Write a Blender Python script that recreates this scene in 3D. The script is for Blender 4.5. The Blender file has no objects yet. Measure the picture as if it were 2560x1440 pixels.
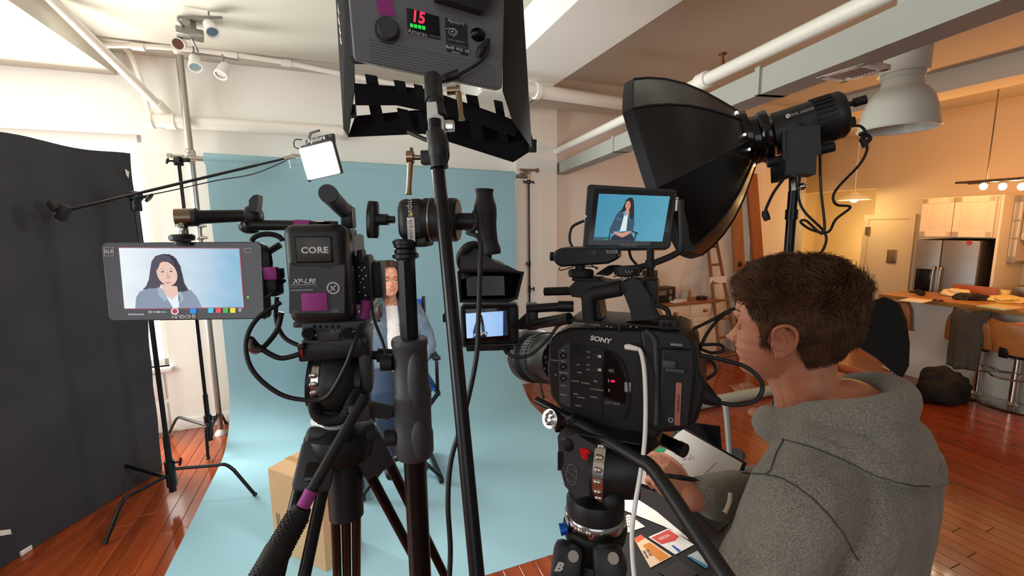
import bpy, bmesh, math, random
import numpy as np
from mathutils import Vector, Matrix, noise
random.seed(7)
S = bpy.context.scene
COL = S.collection
PI = math.pi
# ------------------------------------------------------------------ camera
CAMH, F, PITCH, ROLL = 1.85, 1100.0, math.radians(8.02), math.radians(0.7)
CAM = Vector((0, 0, CAMH))
_w = Vector((0, math.cos(PITCH), -math.sin(PITCH)))
_u0 = Vector((0, math.sin(PITCH), math.cos(PITCH)))
_r0 = Vector((1, 0, 0))
_r = _r0*math.cos(ROLL) - _u0*math.sin(ROLL)
_u = _u0*math.cos(ROLL) + _r0*math.sin(ROLL)
cd = bpy.data.cameras.new('camera'); cam = bpy.data.objects.new('camera', cd); COL.objects.link(cam)
cd.sensor_width = 36; cd.lens = 36*F/2560; cd.clip_start = .02; cd.clip_end = 60
cam.matrix_world = Matrix(((_r.x, _u.x, -_w.x, CAM.x), (_r.y, _u.y, -_w.y, CAM.y), (_r.z, _u.z, -_w.z, CAM.z), (0, 0, 0, 1)))
S.camera = cam
# ------------------------------------------------------------------ world, exposure, lights
W = bpy.data.worlds.new('world'); S.world = W; W.use_nodes = True
W.node_tree.nodes['Background'].inputs[0].default_value = (.93, .95, 1, 1)
W.node_tree.nodes['Background'].inputs[1].default_value = .16
S.view_settings.view_transform = 'Standard'; S.view_settings.look = 'None'
S.view_settings.exposure = 0.0; S.view_settings.gamma = 1
S.view_settings.use_curve_mapping = False
S.cycles.max_bounces = 6; S.cycles.diffuse_bounces = 4; S.cycles.glossy_bounces = 3
S.cycles.transparent_max_bounces = 8; S.cycles.use_denoising = True; S.cycles.sample_clamp_indirect = 6

def light(kind, name, loc, power, color=(1, 1, 1), size=.1, size2=None, aim=None, spot=None):
    l = bpy.data.lights.new(name, kind); l.energy = power; l.color = color
    if kind == 'AREA':
        l.shape = 'RECTANGLE' if size2 else 'DISK'; l.size = size
        if size2: l.size_y = size2
    else: l.shadow_soft_size = size
    if spot: l.spot_size = spot; l.spot_blend = .5
    o = bpy.data.objects.new(name, l); COL.objects.link(o); o.location = loc
    if aim is not None:
        o.rotation_euler = (Vector(aim)-Vector(loc)).to_track_quat('-Z', 'Y').to_euler()
    return o
def P(px, py, d):
    'point on the viewing ray of a photograph pixel at depth d'
    return CAM + _w*d + _r*((px-1280)*d/F) - _u*((py-720)*d/F)
def ray(px, py): return P(px, py, 1)-CAM
def onz(px, py, z):
    d = ray(px, py); return CAM + d*((z-CAMH)/d.z)
def fl(px, py): return onz(px, py, 0)
def onp(px, py, p0, n):
    d = ray(px, py); return CAM + d*((Vector(p0)-CAM).dot(n)/d.dot(n))
TH = math.radians(21.3)
DA = Vector((math.cos(TH), math.sin(TH), 0))    # along the back wall
DB = Vector((-math.sin(TH), math.cos(TH), 0))   # along the floor boards, away from the camera
def AB(a, b, z=0): return DA*a + DB*b + Vector((0, 0, z))
def toAB(p): return p.dot(DA), p.dot(DB)
# ------------------------------------------------------------------ materials
def hexc(h):
    c = [int(h[i:i+2], 16)/255 for i in (0, 2, 4)]
    return tuple([x/12.92 if x <= .04045 else ((x+.055)/1.055)**2.4 for x in c])+(1,)
MATS = {}
def mat(name, col='808080', rough=.5, metal=0, bump=0, bscale=80, var=0, vscale=6, emit=None, estr=1, alpha=1, trans=0, sss=0, coat=0, col2=None, stretch=None, detail=3, ior=1.45, spec=.5, sheen=0):
    if name in MATS: return MATS[name]
    m = bpy.data.materials.new(name); m.use_nodes = True; nt = m.node_tree; N = nt.nodes; L = nt.links
    b = N['Principled BSDF']; c = hexc(col) if isinstance(col, str) else col
    b.inputs['Base Color'].default_value = c; b.inputs['Roughness'].default_value = rough
    b.inputs['Metallic'].default_value = metal; b.inputs['IOR'].default_value = ior
    b.inputs['Specular IOR Level'].default_value = spec
    if alpha < 1: b.inputs['Alpha'].default_value = alpha
    if trans: b.inputs['Transmission Weight'].default_value = trans
    if sss: b.inputs['Subsurface Weight'].default_value = sss; b.inputs['Subsurface Scale'].default_value = .01; b.inputs['Subsurface Radius'].default_value = (1, .35, .2)
    if coat: b.inputs['Coat Weight'].default_value = coat; b.inputs['Coat Roughness'].default_value = .08
    if sheen: b.inputs['Sheen Weight'].default_value = sheen; b.inputs['Sheen Roughness'].default_value = .6
    if emit:
        b.inputs['Emission Color'].default_value = hexc(emit); b.inputs['Emission Strength'].default_value = estr
    tc = None
    if bump or var or col2:
        tc = N.new('ShaderNodeTexCoord'); mp = N.new('ShaderNodeMapping'); L.new(tc.outputs['Object'], mp.inputs[0])
        if stretch: mp.inputs['Scale'].default_value = stretch
    if var or col2:
        n = N.new('ShaderNodeTexNoise'); n.inputs['Scale'].default_value = vscale; n.inputs['Detail'].default_value = detail
        L.new(mp.outputs[0], n.inputs['Vector'])
        mx = N.new('ShaderNodeMix'); mx.data_type = 'RGBA'
        c2 = hexc(col2) if col2 else tuple(max(0, x*(1-var)) for x in c[:3])+(1,)
        mx.inputs[6].default_value = c; mx.inputs[7].default_value = c2
        rp = N.new('ShaderNodeMapRange'); rp.inputs[1].default_value = .35; rp.inputs[2].default_value = .65
        L.new(n.outputs[0], rp.inputs[0]); L.new(rp.outputs[0], mx.inputs[0]); L.new(mx.outputs[2], b.inputs['Base Color'])
    if bump:
        n2 = N.new('ShaderNodeTexNoise'); n2.inputs['Scale'].default_value = bscale; n2.inputs['Detail'].default_value = 2
        L.new(mp.outputs[0], n2.inputs['Vector'])
        bp = N.new('ShaderNodeBump'); bp.inputs['Strength'].default_value = bump; bp.inputs['Distance'].default_value = .002
        L.new(n2.outputs[0], bp.inputs['Height']); L.new(bp.outputs[0], b.inputs['Normal'])
    MATS[name] = m; return m
BLK = mat('black_plastic', '191a1c', .42, bump=.15, bscale=900)
BLK2 = mat('dark_rubber', '131315', .6)
BLKM = mat('black_metal', '141416', .32, metal=.3)
BLKG = mat('gloss_black', '08080a', .12)
GRYP = mat('grey_plastic', '3c3e42', .5, bump=.2, bscale=700)
CHR = mat('chrome', 'c8c6c2', .18, metal=1)
STL = mat('brushed_steel', 'a8a49c', .38, metal=1)
BRASS = mat('aged_steel', '9a8870', .28, metal=1)
TAPE = mat('magenta_tape', '9b3a86', .7, bump=.3, bscale=400)
WHT = mat('white_plastic', 'e9e6e0', .4)
PRT = mat('white_print', 'd4d4d0', .5)
PRTG = mat('grey_print', '8e9094', .5)
WALL = mat('white_paint', 'f1efe8', .75, bump=.06, bscale=30, var=.02, vscale=1.5)
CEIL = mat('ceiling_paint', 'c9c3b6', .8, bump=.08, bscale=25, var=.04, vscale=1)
PIPE = mat('pipe_paint', 'f0ebe2', .4)
RED = mat('red_plastic', 'd8141c', .4)
# ------------------------------------------------------------------ geometry
def T(p): return Matrix.Translation(Vector(p))
def RX(a): return Matrix.Rotation(math.radians(a), 4, 'X')
def RY(a): return Matrix.Rotation(math.radians(a), 4, 'Y')
def RZ(a): return Matrix.Rotation(math.radians(a), 4, 'Z')
def frame(o, x, z=(0, 0, 1)):
    'matrix with x along x, z near z, y = z cross x'
    x = Vector(x).normalized(); z = Vector(z); y = z.cross(x).normalized(); z = x.cross(y)
    return Matrix(((x.x, y.x, z.x, o[0]), (x.y, y.y, z.y, o[1]), (x.z, y.z, z.z, o[2]), (0, 0, 0, 1)))
def fw(px, py, d, yaw=0):
    'upright frame at a pixel: x right, y away, z up, turned by yaw'
    return T(P(px, py, d)) @ RZ(yaw)
def fc(px, py, d, yaw=0, pitch=0, roll=0):
    'frame squared up to the camera axis, then turned'
    M = Matrix(((_r.x, _w.x, _u.x, 0), (_r.y, _w.y, _u.y, 0), (_r.z, _w.z, _u.z, 0), (0, 0, 0, 1)))
    return T(P(px, py, d)) @ M @ RZ(yaw) @ RX(pitch) @ RY(roll)
def smooth_path(pts, k=6):
    pts = [Vector(p) for p in pts]
    if len(pts) < 3: return pts
    out = []
    for i in range(len(pts)-1):
        p0 = pts[max(i-1, 0)]; p1 = pts[i]; p2 = pts[i+1]; p3 = pts[min(i+2, len(pts)-1)]
        for j in range(k):
            t = j/k
            out.append(.5*((2*p1)+(-p0+p2)*t+(2*p0-5*p1+4*p2-p3)*t*t+(-p0+3*p1-3*p2+p3)*t**3))
    out.append(pts[-1]); return out
_bc = {}
def _cube(sx, sy, sz, bev, seg):
    key = (round(sx, 5), round(sy, 5), round(sz, 5), bev, seg)
    if key not in _bc:
        bm = bmesh.new(); bmesh.ops.create_cube(bm, size=1)
        for v in bm.verts: v.co = Vector((v.co.x*sx, v.co.y*sy, v.co.z*sz))
        if bev: bmesh.ops.bevel(bm, geom=bm.edges[:], offset=min(bev, sx*.49, sy*.49, sz*.49), segments=seg, affect='EDGES', profile=.5)
        bm.verts.index_update()
        _bc[key] = ([v.co.copy() for v in bm.verts], [[v.index for v in f.verts] for f in bm.faces]); bm.free()
    return _bc[key]
class G:
    def __init__(s): s.v = []; s.f = []
    def add(s, vs, fs, M=None):
        n = len(s.v)
        if M is None: s.v += [tuple(v) for v in vs]
        elif len(vs) > 30:
            A = np.array([tuple(v) for v in vs]); B = np.array(M); s.v += (A @ B[:3, :3].T+B[:3, 3]).tolist()
        else: s.v += [tuple(M @ Vector(v)) for v in vs]
        s.f += [[i+n for i in f] for f in fs]; return s
    def box(s, size, M, bev=0, seg=2):
        v, f = _cube(size[0], size[1], size[2], bev, seg); return s.add(v, f, M)
    def bb(s, lo, hi, M, bev=0, seg=2):
        c = [(a+b)/2 for a, b in zip(lo, hi)]; return s.box([abs(b-a) for a, b in zip(lo, hi)], M @ T(c), bev, seg)
    def cyl(s, p0, p1, r0, r1=None, n=20, M=None):
        return s.tube([p0, p1], [r0, r0 if r1 is None else r1], n, M)
    def tube(s, pts, r, n=10, M=None, cap=True, flat=1):
        pts = [Vector(p) for p in pts]
        if M is not None: pts = [M @ p for p in pts]
        m = len(pts); rr = r if isinstance(r, (list, tuple)) else [r]*m
        prev = None; vs = []
        for i, p in enumerate(pts):
            t = (pts[min(i+1, m-1)]-pts[max(i-1, 0)])
            t = t.normalized() if t.length > 1e-9 else Vector((0, 0, 1))
            if prev is None: a = t.orthogonal().normalized()
            else:
                a = prev-t*prev.dot(t); a = a.normalized() if a.length > 1e-6 else t.orthogonal().normalized()
            prev = a; b = t.cross(a)
            for k in range(n):
                an = 2*PI*k/n; vs.append(p+(a*math.cos(an)+b*math.sin(an)*flat)*rr[i])
        fs = [[i*n+k, i*n+(k+1) % n, (i+1)*n+(k+1) % n, (i+1)*n+k] for i in range(m-1) for k in range(n)]
        if cap: fs += [list(range(n))[::-1], [(m-1)*n+k for k in range(n)]]
        return s.add(vs, fs)
    def lathe(s, prof, M, n=28):
        'prof = [(radius, height)...] around the local z axis'
        m = len(prof); vs = [(r*math.cos(2*PI*k/n), r*math.sin(2*PI*k/n), h) for r, h in prof for k in range(n)]
        fs = [[i*n+k, i*n+(k+1) % n, (i+1)*n+(k+1) % n, (i+1)*n+k] for i in range(m-1) for k in range(n)]
        if prof[0][0] > 1e-6: fs.append(list(range(n))[::-1])
        if prof[-1][0] > 1e-6: fs.append([(m-1)*n+k for k in range(n)])
        return s.add(vs, fs, M)
    def shell(s, prof, M, n=28):
        m = len(prof); vs = [(r*math.cos(2*PI*k/n), r*math.sin(2*PI*k/n), h) for r, h in prof for k in range(n)]
        return s.add(vs, [[i*n+k, i*n+(k+1) % n, (i+1)*n+(k+1) % n, (i+1)*n+k] for i in range(m-1) for k in range(n)], M)
    def ell(s, r, M, nu=20, nv=12):
        r = r if isinstance(r, (list, tuple)) else (r, r, r)
        vs = [(0, 0, r[2])]
        for j in range(1, nv):
            a = PI*j/nv
            for k in range(nu): vs.append((r[0]*math.sin(a)*math.cos(2*PI*k/nu), r[1]*math.sin(a)*math.sin(2*PI*k/nu), r[2]*math.cos(a)))
        vs.append((0, 0, -r[2])); fs = [[0, 1+k, 1+(k+1) % nu] for k in range(nu)]
        for j in range(nv-2):
            for k in range(nu):
                a = 1+j*nu+k; b = 1+j*nu+(k+1) % nu; fs.append([a, a+nu, b+nu, b])
        e = len(vs)-1; o = 1+(nv-2)*nu
        fs += [[o+k, e, o+(k+1) % nu] for k in range(nu)]
        return s.add(vs, fs, M)
    def poly(s, pts, M, y0=0, y1=None):
        'outline in local x,z; extruded along local y from y0 to y1'
        n = len(pts)
        if y1 is None: return s.add([(x, y0, z) for x, z in pts], [list(range(n))], M)
        vs = [(x, y0, z) for x, z in pts]+[(x, y1, z) for x, z in pts]
        fs = [list(range(n)), [n+i for i in range(n)][::-1]]+[[i, i+n, (i+1) % n+n, (i+1) % n] for i in range(n)]
        return s.add(vs, fs, M)
    def slab(s, pts, t):
        'thickened polygon through world points, t = thickness vector'
        n = len(pts); pts = [Vector(p) for p in pts]; t = Vector(t)
        return s.add(pts+[p+t for p in pts], [list(range(n)), [n+i for i in range(n)][::-1]]+[[i, i+n, (i+1) % n+n, (i+1) % n] for i in range(n)])
    def grid(s, nu, nv, fn, thick=None):
        vs = [fn(i/(nu-1), j/(nv-1)) for j in range(nv) for i in range(nu)]
        fs = [[j*nu+i, j*nu+i+1, (j+1)*nu+i+1, (j+1)*nu+i] for j in range(nv-1) for i in range(nu-1)]
        return s.add(vs, fs)
OFF = {}
def finish(me, name, m, parent=None, smooth=True, origin=None, angle=40):
    me.materials.append(m)
    if smooth:
        me.shade_smooth(); me.set_sharp_from_angle(angle=math.radians(angle))
    else: me.shade_flat()
    o = bpy.data.objects.new(name, me); COL.objects.link(o)
    if parent is not None:
        o.parent = parent; off = OFF[parent]; OFF[o] = off
    else:
        if origin is None:
            cs = np.array([v.co[:] for v in me.vertices]); off = Vector(((cs[:, 0].min()+cs[:, 0].max())/2, (cs[:, 1].min()+cs[:, 1].max())/2, cs[:, 2].min()))
        else: off = Vector(origin)
        o.location = off; OFF[o] = off
    me.transform(Matrix.Translation(-off))
    return o
def build(g, name, m, parent=None, smooth=True, fix=True, angle=40):
    me = bpy.data.meshes.new(name); me.from_pydata(g.v, [], g.f)
    if fix:
        bm = bmesh.new(); bm.from_mesh(me); bmesh.ops.recalc_face_normals(bm, faces=bm.faces[:]); bm.to_mesh(me); bm.free()
    me.update(); return finish(me, name, m, parent, smooth, angle=angle)
def thing(name, label, cat, loc, group=None):
    o = bpy.data.objects.new(name, None); COL.objects.link(o); o.empty_display_size = .05
    o.location = loc; OFF[o] = Vector(loc); o['label'] = label; o['category'] = cat
    if group: o['group'] = group
    return o
def tag(o, label, cat, group=None):
    o['label'] = label; o['category'] = cat
    if group: o['group'] = group
    return o
def struct(g, name, m, **k):
    o = build(g, name, m, **k); o['kind'] = 'structure'; return o
def copy_tree(o, delta, M=None, parent=None):
    c = o.copy(); COL.objects.link(c)
    if parent is None: c.location = o.location+Vector(delta); OFF[c] = OFF[o]+Vector(delta)
    else: c.parent = parent
    for ch in o.children: copy_tree(ch, (0, 0, 0), None, c)
    return c
_tc = {}
def text(s, size, M, m, parent, name='lettering', align='CENTER', shear=0, ext=.0003, xs=1, sp=1, bold=0):
    'lettering standing in the local x,z plane of M and facing local -y'
    cu = bpy.data.curves.new('t', 'FONT'); cu.body = s; cu.size = size; cu.align_x = align; cu.align_y = 'CENTER'; cu.extrude = ext; cu.shear = shear; cu.space_character = sp; cu.offset = bold; cu.resolution_u = 3
    o = bpy.data.objects.new('t', cu); COL.objects.link(o)
    dg = bpy.context.evaluated_depsgraph_get(); me = bpy.data.meshes.new_from_object(o.evaluated_get(dg))
    bpy.data.objects.remove(o); bpy.data.curves.remove(cu)
    me.transform(M @ RX(90) @ Matrix.Diagonal((xs, 1, 1, 1))); me.materials.clear()
    return finish(me, name, m, parent, smooth=False)
def blob(g, voxel, it=4, fac=.5):
    'fuse closed shapes into one continuous smooth surface; returns a mesh in world space'
    me = bpy.data.meshes.new('b'); me.from_pydata(g.v, [], g.f)
    bm = bmesh.new(); bm.from_mesh(me); bmesh.ops.recalc_face_normals(bm, faces=bm.faces[:]); bm.to_mesh(me); bm.free()
    o = bpy.data.objects.new('b', me); COL.objects.link(o)
    r = o.modifiers.new('r', 'REMESH'); r.mode = 'VOXEL'; r.voxel_size = voxel; r.use_smooth_shade = True
    if it:
        s = o.modifiers.new('s', 'SMOOTH'); s.factor = fac; s.iterations = it
    dg = bpy.context.evaluated_depsgraph_get(); out = bpy.data.meshes.new_from_object(o.evaluated_get(dg))
    bpy.data.objects.remove(o); bpy.data.meshes.remove(me); out.materials.clear(); return out
def chain(g, pts, rs, n=14, k=5, M=None):
    'tapered limb through points, rounded at both ends'
    sp = smooth_path(pts, k); m = len(sp); q = len(pts)-1
    rr = []
    for i in range(m):
        t = i/(m-1)*q; a = min(int(t), q-1); u = t-a; rr.append(rs[a]*(1-u)+rs[a+1]*u)
    if M is None: M = Matrix.Identity(4)
    g.tube(sp, rr, n, M); sc = 1
    g.ell(rr[0]*sc, M @ T(sp[0]), 12, 8); g.ell(rr[-1]*sc, M @ T(sp[-1]), 12, 8); return g
# ------------------------------------------------------------------ lights (window daylight, unseen side and rear area lights, lamps of the kitchen, the shoot's own lights)
BW = 4.76; CZ = 3.3; KA = 7.6
light('AREA', 'window_daylight', AB(-2.9, BW-.12, 1.75), 400, (.97, 1, .92), 2.4, 2.0, aim=AB(-2.6, 0, 1.5))
light('AREA', 'side_area_light', AB(-4.1, 1.2, 1.9), 135, (.96, 1, .95), 2.6, 1.9, aim=AB(0, 1.6, 1.7))  # unseen area light out of frame at left; no window is built there
light('AREA', 'rear_area_light', AB(-1.6, -2.9, 2.2), 28, (.93, .96, 1), 3.0, 1.8, aim=AB(1.2, 3.5, 1.2))  # unseen cool area light behind the camera, without a window of its own
light('POINT', 'kitchen_rack_light', AB(KA-1.4, 3.0, 2.25), 28, (1, .40, .09), .12)
light('POINT', 'kitchen_rack_light', AB(KA-1.4, 1.6, 2.25), 34, (1, .40, .09), .12)
light('POINT', 'counter_light', AB(KA-1.3, .2, 2.2), 26, (1, .42, .10), .12)
light('POINT', 'hall_light', AB(KA+.75, 5.0, 1.6), 30, (1, .66, .24), .1)
# ------------------------------------------------------------------ the room
flm = mat('floor_board', '964520', .2, col2='7e3516', vscale=1.6, stretch=(9, .7, 1), detail=3, bump=.03, bscale=40, coat=.4)
def _fl():
    nt = flm.node_tree; N = nt.nodes; L = nt.links; b = N['Principled BSDF']
    oi = N.new('ShaderNodeObjectInfo'); ge = N.new('ShaderNodeNewGeometry')
    ad = N.new('ShaderNodeMath'); ad.operation = 'ADD'; L.new(oi.outputs['Random'], ad.inputs[0]); L.new(ge.outputs['Random Per Island'], ad.inputs[1])
    fr = N.new('ShaderNodeMath'); fr.operation = 'FRACT'; L.new(ad.outputs[0], fr.inputs[0])
    hs = N.new('ShaderNodeHueSaturation'); mr = N.new('ShaderNodeMapRange'); mr.inputs[3].default_value = .82; mr.inputs[4].default_value = 1.18
    L.new(fr.outputs[0], mr.inputs[0]); L.new(mr.outputs[0], hs.inputs['Value'])
    src = b.inputs['Base Color'].links[0].from_socket; L.new(src, hs.inputs['Color']); L.new(hs.outputs[0], b.inputs['Base Color'])
    mp = [n for n in N if n.type == 'MAPPING'][0]; ml = N.new('ShaderNodeMath'); ml.operation = 'MULTIPLY'; ml.inputs[1].default_value = 20
    L.new(fr.outputs[0], ml.inputs[0]); L.new(ml.outputs[0], mp.inputs['Location'])
_fl()
FA0, FA1, FB0, FB1 = -4.4, 10.0, -3.2, 6.6
g = G(); g.slab([AB(FA0, FB0, -.012), AB(FA1, FB0, -.012), AB(FA1, FB1, -.012), AB(FA0, FB1, -.012)], (0, 0, -.1))
floor = struct(g, 'floor', mat('floor_gap', '1c0c06', .9), smooth=False)
OFF[floor] = Vector((0, 0, 0)); floor.data.transform(Matrix.Translation(floor.location)); floor.location = (0, 0, 0)
PW = .093; cand = []
pmesh = {}
def plank_mesh(L):
    if L not in pmesh:
        g = G(); g.box((PW-.0022, L-.0022, .012), T((0, 0, -.006)), .0016, 1)
        me = bpy.data.meshes.new('plank'); me.from_pydata(g.v, [], g.f); me.materials.append(flm); pmesh[L] = me
    return pmesh[L]
def proj(p):
    q = p-CAM; d = q.dot(_w)
    if d < .1: return None
    return 1280+F*q.dot(_r)/d, 720-F*q.dot(_u)/d, d
row = 0; a = FA0+PW/2
while a < FA1:
    b = FB0-random.random()*.9
    while b < FB1:
        L = random.choice((.6, .8, 1.0, 1.2, 1.4)); c = AB(a, b+L/2); q = [proj(AB(a, b+L*t)) for t in (.05, .35, .65, .95)]
        vis = any(k and -20 < k[0] < 2580 and k[1] < 1460 for k in q)
        if vis and -1.0 < a < 1.7 and 2.1 < b and b+L < 4.3: vis = False
        if vis and a < -1.4 and b < 3.0: vis = False
        dmin = min([k[2] for k in q if k] or [99]); cand.append((0 if vis else 1, dmin/L**.5, a, b, L)); b += L
    a += PW; row += 1
cand.sort(); restg = G(); R21 = RZ(math.degrees(TH))
for i, (nv, _, a, b, L) in enumerate(cand):
    if i < 290 and nv == 0:
        o = bpy.data.objects.new('plank', plank_mesh(L)); COL.objects.link(o); o.parent = floor
        o.location = AB(a, b+L/2); o.rotation_euler = (0, 0, TH)
    else:
        me = plank_mesh(L); restg.add([v.co.copy() for v in me.vertices], [list(p.vertices) for p in me.polygons], T(AB(a, b+L/2)) @ R21)
o = build(restg, 'floor_boards', flm, floor, smooth=False, fix=False); o['kind'] = 'stuff'

def wbox(g, a0, a1, b0, b1, z0, z1, bev=0):
    return g.box((a1-a0, b1-b0, z1-z0), T(AB((a0+a1)/2, (b0+b1)/2, (z0+z1)/2)) @ R21, bev)
# back wall: solid from a=-1.51 to the right, header and sill over the window bay on the left
g = G(); wbox(g, -1.51, KA-.9, BW, BW+.2, 0, CZ); wbox(g, FA0, -1.51, BW, BW+.2, 2.66, CZ); wbox(g, FA0, -1.51, BW, BW+.2, 0, .62)
struct(g, 'wall_back', WALL, smooth=False)
glow = mat('window_daylight_pane', 'ffffff', .2, emit='fffbf2', estr=2.6)
for i in range(2):
    a1 = -1.51-i*1.42; a0 = a1-1.34
    g = G()
    for (x0, x1, z0, z1) in ((a0, a0+.05, .62, 2.66), (a1-.05, a1, .62, 2.66), (a0, a1, .62, .68), (a0, a1, 2.6, 2.66), (a0, a1, 1.62, 1.67)):
        wbox(g, x0, x1, BW+.06, BW+.12, z0, z1)
    o = struct(g, 'window_%d' % (i+1), WHT, smooth=False)
    g = G(); wbox(g, a0+.05, a1-.05, BW+.09, BW+.095, .68, 1.62); build(g, 'pane', glow, o, smooth=False)
    g = G(); wbox(g, a0+.05, a1-.05, BW+.09, BW+.095, 1.67, 2.6); build(g, 'pane', glow, o, smooth=False)
    g = G(); wbox(g, a0-.03, a1+.03, BW-.07, BW+.06, .585, .62, .006); build(g, 'window_sill', WHT, o)
g = G(); wbox(g, -2.9, -1.51, BW+.0, BW+.06, 0, .02); 
for z0 in (.05, .32):
    wbox(g, -1.95, -1.56, BW-.02, BW, z0, z0+.24, .004)
struct(g, 'trim_1', WHT)
# ceiling with its beams
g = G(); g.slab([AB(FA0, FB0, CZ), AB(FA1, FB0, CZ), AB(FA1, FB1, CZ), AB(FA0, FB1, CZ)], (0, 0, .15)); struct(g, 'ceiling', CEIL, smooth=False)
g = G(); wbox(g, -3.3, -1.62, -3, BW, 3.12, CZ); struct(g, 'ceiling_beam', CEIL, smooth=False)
g = G(); wbox(g, 1.27, 1.80, -3, BW, 3.04, CZ); struct(g, 'ceiling_beam', WALL, smooth=False)
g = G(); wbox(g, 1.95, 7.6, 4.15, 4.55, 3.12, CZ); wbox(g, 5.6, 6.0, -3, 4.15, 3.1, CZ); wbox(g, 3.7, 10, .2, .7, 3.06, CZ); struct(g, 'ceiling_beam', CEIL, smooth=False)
# column standing before the wall
g = G(); wbox(g, 1.86, 2.36, 4.60, BW, 0, CZ); struct(g, 'wall_column', WALL, smooth=False)
g = G(); wbox(g, 5.30, 5.52, 4.50, BW, 0, CZ); struct(g, 'wall_pilaster', WALL, smooth=False)
g = G(); wbox(g, -1.51, 1.86, BW-.016, BW, 0, .11, .004); wbox(g, 2.36, 5.3, BW-.016, BW, 0, .11, .004); struct(g, 'baseboard_back', WHT)
# kitchen side wall and the lit hall
KW = mat('kitchen_paint', 'd8c4a4', .7, bump=.05, bscale=30, var=.03, vscale=1.5)
g = G(); wbox(g, KA, KA+.15, FB0, 4.30, 0, CZ); wbox(g, KA, KA+.15, 5.75, 6.3, 0, CZ); wbox(g, KA, KA+.15, 4.30, 5.75, 2.35, CZ); wbox(g, KA+.15, KA+1.6, 4.2, 4.3, 0, CZ); wbox(g, KA+1.5, KA+1.6, 4.2, 6.3, 0, CZ); wbox(g, 6.0, KA+1.6, 6.2, 6.35, 0, CZ); wbox(g, 6.5, 6.7, BW, 6.2, 0, CZ)
struct(g, 'wall_right', KW, smooth=False)
# pipes under the ceiling, duct, vents
def run(name, pts, r, label, cat, m=PIPE, group=None, fit=()):
    g = G(); g.tube(pts, r, 16)
    for t, l, rr in fit:
        k = t*(len(pts)-1); i = min(int(k), len(pts)-2); p = Vector(pts[i]).lerp(Vector(pts[i+1]), k-i); d = (Vector(pts[i+1])-Vector(pts[i])).normalized()
        g.tube([p-d*l/2, p-d*l*.4, p+d*l*.4, p+d*l/2], [rr*.9, rr, rr, rr*.9], 16)
    return tag(build(g, name, m), label, cat, group)
ca, cb = onz(100, -40, 2.92), onz(398, 268, 2.92)
pA0, pA1 = onp(130, 0, AB(-1.55, 0), DA), onp(405, 272, AB(-1.42, BW-.2), DB)
o = run('ceiling_pipe', [pA0+(pA0-pA1)*.4, pA1, ], .032, 'white pipe running down the ceiling to the tee by the window wall', 'pipe', fit=((.985, .1, .045),))
w0, w1 = onp(365, 300, AB(0, BW-.16), DB), onp(838, 328, AB(0, BW-.16), DB)
g = G(); g.tube([w0, w1], .052, 18); g.tube([w0-(w1-w0)*.02, w0+(w1-w0)*.035], .068, 18); g.tube([w0+(w1-w0)*.09, w0+(w1-w0)*.14], .064, 18)
g.tube([w1, w1+DA*.04+Vector((0, 0, -.005)), w1+DA*.08+DB*.05, w1+DA*.085+DB*.16], [.06, .062, .06, .052], 18)
g.tube(smooth_path([w0+(w1-w0)*.1, w0+(w1-w0)*.1+Vector((0, 0, .06)), pA1], 4), .045, 16)
g.tube(smooth_path([w0+(w1-w0)*.02, w0+Vector((0, 0, .3)), w0+Vector((-.06, .0, .5)), Vector((w0.x-.1, w0.y, CZ))], 4), .018, 10)
tag(build(g, 'wall_pipe', PIPE), 'thick white pipe along the wall above the blue backdrop', 'pipe')
pts = [onp(x, y, AB(0, 4.45), DB) for x, y in ((170, 118), (300, 113), (480, 124), (700, 154), (870, 188), (1300, 268))]
g = G(); g.tube(smooth_path(pts, 4), .021, 12)
for x, y in ((345, 116), (580, 138), (715, 157)):
    p = onp(x, y, AB(0, 4.45), DB); g.tube([p, Vector((p.x, p.y, CZ))], .008, 8); g.tube([p-DA*.04, p+DA*.04], .03, 12); 
tag(build(g, 'sprinkler_pipe', PIPE), 'thin white sprinkler pipe hung across the ceiling at left', 'pipe')
b0, b1 = onz(1200, 206, 2.96), onz(1600, 266, 2.96)
run('ceiling_pipe', [b0, b0.lerp(b1, .5), b1], .054, 'thick white pipe between the light panel and the softbox', 'pipe', fit=((.31, .05, .068), (.98, .08, .064)))
r1 = onp(1380, 384, AB(0, BW-.02), DB); r0 = onz(2200, -8, r1.z); 
o = run('ceiling_pipe', [r1, r0+(r0-r1)*.3], .036, 'long white sprinkler pipe running toward the camera beside the duct', 'pipe', fit=((.56, .09, .05),))
q = onz(1805, 165, r1.z+.03); g = G(); g.cyl(q, q+Vector((0, 0, .03)), .012); g.cyl(q+Vector((0, 0, .03)), q+Vector((0, 0, .06)), .008); g.cyl(q+Vector((0, 0, .06)), q+Vector((0, 0, .066)), .022)
tag(build(g, 'sprinkler', mat('rusty_brass', '7a4a34', .5, metal=.4)), 'small rusty sprinkler head standing on the long pipe', 'sprinkler')
DUCT = mat('duct_paint', 'a9aaa2', .6, var=.06, vscale=2)
zb = 2.44
dA1 = onz(1400, 440, zb); dA0 = onz(2560, 30, zb); 
dd = (dA0-dA1).normalized(); dn = Vector((0, 0, 1)).cross(dd)
L = (dA0-dA1).length*1.25
g = G(); e0 = onp(1416, 437, AB(0, BW-.02), DB); zb = e0.z
e1 = onz(2300, 119, zb); dd = (e1-e0).normalized(); dn = -Vector((0, 0, 1)).cross(dd)
if dn.x < 0: dn = -dn
g.slab([e0, e0+dd*6.5, e0+dd*6.5-dn*.14, e0-dn*.14], (0, 0, .115))
g.v = g.v
for t in (1.6, 3.2, 4.7):
    g.slab([e0+dd*t+dn*.012, e0+dd*(t+.03)+dn*.012, e0+dd*(t+.03)-dn*.152, e0+dd*t-dn*.152], (0, 0, .125))
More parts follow.
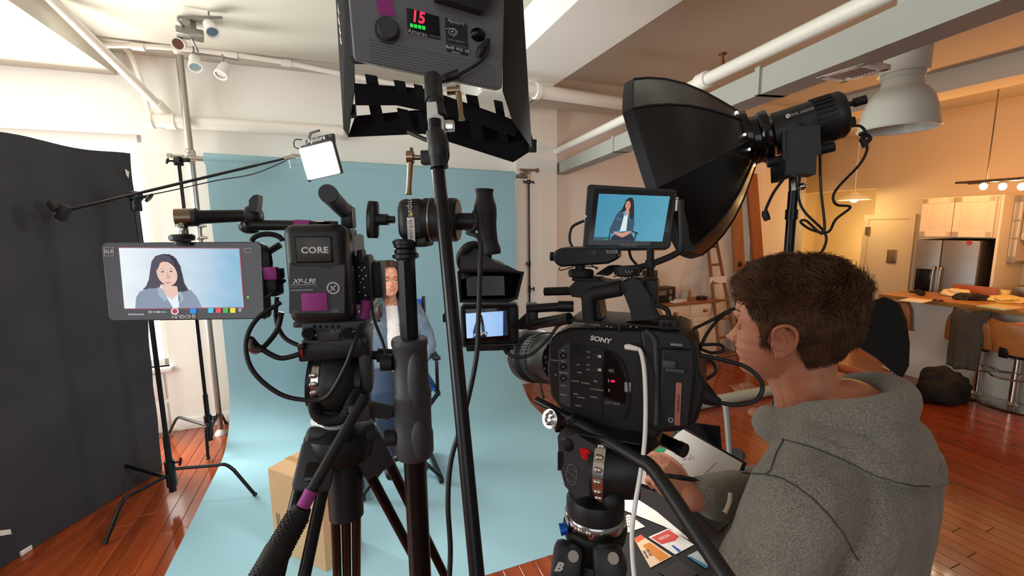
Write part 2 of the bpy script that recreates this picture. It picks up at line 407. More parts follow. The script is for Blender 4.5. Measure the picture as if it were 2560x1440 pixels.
tag(build(g, 'air_duct', DUCT, smooth=False), 'long grey rectangular air duct running under the ceiling', 'duct')
def vent(px, py, z, w, l, label, x_=None):
    c = onz(px, py, z); M = frame(c, x_ or DA)
    r = thing('ceiling_vent', label, 'vent', c, 'ceiling vents')
    g = G()
    for s in (-1, 1):
        g.box((.03, l, .02), M @ T((s*(w/2-.015), 0, 0)), .003); g.box((w, .03, .02), M @ T((0, s*(l/2-.015), 0)), .003)
    build(g, 'frame', WHT, r)
    for k in range(7):
        g = G(); g.box((.03, l-.06, .003), M @ T((-w/2+.05+k*(w-.1)/6, 0, 0)) @ RY(40)); build(g, 'slat', WHT, r, smooth=False)
    g = G(); g.box((w-.05, l-.05, .003), M @ T((0, 0, .02))); build(g, 'backing', mat('vent_dark', '2a2622', .9), r, smooth=False)
    h_ = CZ-z if z > 2.6 else .12
    g = G(); g.box((w-.04, l-.04, h_-.02), M @ T((0, 0, h_/2+.01)))
    build(g, 'plenum', CEIL, r, smooth=False)
_va, _vb, _vc = onz(2045, 188, 2.45), onz(2168, 150, 2.45), onz(2216, 172, 2.45)
vent(2131, 179, 2.45, (_vb-_va).length, (_vc-_vb).length*.95, 'white louvred ceiling vent beside the dome lamp', _vb-_va)
vent(1612, 352, 2.9, .4, .3, 'white ceiling vent half hidden behind the softbox')
# ------------------------------------------------------------------ ceiling track lamps
tm = mat('track_metal', '8f8c86', .4, metal=.7)
def spot(c, aim, label, grp='track spotlights'):
    r = thing('track_spotlight', label, 'spotlight', c, grp)
    d = (Vector(aim)-Vector(c)).normalized(); M = frame(c, d.orthogonal(), d)
    M = Matrix.Translation(c) @ d.to_track_quat('Z', 'Y').to_matrix().to_4x4()
    g = G(); g.lathe([(.0, -.05), (.025, -.05), (.034, -.03), (.038, .03), (.044, .06), (.044, .075), (.036, .075), (.034, .055), (0, .05)], M, 20); build(g, 'lamp_head', WHT, r)
    g = G(); g.lathe([(0, .056), (.033, .058), (.033, .062), (0, .062)], M, 20); build(g, 'lens', CHR, r)
    g = G(); g.cyl(Vector(c)-d*.01, Vector(c)+Vector((0, 0, .1)), .006); build(g, 'stem', tm, r)
tz = 3.0
def tpt(x, y, b=3.9): return onp(x, y, AB(0, b), DB)
tr = thing('ceiling_track', 'grey ceiling track bars with a square canopy plate', 'track', tpt(475, 85))
c = tpt(475, 85); g = G(); g.box((.16, .12, .05), T(c) @ RZ(35), .008); g.box((.06, .06, CZ-c.z), T((c.x, c.y, (c.z+CZ)/2))); build(g, 'canopy', tm, tr)
g = G(); g.tube([tpt(446, 42, 3.7), tpt(556, 44, 3.7)], .009); g.tube([tpt(446, 42, 3.7), tpt(446, 50, 3.7), tpt(462, 70)], .009); g.tube([tpt(478, 95), tpt(495, 128, 4)], .007); g.tube([tpt(520, 138, 4), tpt(597, 150, 4)], .007); g.tube([tpt(480, 132, 4), tpt(530, 140, 4)], .009)
build(g, 'rail', tm, tr)
for (x, y, b, ax, ay, lab) in ((525, 66, 3.7, 545, 110, 'white track spotlight hanging from the upper bar'), (487, 152, 4, 492, 200, 'white track spotlight tipped down beside the steel pole'), (559, 172, 4, 535, 220, 'white track spotlight at the right end of the lower bar'), (452, 108, 4, 438, 112, 'white track spotlight left of the steel pole')):
    c = tpt(x, y, b); spot(c, onp(ax, ay, AB(0, b-.12), DB), lab)
# ------------------------------------------------------------------ blue paper backdrop
BP = mat('blue_paper', '94bdcb', .85, var=.05, vscale=1.2, bump=.04, bscale=8)
BA0, BA1, BBK = -.99, 1.77, 4.42
zt = onp(895, 398, AB(0, BBK), DB).z
zt0, zt1 = onp(505, 395, AB(0, BBK), DB).z, onp(1288, 440, AB(0, BBK), DB).z
bd = thing('paper_backdrop', 'wide light blue seamless paper backdrop sweeping down onto the floor', 'backdrop', AB(.4, BBK, 0))
prof = [(BBK, 1.0)]; R = .5
def bprof(t):
    'b and height fraction along the sweep'
    if t < .4: return BBK, R+(1-t/.4)*(1), True
    if t < .6:
        a = (t-.4)/.2*PI/2; return BBK-R*(1-math.cos(a)), R*(1-math.sin(a)), False
    return BBK-R-(t-.6)/.4*(BBK-R-2.03), .0, False
def bfn(u, v):
    a = BA0+(BA1-BA0)*u; b, h, up = bprof(v)
    z = R+(h-R)*((zt0+(zt1-zt0)*u)-R) if up else h
    w = .006*math.sin(a*5+1)*math.sin(v*9)
    if not up and v > .62: return AB(a, b, .0015)
    return AB(a, b+w, z+.0015)
g = G(); g.grid(24, 60, bfn); o = build(g, 'paper_sheet', BP, bd, fix=False)
g = G(); g.tube([AB(BA0-.01, BBK+.045, zt0+.0), AB(BA1+.01, BBK+.045, zt1+.0)], .05, 24); build(g, 'paper_roll', BP, bd)
g = G(); g.tube([AB(BA0-.14, BBK+.045, zt0), AB(BA1+.16, BBK+.045, zt1)], .02, 12); build(g, 'cross_bar', STL, bd)
# ------------------------------------------------------------------ stands
def knob(g, c, d, r=.02, l=.04):
    c = Vector(c); d = Vector(d).normalized(); g.cyl(c, c+d*l, r*.35, n=8); s = d.orthogonal().normalized()
    g.tube([c+d*l-s*r*1.3, c+d*l-s*r*.3, c+d*l+s*r*.3, c+d*l+s*r*1.3], [r*.35, r*.5, r*.5, r*.35], 8)
def cstand(name, label, c, feet, top, r=.014, m=BLKM, group=None, lz=.26, joints=()):
    c = Vector((c.x, c.y, 0)); rt = thing(name, label, 'light stand', c, group)
    tp = Vector(top); g = G(); g.tube([c+Vector((0, 0, .12)), Vector((c.x, c.y, .5)), ], r*1.35, 14)
    g.tube([c+Vector((0, 0, .12)), Vector((tp.x, tp.y, tp.z))], r, 14); build(g, 'pole', m, rt)
    g = G(); g.cyl(c+Vector((0, 0, .14)), c+Vector((0, 0, .32)), r*2.1); g.cyl(c+Vector((0, 0, .10)), c+Vector((0, 0, .14)), r*1.5); knob(g, c+Vector((0, 0, .3))+DA*.02, DA)
    build(g, 'base_collar', m, rt)
    for i, f in enumerate(feet):
        f = Vector(f); z = lz-i*.035; d = Vector((f.x-c.x, f.y-c.y, 0)); e = c+d*.66+Vector((0, 0, z))
        pts = [c+Vector((0, 0, z)), c+d*.5+Vector((0, 0, z)), e, c+d*.76+Vector((0, 0, z*.83)), Vector((f.x, f.y, .011))]
        sp = smooth_path(pts[:4], 5)+[pts[4]]
        g = G(); g.tube(sp, .0115, 10); build(g, 'leg', m, rt)
        g = G(); g.tube([Vector((f.x, f.y, .012))-d.normalized()*.012+Vector((0, 0, .015)), Vector((f.x, f.y, .0155))+d.normalized()*.003], [.0145, .0145], 10); build(g, 'foot', BLK2, rt)
    for t in joints:
        q = c.lerp(tp, 1); q = Vector((c.x+(tp.x-c.x)*t, c.y+(tp.y-c.y)*t, tp.z*t))
        g = G(); g.cyl(q-Vector((0, 0, .035)), q+Vector((0, 0, .035)), r*1.5); knob(g, q+DA*r, DA*(1 if t < .6 else -1)+DB*-.3); build(g, 'collar', m, rt)
    return rt
def up(px, py, base):
    'point straight above a floor point at the height where the pixel row meets it'
    n = Vector((CAM.x-base.x, CAM.y-base.y, 0)).normalized(); q = onp(px, py, base, n); return Vector((base.x, base.y, q.z))
# near stand at the left, carrying the boom
c = onz(427, 1183, .23); top = up(372, 492, c)
ls = cstand('light_stand', 'black turtle-base light stand in front of the black fabric flat', c, [fl(640, 1243), fl(263, 1364), AB(-1.75, 3.95)], top, group=None, joints=())
g = G(); g.lathe([(.0, -.03), (.03, -.03), (.034, -.01), (.034, .012), (.028, .03), (0, .03)], T(top) @ RX(90), 20); g.box((.03, .06, .08), T(top-Vector((0, 0, .05))), .006); knob(g, top+DA*.03, (.9, 0, -.15), .024, .05); build(g, 'grip_head', BLKM, ls)
nb = Vector((CAM.x-c.x, CAM.y-c.y, 0)).normalized()
bm0 = top+Vector((0, 0, .012))-nb*-.035
bm1 = P(722, 394, 2.95); dv = (bm1-bm0).normalized()
ba = thing('lighting_boom', 'thin black boom arm slanting up from the stand to the bright panel', 'boom', top)
g = G(); g.tube([bm0-dv*.34, bm0+dv*.7], .009, 12); g.tube([bm0+dv*.7, bm1], .007, 12); build(g, 'tube', BLKM, ba)
g = G(); g.box((.05, .04, .1), T(bm0-dv*.36+Vector((0, 0, -.01))) @ RY(35), .008); g.box((.04, .045, .06), T(bm0-dv*.40+Vector((0, 0, .04))) @ RY(-30), .008); build(g, 'end_clamp', BLK2, ba)
g = G(); g.tube(smooth_path([bm1+Vector((-.02, 0, -.02)), bm0.lerp(bm1, .75)+Vector((0, 0, -.05)), bm0.lerp(bm1, .5)+Vector((0, 0, -.035)), bm0.lerp(bm1, .2)+Vector((0, 0, -.03)), bm0+Vector((0, 0, -.02))], 5), .0035, 6); build(g, 'cable', BLK2, ba)
g = G(); g.tube([bm1-dv*.03, bm1+dv*.04], .014, 10); g.tube([bm1+dv*.02+Vector((0, 0, .012)), bm1+dv*.08+Vector((0, 0, -.01))], .01, 8); g.tube([bm1+Vector((0, 0, -.01)), bm1+Vector((.005, 0, -.07))], .003, 6); build(g, 'clip', STL, ba)
# bright LED panel hung from the boom
M = fc(802, 400, 2.92, yaw=-14, pitch=16, roll=-7)
lp = thing('led_panel', 'square LED panel shining pure white at the end of the boom', 'light panel', M.translation)
LW = mat('led_diffuser', 'ffffff', .5, emit='fffdf6', estr=9)
g = G(); g.bb((-.125, .0, -.11), (.125, .03, .115), M, .006); build(g, 'housing', BLK, lp)
g = G(); g.bb((-.122, -.03, -.108), (.122, -.001, .095), M, .008); build(g, 'diffuser', LW, lp)
g = G(); g.bb((-.10, -.01, .1), (.11, .035, .155), M @ RX(-15), .01); g.tube([M @ Vector(p) for p in ((-.05, .01, .15), (-.02, 0, .175), (.05, 0, .178))], .008, 8); g.box((.03, .03, .02), M @ T((.13, 0, .13)), .003); build(g, 'top_flap', BLK, lp)
text('Aputure', .042, M @ T((.02, -.017, .128)) @ RX(-15), WHT, lp, name='lettering')
g = G(); g.tube(smooth_path([M @ Vector(p) for p in ((-.1, 0, .15), (-.15, 0, .16), (-.17, 0, .12), (-.13, 0, .09), (-.12, 0, .05))], 5), .004, 6); g.ell(.012, M @ T((-.122, -.01, -.11))); build(g, 'power_cable', BLK2, lp)
light('AREA', 'panel_beam', M @ Vector((0, -.06, 0)), 12, (1, .99, .96), .22, .2, aim=M @ Vector((0, -1, -.5)))
# rear left stand and steel support pole
c = onz(521, 1058, .25); top = up(478, 405, c)
rs = cstand('light_stand', 'black backdrop stand beside the tall steel pole left of the backdrop', c, [fl(521, 1152), fl(420, 1092), fl(566, 1062)], top, r=.0135, joints=(.12,))
g = G(); g.box((.05, .05, .07), T(top), .008); knob(g, top-DA*.02, -DA, .022, .05); g.box((.07, .03, .03), T(top+DA*.04+Vector((0, 0, .01))), .004); build(g, 'grip_head', BLKM, rs)
c = AB(-1.11, 4.51); ap = thing('support_pole', 'brushed steel floor-to-ceiling pole at the left edge of the backdrop', 'pole', c)
g = G(); g.cyl(c+Vector((0, 0, .03)), c+Vector((0, 0, 1.9)), .023, n=20); g.cyl(c+Vector((0, 0, 1.85)), c+Vector((0, 0, CZ-.02)), .0265, n=20); build(g, 'tube', STL, ap)
g = G(); g.lathe([(.05, 0), (.05, .012), (.03, .04), (.024, .05)], T(c), 20); build(g, 'rubber_foot', WHT, ap)
g = G(); g.lathe([(.024, -.05), (.03, -.04), (.05, -.012), (.05, 0)], T(c+Vector((0, 0, CZ))), 20); build(g, 'ceiling_cup', WHT, ap)
q = up(490, 392, c); g = G(); g.box((.07, .06, .06), T(q+Vector((0, 0, .02))) @ R21, .008); g.cyl(q-DA*.14, q-DA*.02, .011); g.cyl(q-DA*.16, q-DA*.13, .02); g.ell(.035, T(q+Vector((0, 0, .04)))); g.box((.05, .05, .03), T(q-Vector((0, 0, .05))) @ R21, .004); build(g, 'clamp', STL, ap)
q = up(525, 565, c); g = G()
for z in (0, -.1): g.box((.06, .05, .035), T(q+Vector((0, 0, z))+DA*.01) @ R21, .005); g.cyl(q+Vector((0, 0, z))+DA*.03, q+Vector((0, 0, z))+DA*.06, .012)
build(g, 'pole_lock', CHR, ap)
# right backdrop stand
c = AB(1.93, 4.42); top = up(1329, 455, c)
rs = cstand('light_stand', 'slim black backdrop stand in front of the white column', c, [AB(2.2, 4.3), AB(1.75, 4.62), AB(1.95, 4.1)], top, r=.011, joints=(.5, .62, .42))
g = G(); g.box((.05, .05, .04), T(top), .008); knob(g, top+DA*.02, DA, .018, .035); knob(g, top-DA*.02, -DA, .018, .03); build(g, 'grip_head', BLKM, rs)
g = G(); q = up(1325, 425, c); g.tube([top+DA*.01, q+DA*.03], .008); g.tube([q-DA*.1, q+DA*.09], .014); g.cyl(q+DA*.09, q+DA*.115, .024); g.tube([q-DA*.09+Vector((0, 0, -.05)), q+Vector((0, 0, -.02))], .02); build(g, 'hook', STL, rs)
# ------------------------------------------------------------------ black fabric flat
FB = mat('black_fabric', '3a3a40', .95, bump=.5, bscale=260, var=.25, vscale=3, sheen=.1, spec=.2)
f1 = fl(400, 1176); f0 = f1+(fl(22, 1404)-f1)*1.6
zt = up(330, 386, f1).z
fd = (f1-f0).normalized(); fn = fd.cross(Vector((0, 0, 1)))
def ffn(side):
    def f(u, v):
        p = f0.lerp(f1, u); z = .004+(zt-.004)*v
        edge = .0015*math.sin(u*9+v*2)+.004*noise.noise(Vector((u*5, v*6, side)))
        n = -fn if fn.y > 0 else fn
        return p+fd*(.075*v*u)+n*(.02*side+edge)+Vector((0, 0, z+.012*math.sin(u*14)*(v > .97)))+fd*(.012*noise.noise(Vector((3, v*9, 1))) if u > .98 else 0)
    return f
ff = thing('fabric_flat', 'tall black fabric flat standing at the left edge of the frame', 'flat', f1)
g = G(); g.grid(30, 40, ffn(1)); g.grid(30, 40, ffn(-1))
nf = 1200; 
def strip(ia, ib, vs): return [[a, b, b+nf, a+nf] for a, b in zip(vs[:-1], vs[1:])]
idx = [j*30 for j in range(40)]; g.f += strip(0, 0, idx); idx = [j*30+29 for j in range(40)]; g.f += strip(0, 0, idx); g.f += strip(0, 0, list(range(30))); g.f += strip(0, 0, list(range(1170, 1200)))
build(g, 'fabric', FB, ff)
n_ = -fn if fn.y > 0 else fn
def onflat(px, py, lift=.05): return onp(px, py, f1+n_*lift, n_)
g = G(); g.slab([onflat(x, y) for x, y in ((312, 422), (323, 430), (321, 446), (315, 436))], n_*.001); build(g, 'white_mark', WHT, ff, smooth=False)
g = G(); g.slab([onflat(x, y) for x, y in ((0, 1326), (26, 1323), (28, 1335), (0, 1340))], n_*.002); build(g, 'white_label', WHT, ff, smooth=False)
for t in (.05, .42): g = G(); g.box((.05, .06, .03), T(f0.lerp(f1, t)+Vector((0, 0, .015))), .004); build(g, 'foot', WHT, ff)
# cardboard box on the paper
CB = mat('cardboard', 'c9a47c', .85, var=.08, vscale=5, bump=.1, bscale=60)
b0 = onz(722, 1455, 0); q = AB(-.36, 2.46)
M = T(AB(-.22, 2.62)) @ RZ(-26)
bx = thing('cardboard_box', 'tall closed cardboard box standing on the blue paper', 'box', M.translation)
hb = .50
g = G(); g.bb((-.21, -.13, 0), (.21, .13, hb), M, .003, 1); build(g, 'carton', CB, bx)
g = G(); g.bb((-.21, -.128, hb), (.21, -.001, hb+.004), M @ T((0, 0, 0)), .001, 1); g.bb((-.21, .001, hb), (.21, .128, hb+.004), M, .001, 1); build(g, 'flap', CB, bx)
g = G(); g.bb((-.212, -.02, hb+.0035), (.212, .02, hb+.005), M); g.bb((-.2115, -.02, hb-.06), (-.210, .02, hb+.005), M); build(g, 'packing_tape', mat('packing_tape', 'b98f5c', .25), bx)
g = G()
for i in range(3): g.bb((-.17+i*.012, -.1312, hb*.3), (-.166+i*.012, -.130, hb*.3+.09), M)
build(g, 'printed_mark', mat('box_ink', '4a3a2c', .8), bx, smooth=False)
# ------------------------------------------------------------------ right-hand background
DRW = mat('cream_paint', 'e6d9c4', .55, var=.03); WOODR = mat('red_wood_top', 'a4653c', .4, var=.2, vscale=8, stretch=(.4, 4, 1))
BW2 = BW
dl = onz(1640, 905, 0); aL = toAB(onp(1645, 760, AB(0, 4.42), DB))[0]; aR = toAB(onp(1803, 750, AB(0, 4.42), DB))[0]
zd = onp(1730, 755, AB(0, 4.42), DB).z
M = T(AB((aL+aR)/2, 4.55)) @ R21; W2 = (aR-aL)/2
dr = thing('dresser', 'cream sideboard with wooden top against the back wall', 'dresser', M.translation)
g = G(); g.bb((-W2+.02, -.12, .08), (W2-.02, .18, zd-.03), M, .004); 
for sx in (-1, 1): g.bb((sx*(W2-.06), -.12, 0), (sx*(W2-.02), -.08, .08), M); g.bb((sx*(W2-.06), .14, 0), (sx*(W2-.02), .18, .08), M)
build(g, 'body', DRW, dr)
g = G(); g.bb((-W2-.01, -.15, zd-.03), (W2+.01, .19, zd), M, .006); build(g, 'top', WOODR, dr)
for sx in (-1, 1):
    x0, x1 = (-W2+.04, -.01) if sx < 0 else (.01, W2-.04)
    g = G(); g.bb((x0, -.134, zd-.2), (x1, -.12, zd-.05), M, .004); d = build(g, 'drawer', DRW, dr)
    g = G(); xc = (x0+x1)/2; g.lathe([(.04, 0), (.035, .015), (.02, .024), (0, .026)], M @ T((xc, -.134, zd-.13)) @ RX(90) @ Matrix.Diagonal((1, .55, 1, 1)), 16); build(g, 'cup_handle', BRASS, d)
    g = G(); g.bb((x0, -.132, .1), (x1, -.12, zd-.22), M, .003); d = build(g, 'door', DRW, dr)
    g = G(); 
    for (u0, u1, v0, v1) in ((x0, x0+.05, .1, zd-.22), (x1-.05, x1, .1, zd-.22), (x0, x1, .1, .15), (x0, x1, zd-.27, zd-.22)): g.bb((u0, -.14, v0), (u1, -.131, v1), M, .002)
    build(g, 'door_frame', DRW, d)
    g = G(); g.bb((x0+.02 if sx > 0 else x1-.035, -.146, .38), (x0+.035 if sx > 0 else x1-.02, -.139, .46), M, .002); build(g, 'latch', BRASS, d)
def ondr(px, off=0): return toAB(onp(px, 750, AB(0, 4.5), DB))[0]
q = AB(ondr(1668), 4.6, zd); M = T(q) @ R21
sp = thing('stereo', 'black stereo with a dial panel on the sideboard', 'stereo', q)
g = G(); g.box((.3, .16, .2), M @ T((0, 0, .1)), .006); build(g, 'case', BLK, sp)
g = G(); 
for z in (.06, .14): g.cyl(M @ Vector((.06, -.08, z)), M @ Vector((.06, -.09, z)), .03, n=16)
g.bb((-.12, -.083, .1), (0, -.08, .16), M); build(g, 'dial', STL, sp)
q = AB(ondr(1643), 4.66, zd); g = G(); g.box((.16, .12, .42), T(q+Vector((0, 0, .21))) @ R21, .01); g.cyl(q-DB*.06+Vector((0, 0, .3)), q-DB*.065+Vector((0, 0, .3)), .05)
tag(build(g, 'loudspeaker', BLK), 'tall black loudspeaker behind the stereo on the sideboard', 'speaker')
q = AB(ondr(1695), 4.5, zd); g = G(); g.box((.22, .12, .02), T(q+Vector((0, 0, .01))) @ RZ(30), .004); g.box((.16, .1, .016), T(q+Vector((.02, 0, .028))) @ RZ(10), .003)
tag(build(g, 'paper_stack', mat('paper', 'ded8cc', .7)), 'small stack of papers on the sideboard before the stereo', 'papers')
q = AB(ondr(1716), 4.55, zd); g = G(); g.lathe([(0, 0), (.03, 0), (.055, .03), (.06, .08), (.045, .12), (.03, .13), (.035, .14), (.028, .14), (.025, .128), (.04, .115), (.05, .08), (.045, .03), (0, .006)], T(q), 20)
tag(build(g, 'glass_jar', mat('jar_glass', 'e8e4dc', .1, trans=.6, alpha=1)), 'round pale glass jar on the sideboard', 'jar')
q = AB(ondr(1737), 4.6, zd); g = G(); g.lathe([(0, 0), (.022, 0), (.022, .09), (.01, .11), (.01, .14), (0, .14)], T(q), 14)
tag(build(g, 'small_bottle', mat('amber', 'b08a50', .3)), 'little amber bottle standing on the sideboard', 'bottle')
q = AB(ondr(1754), 4.5, zd); g = G(); g.box((.12, .08, .05), T(q+Vector((0, 0, .025))) @ R21, .008)
tag(build(g, 'small_case', mat('dark_leather', '2c1a16', .5)), 'small dark case at the right end of the sideboard', 'case')
# ladder leaning on the pilaster
WD = mat('old_wood', '8a5a38', .6, var=.25, vscale=12, stretch=(3, 3, .4)); PLY = mat('pine_board', 'a06a40', .6, var=.2, vscale=10, stretch=(3, 3, .3))
ld = thing('ladder', 'narrow wooden ladder leaning beside the sideboard', 'ladder', fl(1828, 900))
pl = [onp(x, y, AB(0, bb), DB) for x, y, bb in ((1768, 600, 4.62), (1802, 910, 4.2), (1790, 598, 4.62), (1848, 905, 4.2))]
pl[1].z = .0; pl[3].z = .0
for p0, p1 in ((pl[0], pl[1]), (pl[2], pl[3])):
    g = G(); g.tube([p0, p1], .022, 4); build(g, 'rail', WD, ld)
for k in range(7):
    t = .06+k*.145; g = G(); g.tube([pl[0].lerp(pl[1], t), pl[2].lerp(pl[3], t)], .016, 10); build(g, 'rung', WD, ld)
g = G(); q = pl[0].lerp(pl[1], .3); g.slab([q-Vector((.03, .03, 0)), pl[2].lerp(pl[3], .3)+Vector((.03, -.03, 0)), pl[2].lerp(pl[3], .3)+Vector((.03, -.03, -.09)), q-Vector((.03, .03, .09))], (0, -.01, 0)); build(g, 'paper_wrap', WHT, ld, smooth=False)
def leanboard(x0, x1, ytop, xb0, xb1, bb, label, m=PLY):
    t0, t1 = onp(x0, ytop, AB(0, bb+.0), DB), onp(x1, ytop, AB(0, bb), DB); u0, u1 = onp(xb0, 905, AB(0, bb-.0), DB), onp(xb1, 905, AB(0, bb-.0), DB)
    u0.z = u1.z = 0; u0 -= DB*.0; u1 -= DB*.0
    g = G(); g.slab([t0, t1, u1, u0], DB*.04)
    return build(g, 'wooden_board', m, smooth=False)
tag(leanboard(1826, 1852, 440, 1848, 1872, 4.40, ''), 'tall brown board with black hinges upright at the pilaster', 'board')
w = thing('board_hinge', 'pair of black strap hinges on the tall brown board', 'hinge', onp(1858, 660, AB(0, 4.39), DB))
for x in (1851, 1869):
    g = G(); q = onp(x, 660, AB(0, 4.385), DB); g.box((.045, .02, .075), T(q) @ R21, .015); build(g, 'plate', BLKM, w)
tag(leanboard(1868, 1893, 434, 1902, 1925, 4.44, '', mat('orange_board', '9a5a30', .6, var=.2, vscale=10, stretch=(3, 3, .3))), 'second tall orange-brown board leaning beside the first', 'board')
# easel-like chair seen past the boards
M = T(AB(6.15, 4.1)) @ R21
ch = thing('wooden_chair', 'old wooden chair with a slatted back by the hall', 'chair', M.translation)
for sx in (-.2, .2):
    g = G(); g.bb((sx-.02, .18, 0), (sx+.02, .22, 1.32), M, .004); build(g, 'leg', WD, ch); g = G(); g.bb((sx-.02, -.2, 0), (sx+.02, -.16, .5), M, .004); build(g, 'leg', WD, ch)
g = G(); g.bb((-.23, -.22, .5), (.23, .23, .54), M, .006); build(g, 'seat', WD, ch)
g = G(); g.bb((-.2, .185, .72), (.2, .215, 1.02), M, .004); g.bb((-.2, .185, 1.24), (.2, .215, 1.30), M, .004); build(g, 'backrest', WD, ch)
# doors, fridge, cabinets on the kitchen side: wall plane a = KA
def onK(px, py, a=KA): return onp(px, py, AB(a, 0), DA)
def kb(px, a=KA): return toAB(onK(px, 640, a))[1]
def kz(px, py, a=KA): return onK(px, py, a).z
b1, b0 = kb(2168), kb(2268); zd2 = kz(2215, 548)
g = G(); wbox(g, KA-.03, KA, b0, b1, 0, zd2, .003); dn_ = struct(g, 'door_1', KW); 
g = G(); wbox(g, KA-.045, KA, b0-.07, b0, 0, zd2+.07); wbox(g, KA-.045, KA, b1, b1+.07, 0, zd2+.07); wbox(g, KA-.045, KA, b0, b1, zd2, zd2+.07); build(g, 'door_frame', KW, dn_, smooth=False)
for py in (577, 687):
    g = G(); z = kz(2168, py); wbox(g, KA-.06, KA-.03, b1-.03, b1+.03, z-.06, z+.06); build(g, 'hinge', BRASS, dn_)
g = G(); z = kz(2233, 641); bq = kb(2233); wbox(g, KA-.045, KA-.03, bq-.06, bq+.06, z-.1, z+.1, .004); build(g, 'letter_plate', BRASS, dn_)
# fridge
FA = KA-.62; b1, b0 = kb(2291, FA), kb(2450, FA); zf = kz(2380, 600, FA)
STN = mat('fridge_steel', '8f9092', .42, metal=.6, var=.1, vscale=2, stretch=(1, 1, 5))
fr_ = thing('refrigerator', 'side-by-side stainless steel refrigerator with water dispenser', 'refrigerator', AB(FA+.3, (b0+b1)/2))
g = G(); wbox(g, FA+.03, FA+.61, b0, b1, .02, zf, .01); build(g, 'cabinet', mat('fridge_side', '3a302c', .6), fr_)
bm = b1-(b1-b0)*.43
for (u0, u1) in ((bm+.004, b1), (b0, bm-.004)):
    g = G(); wbox(g, FA-.03, FA+.03, u0, u1, .06, zf-.005, .012); d = build(g, 'door', STN, fr_)
    hb_ = (bm+.035) if u0 > bm else (bm-.035)
    g = G(); g.tube(smooth_path([AB(FA-.03, hb_, zf-.35), AB(FA-.08, hb_, zf-.38), AB(FA-.08, hb_, .75), AB(FA-.03, hb_, .72)], 4), .014, 10); build(g, 'handle', STL, d)
g = G(); z1, z0 = kz(2320, 672, FA), kz(2320, 722, FA); wbox(g, FA-.036, FA-.028, kb(2344, FA), kb(2291, FA)-.03, z0-.05, z1, .004); build(g, 'dispenser', BLKG, fr_)
q = onK(2423, 607, FA-.034); g = G(); g.cyl(q, q-DA*.006, .025, n=20); build(g, 'round_magnet', mat('magnet_red', 'a03830', .5), fr_)
# cabinets above the fridge
CBM = mat('cabinet_paint', 'e9dcc2', .5)
cz0, cz1 = zf+.03, kz(2385, 492, FA)
cb_ = thing('wall_cabinet', 'cream double-door cabinet above the refrigerator', 'cabinet', AB(FA+.3, (b0+b1)/2, cz0))
c1_, c0_ = kb(2290, FA), kb(2480, FA)
g = G(); wbox(g, FA+.02, FA+.61, c0_, c1_, cz0, cz1, .003); build(g, 'carcass', CBM, cb_)
cm = kb(2372, FA)
for (u0, u1) in ((cm+.004, c1_-.01), (c0_+.02, cm-.004)):
    g = G(); wbox(g, FA, FA+.02, u0, u1, cz0+.01, cz1-.01, .003); d = build(g, 'door', CBM, cb_)
    g = G(); wbox(g, FA-.012, FA, u0, u0+.06, cz0+.01, cz1-.01); wbox(g, FA-.012, FA, u1-.06, u1, cz0+.01, cz1-.01); wbox(g, FA-.012, FA, u0, u1, cz0+.01, cz0+.07); wbox(g, FA-.012, FA, u0, u1, cz1-.07, cz1-.01); build(g, 'door_frame', CBM, d, smooth=False)
g = G(); wbox(g, FA+.02, KA-.01, c0_-.03, c0_-.004, 0, cz1, .002); tag(build(g, 'end_panel', CBM), 'cream tall panel at the right side of the refrigerator', 'panel')
GA = KA-.36; g1, g0 = kb(2488, GA), kb(2540, GA); g1 = min(g1, c0_-.035); gz1, gz0 = kz(2505, 492, GA), kz(2505, 655, GA)
gc = thing('glass_cabinet', 'cream wall cabinet with three glass panes', 'cabinet', AB(GA+.17, (g0+g1)/2, gz0))
g = G(); wbox(g, GA+.33, GA+.35, g0, g1, gz0, gz1); wbox(g, GA, GA+.35, g0, g0+.02, gz0, gz1); wbox(g, GA, GA+.35, g1-.02, g1, gz0, gz1); wbox(g, GA, GA+.35, g0, g1, gz0, gz0+.02); wbox(g, GA, GA+.35, g0, g1, gz1-.02, gz1)
wbox(g, GA+.35, KA-.01, g0, g1, gz0, gz1); build(g, 'carcass', CBM, gc, smooth=False)
g = G(); wbox(g, GA-.02, GA, g0, g0+.05, gz0, gz1, .002); wbox(g, GA-.02, GA, g1-.05, g1, gz0, gz1, .002); wbox(g, GA-.02, GA, g0, g1, gz0, gz0+.07, .002); wbox(g, GA-.02, GA, g0, g1, gz1-.07, gz1, .002)
h3 = (gz1-gz0-.14)/3
for k in (1, 2): wbox(g, GA-.02, GA, g0, g1, gz0+.07+h3*k-.012, gz0+.07+h3*k+.012, .002); wbox(g, GA, GA+.33, g0+.02, g1-.02, gz0+.07+h3*k-.008, gz0+.07+h3*k+.008)
d = build(g, 'door', CBM, gc)
for k in range(3):
    g = G(); wbox(g, GA-.012, GA-.008, g0+.045, g1-.045, gz0+.07+h3*k, gz0+.07+h3*(k+1)); build(g, 'pane', mat('cabinet_glass', 'c8c0b0', .05, trans=.9, alpha=.6), d, smooth=False)
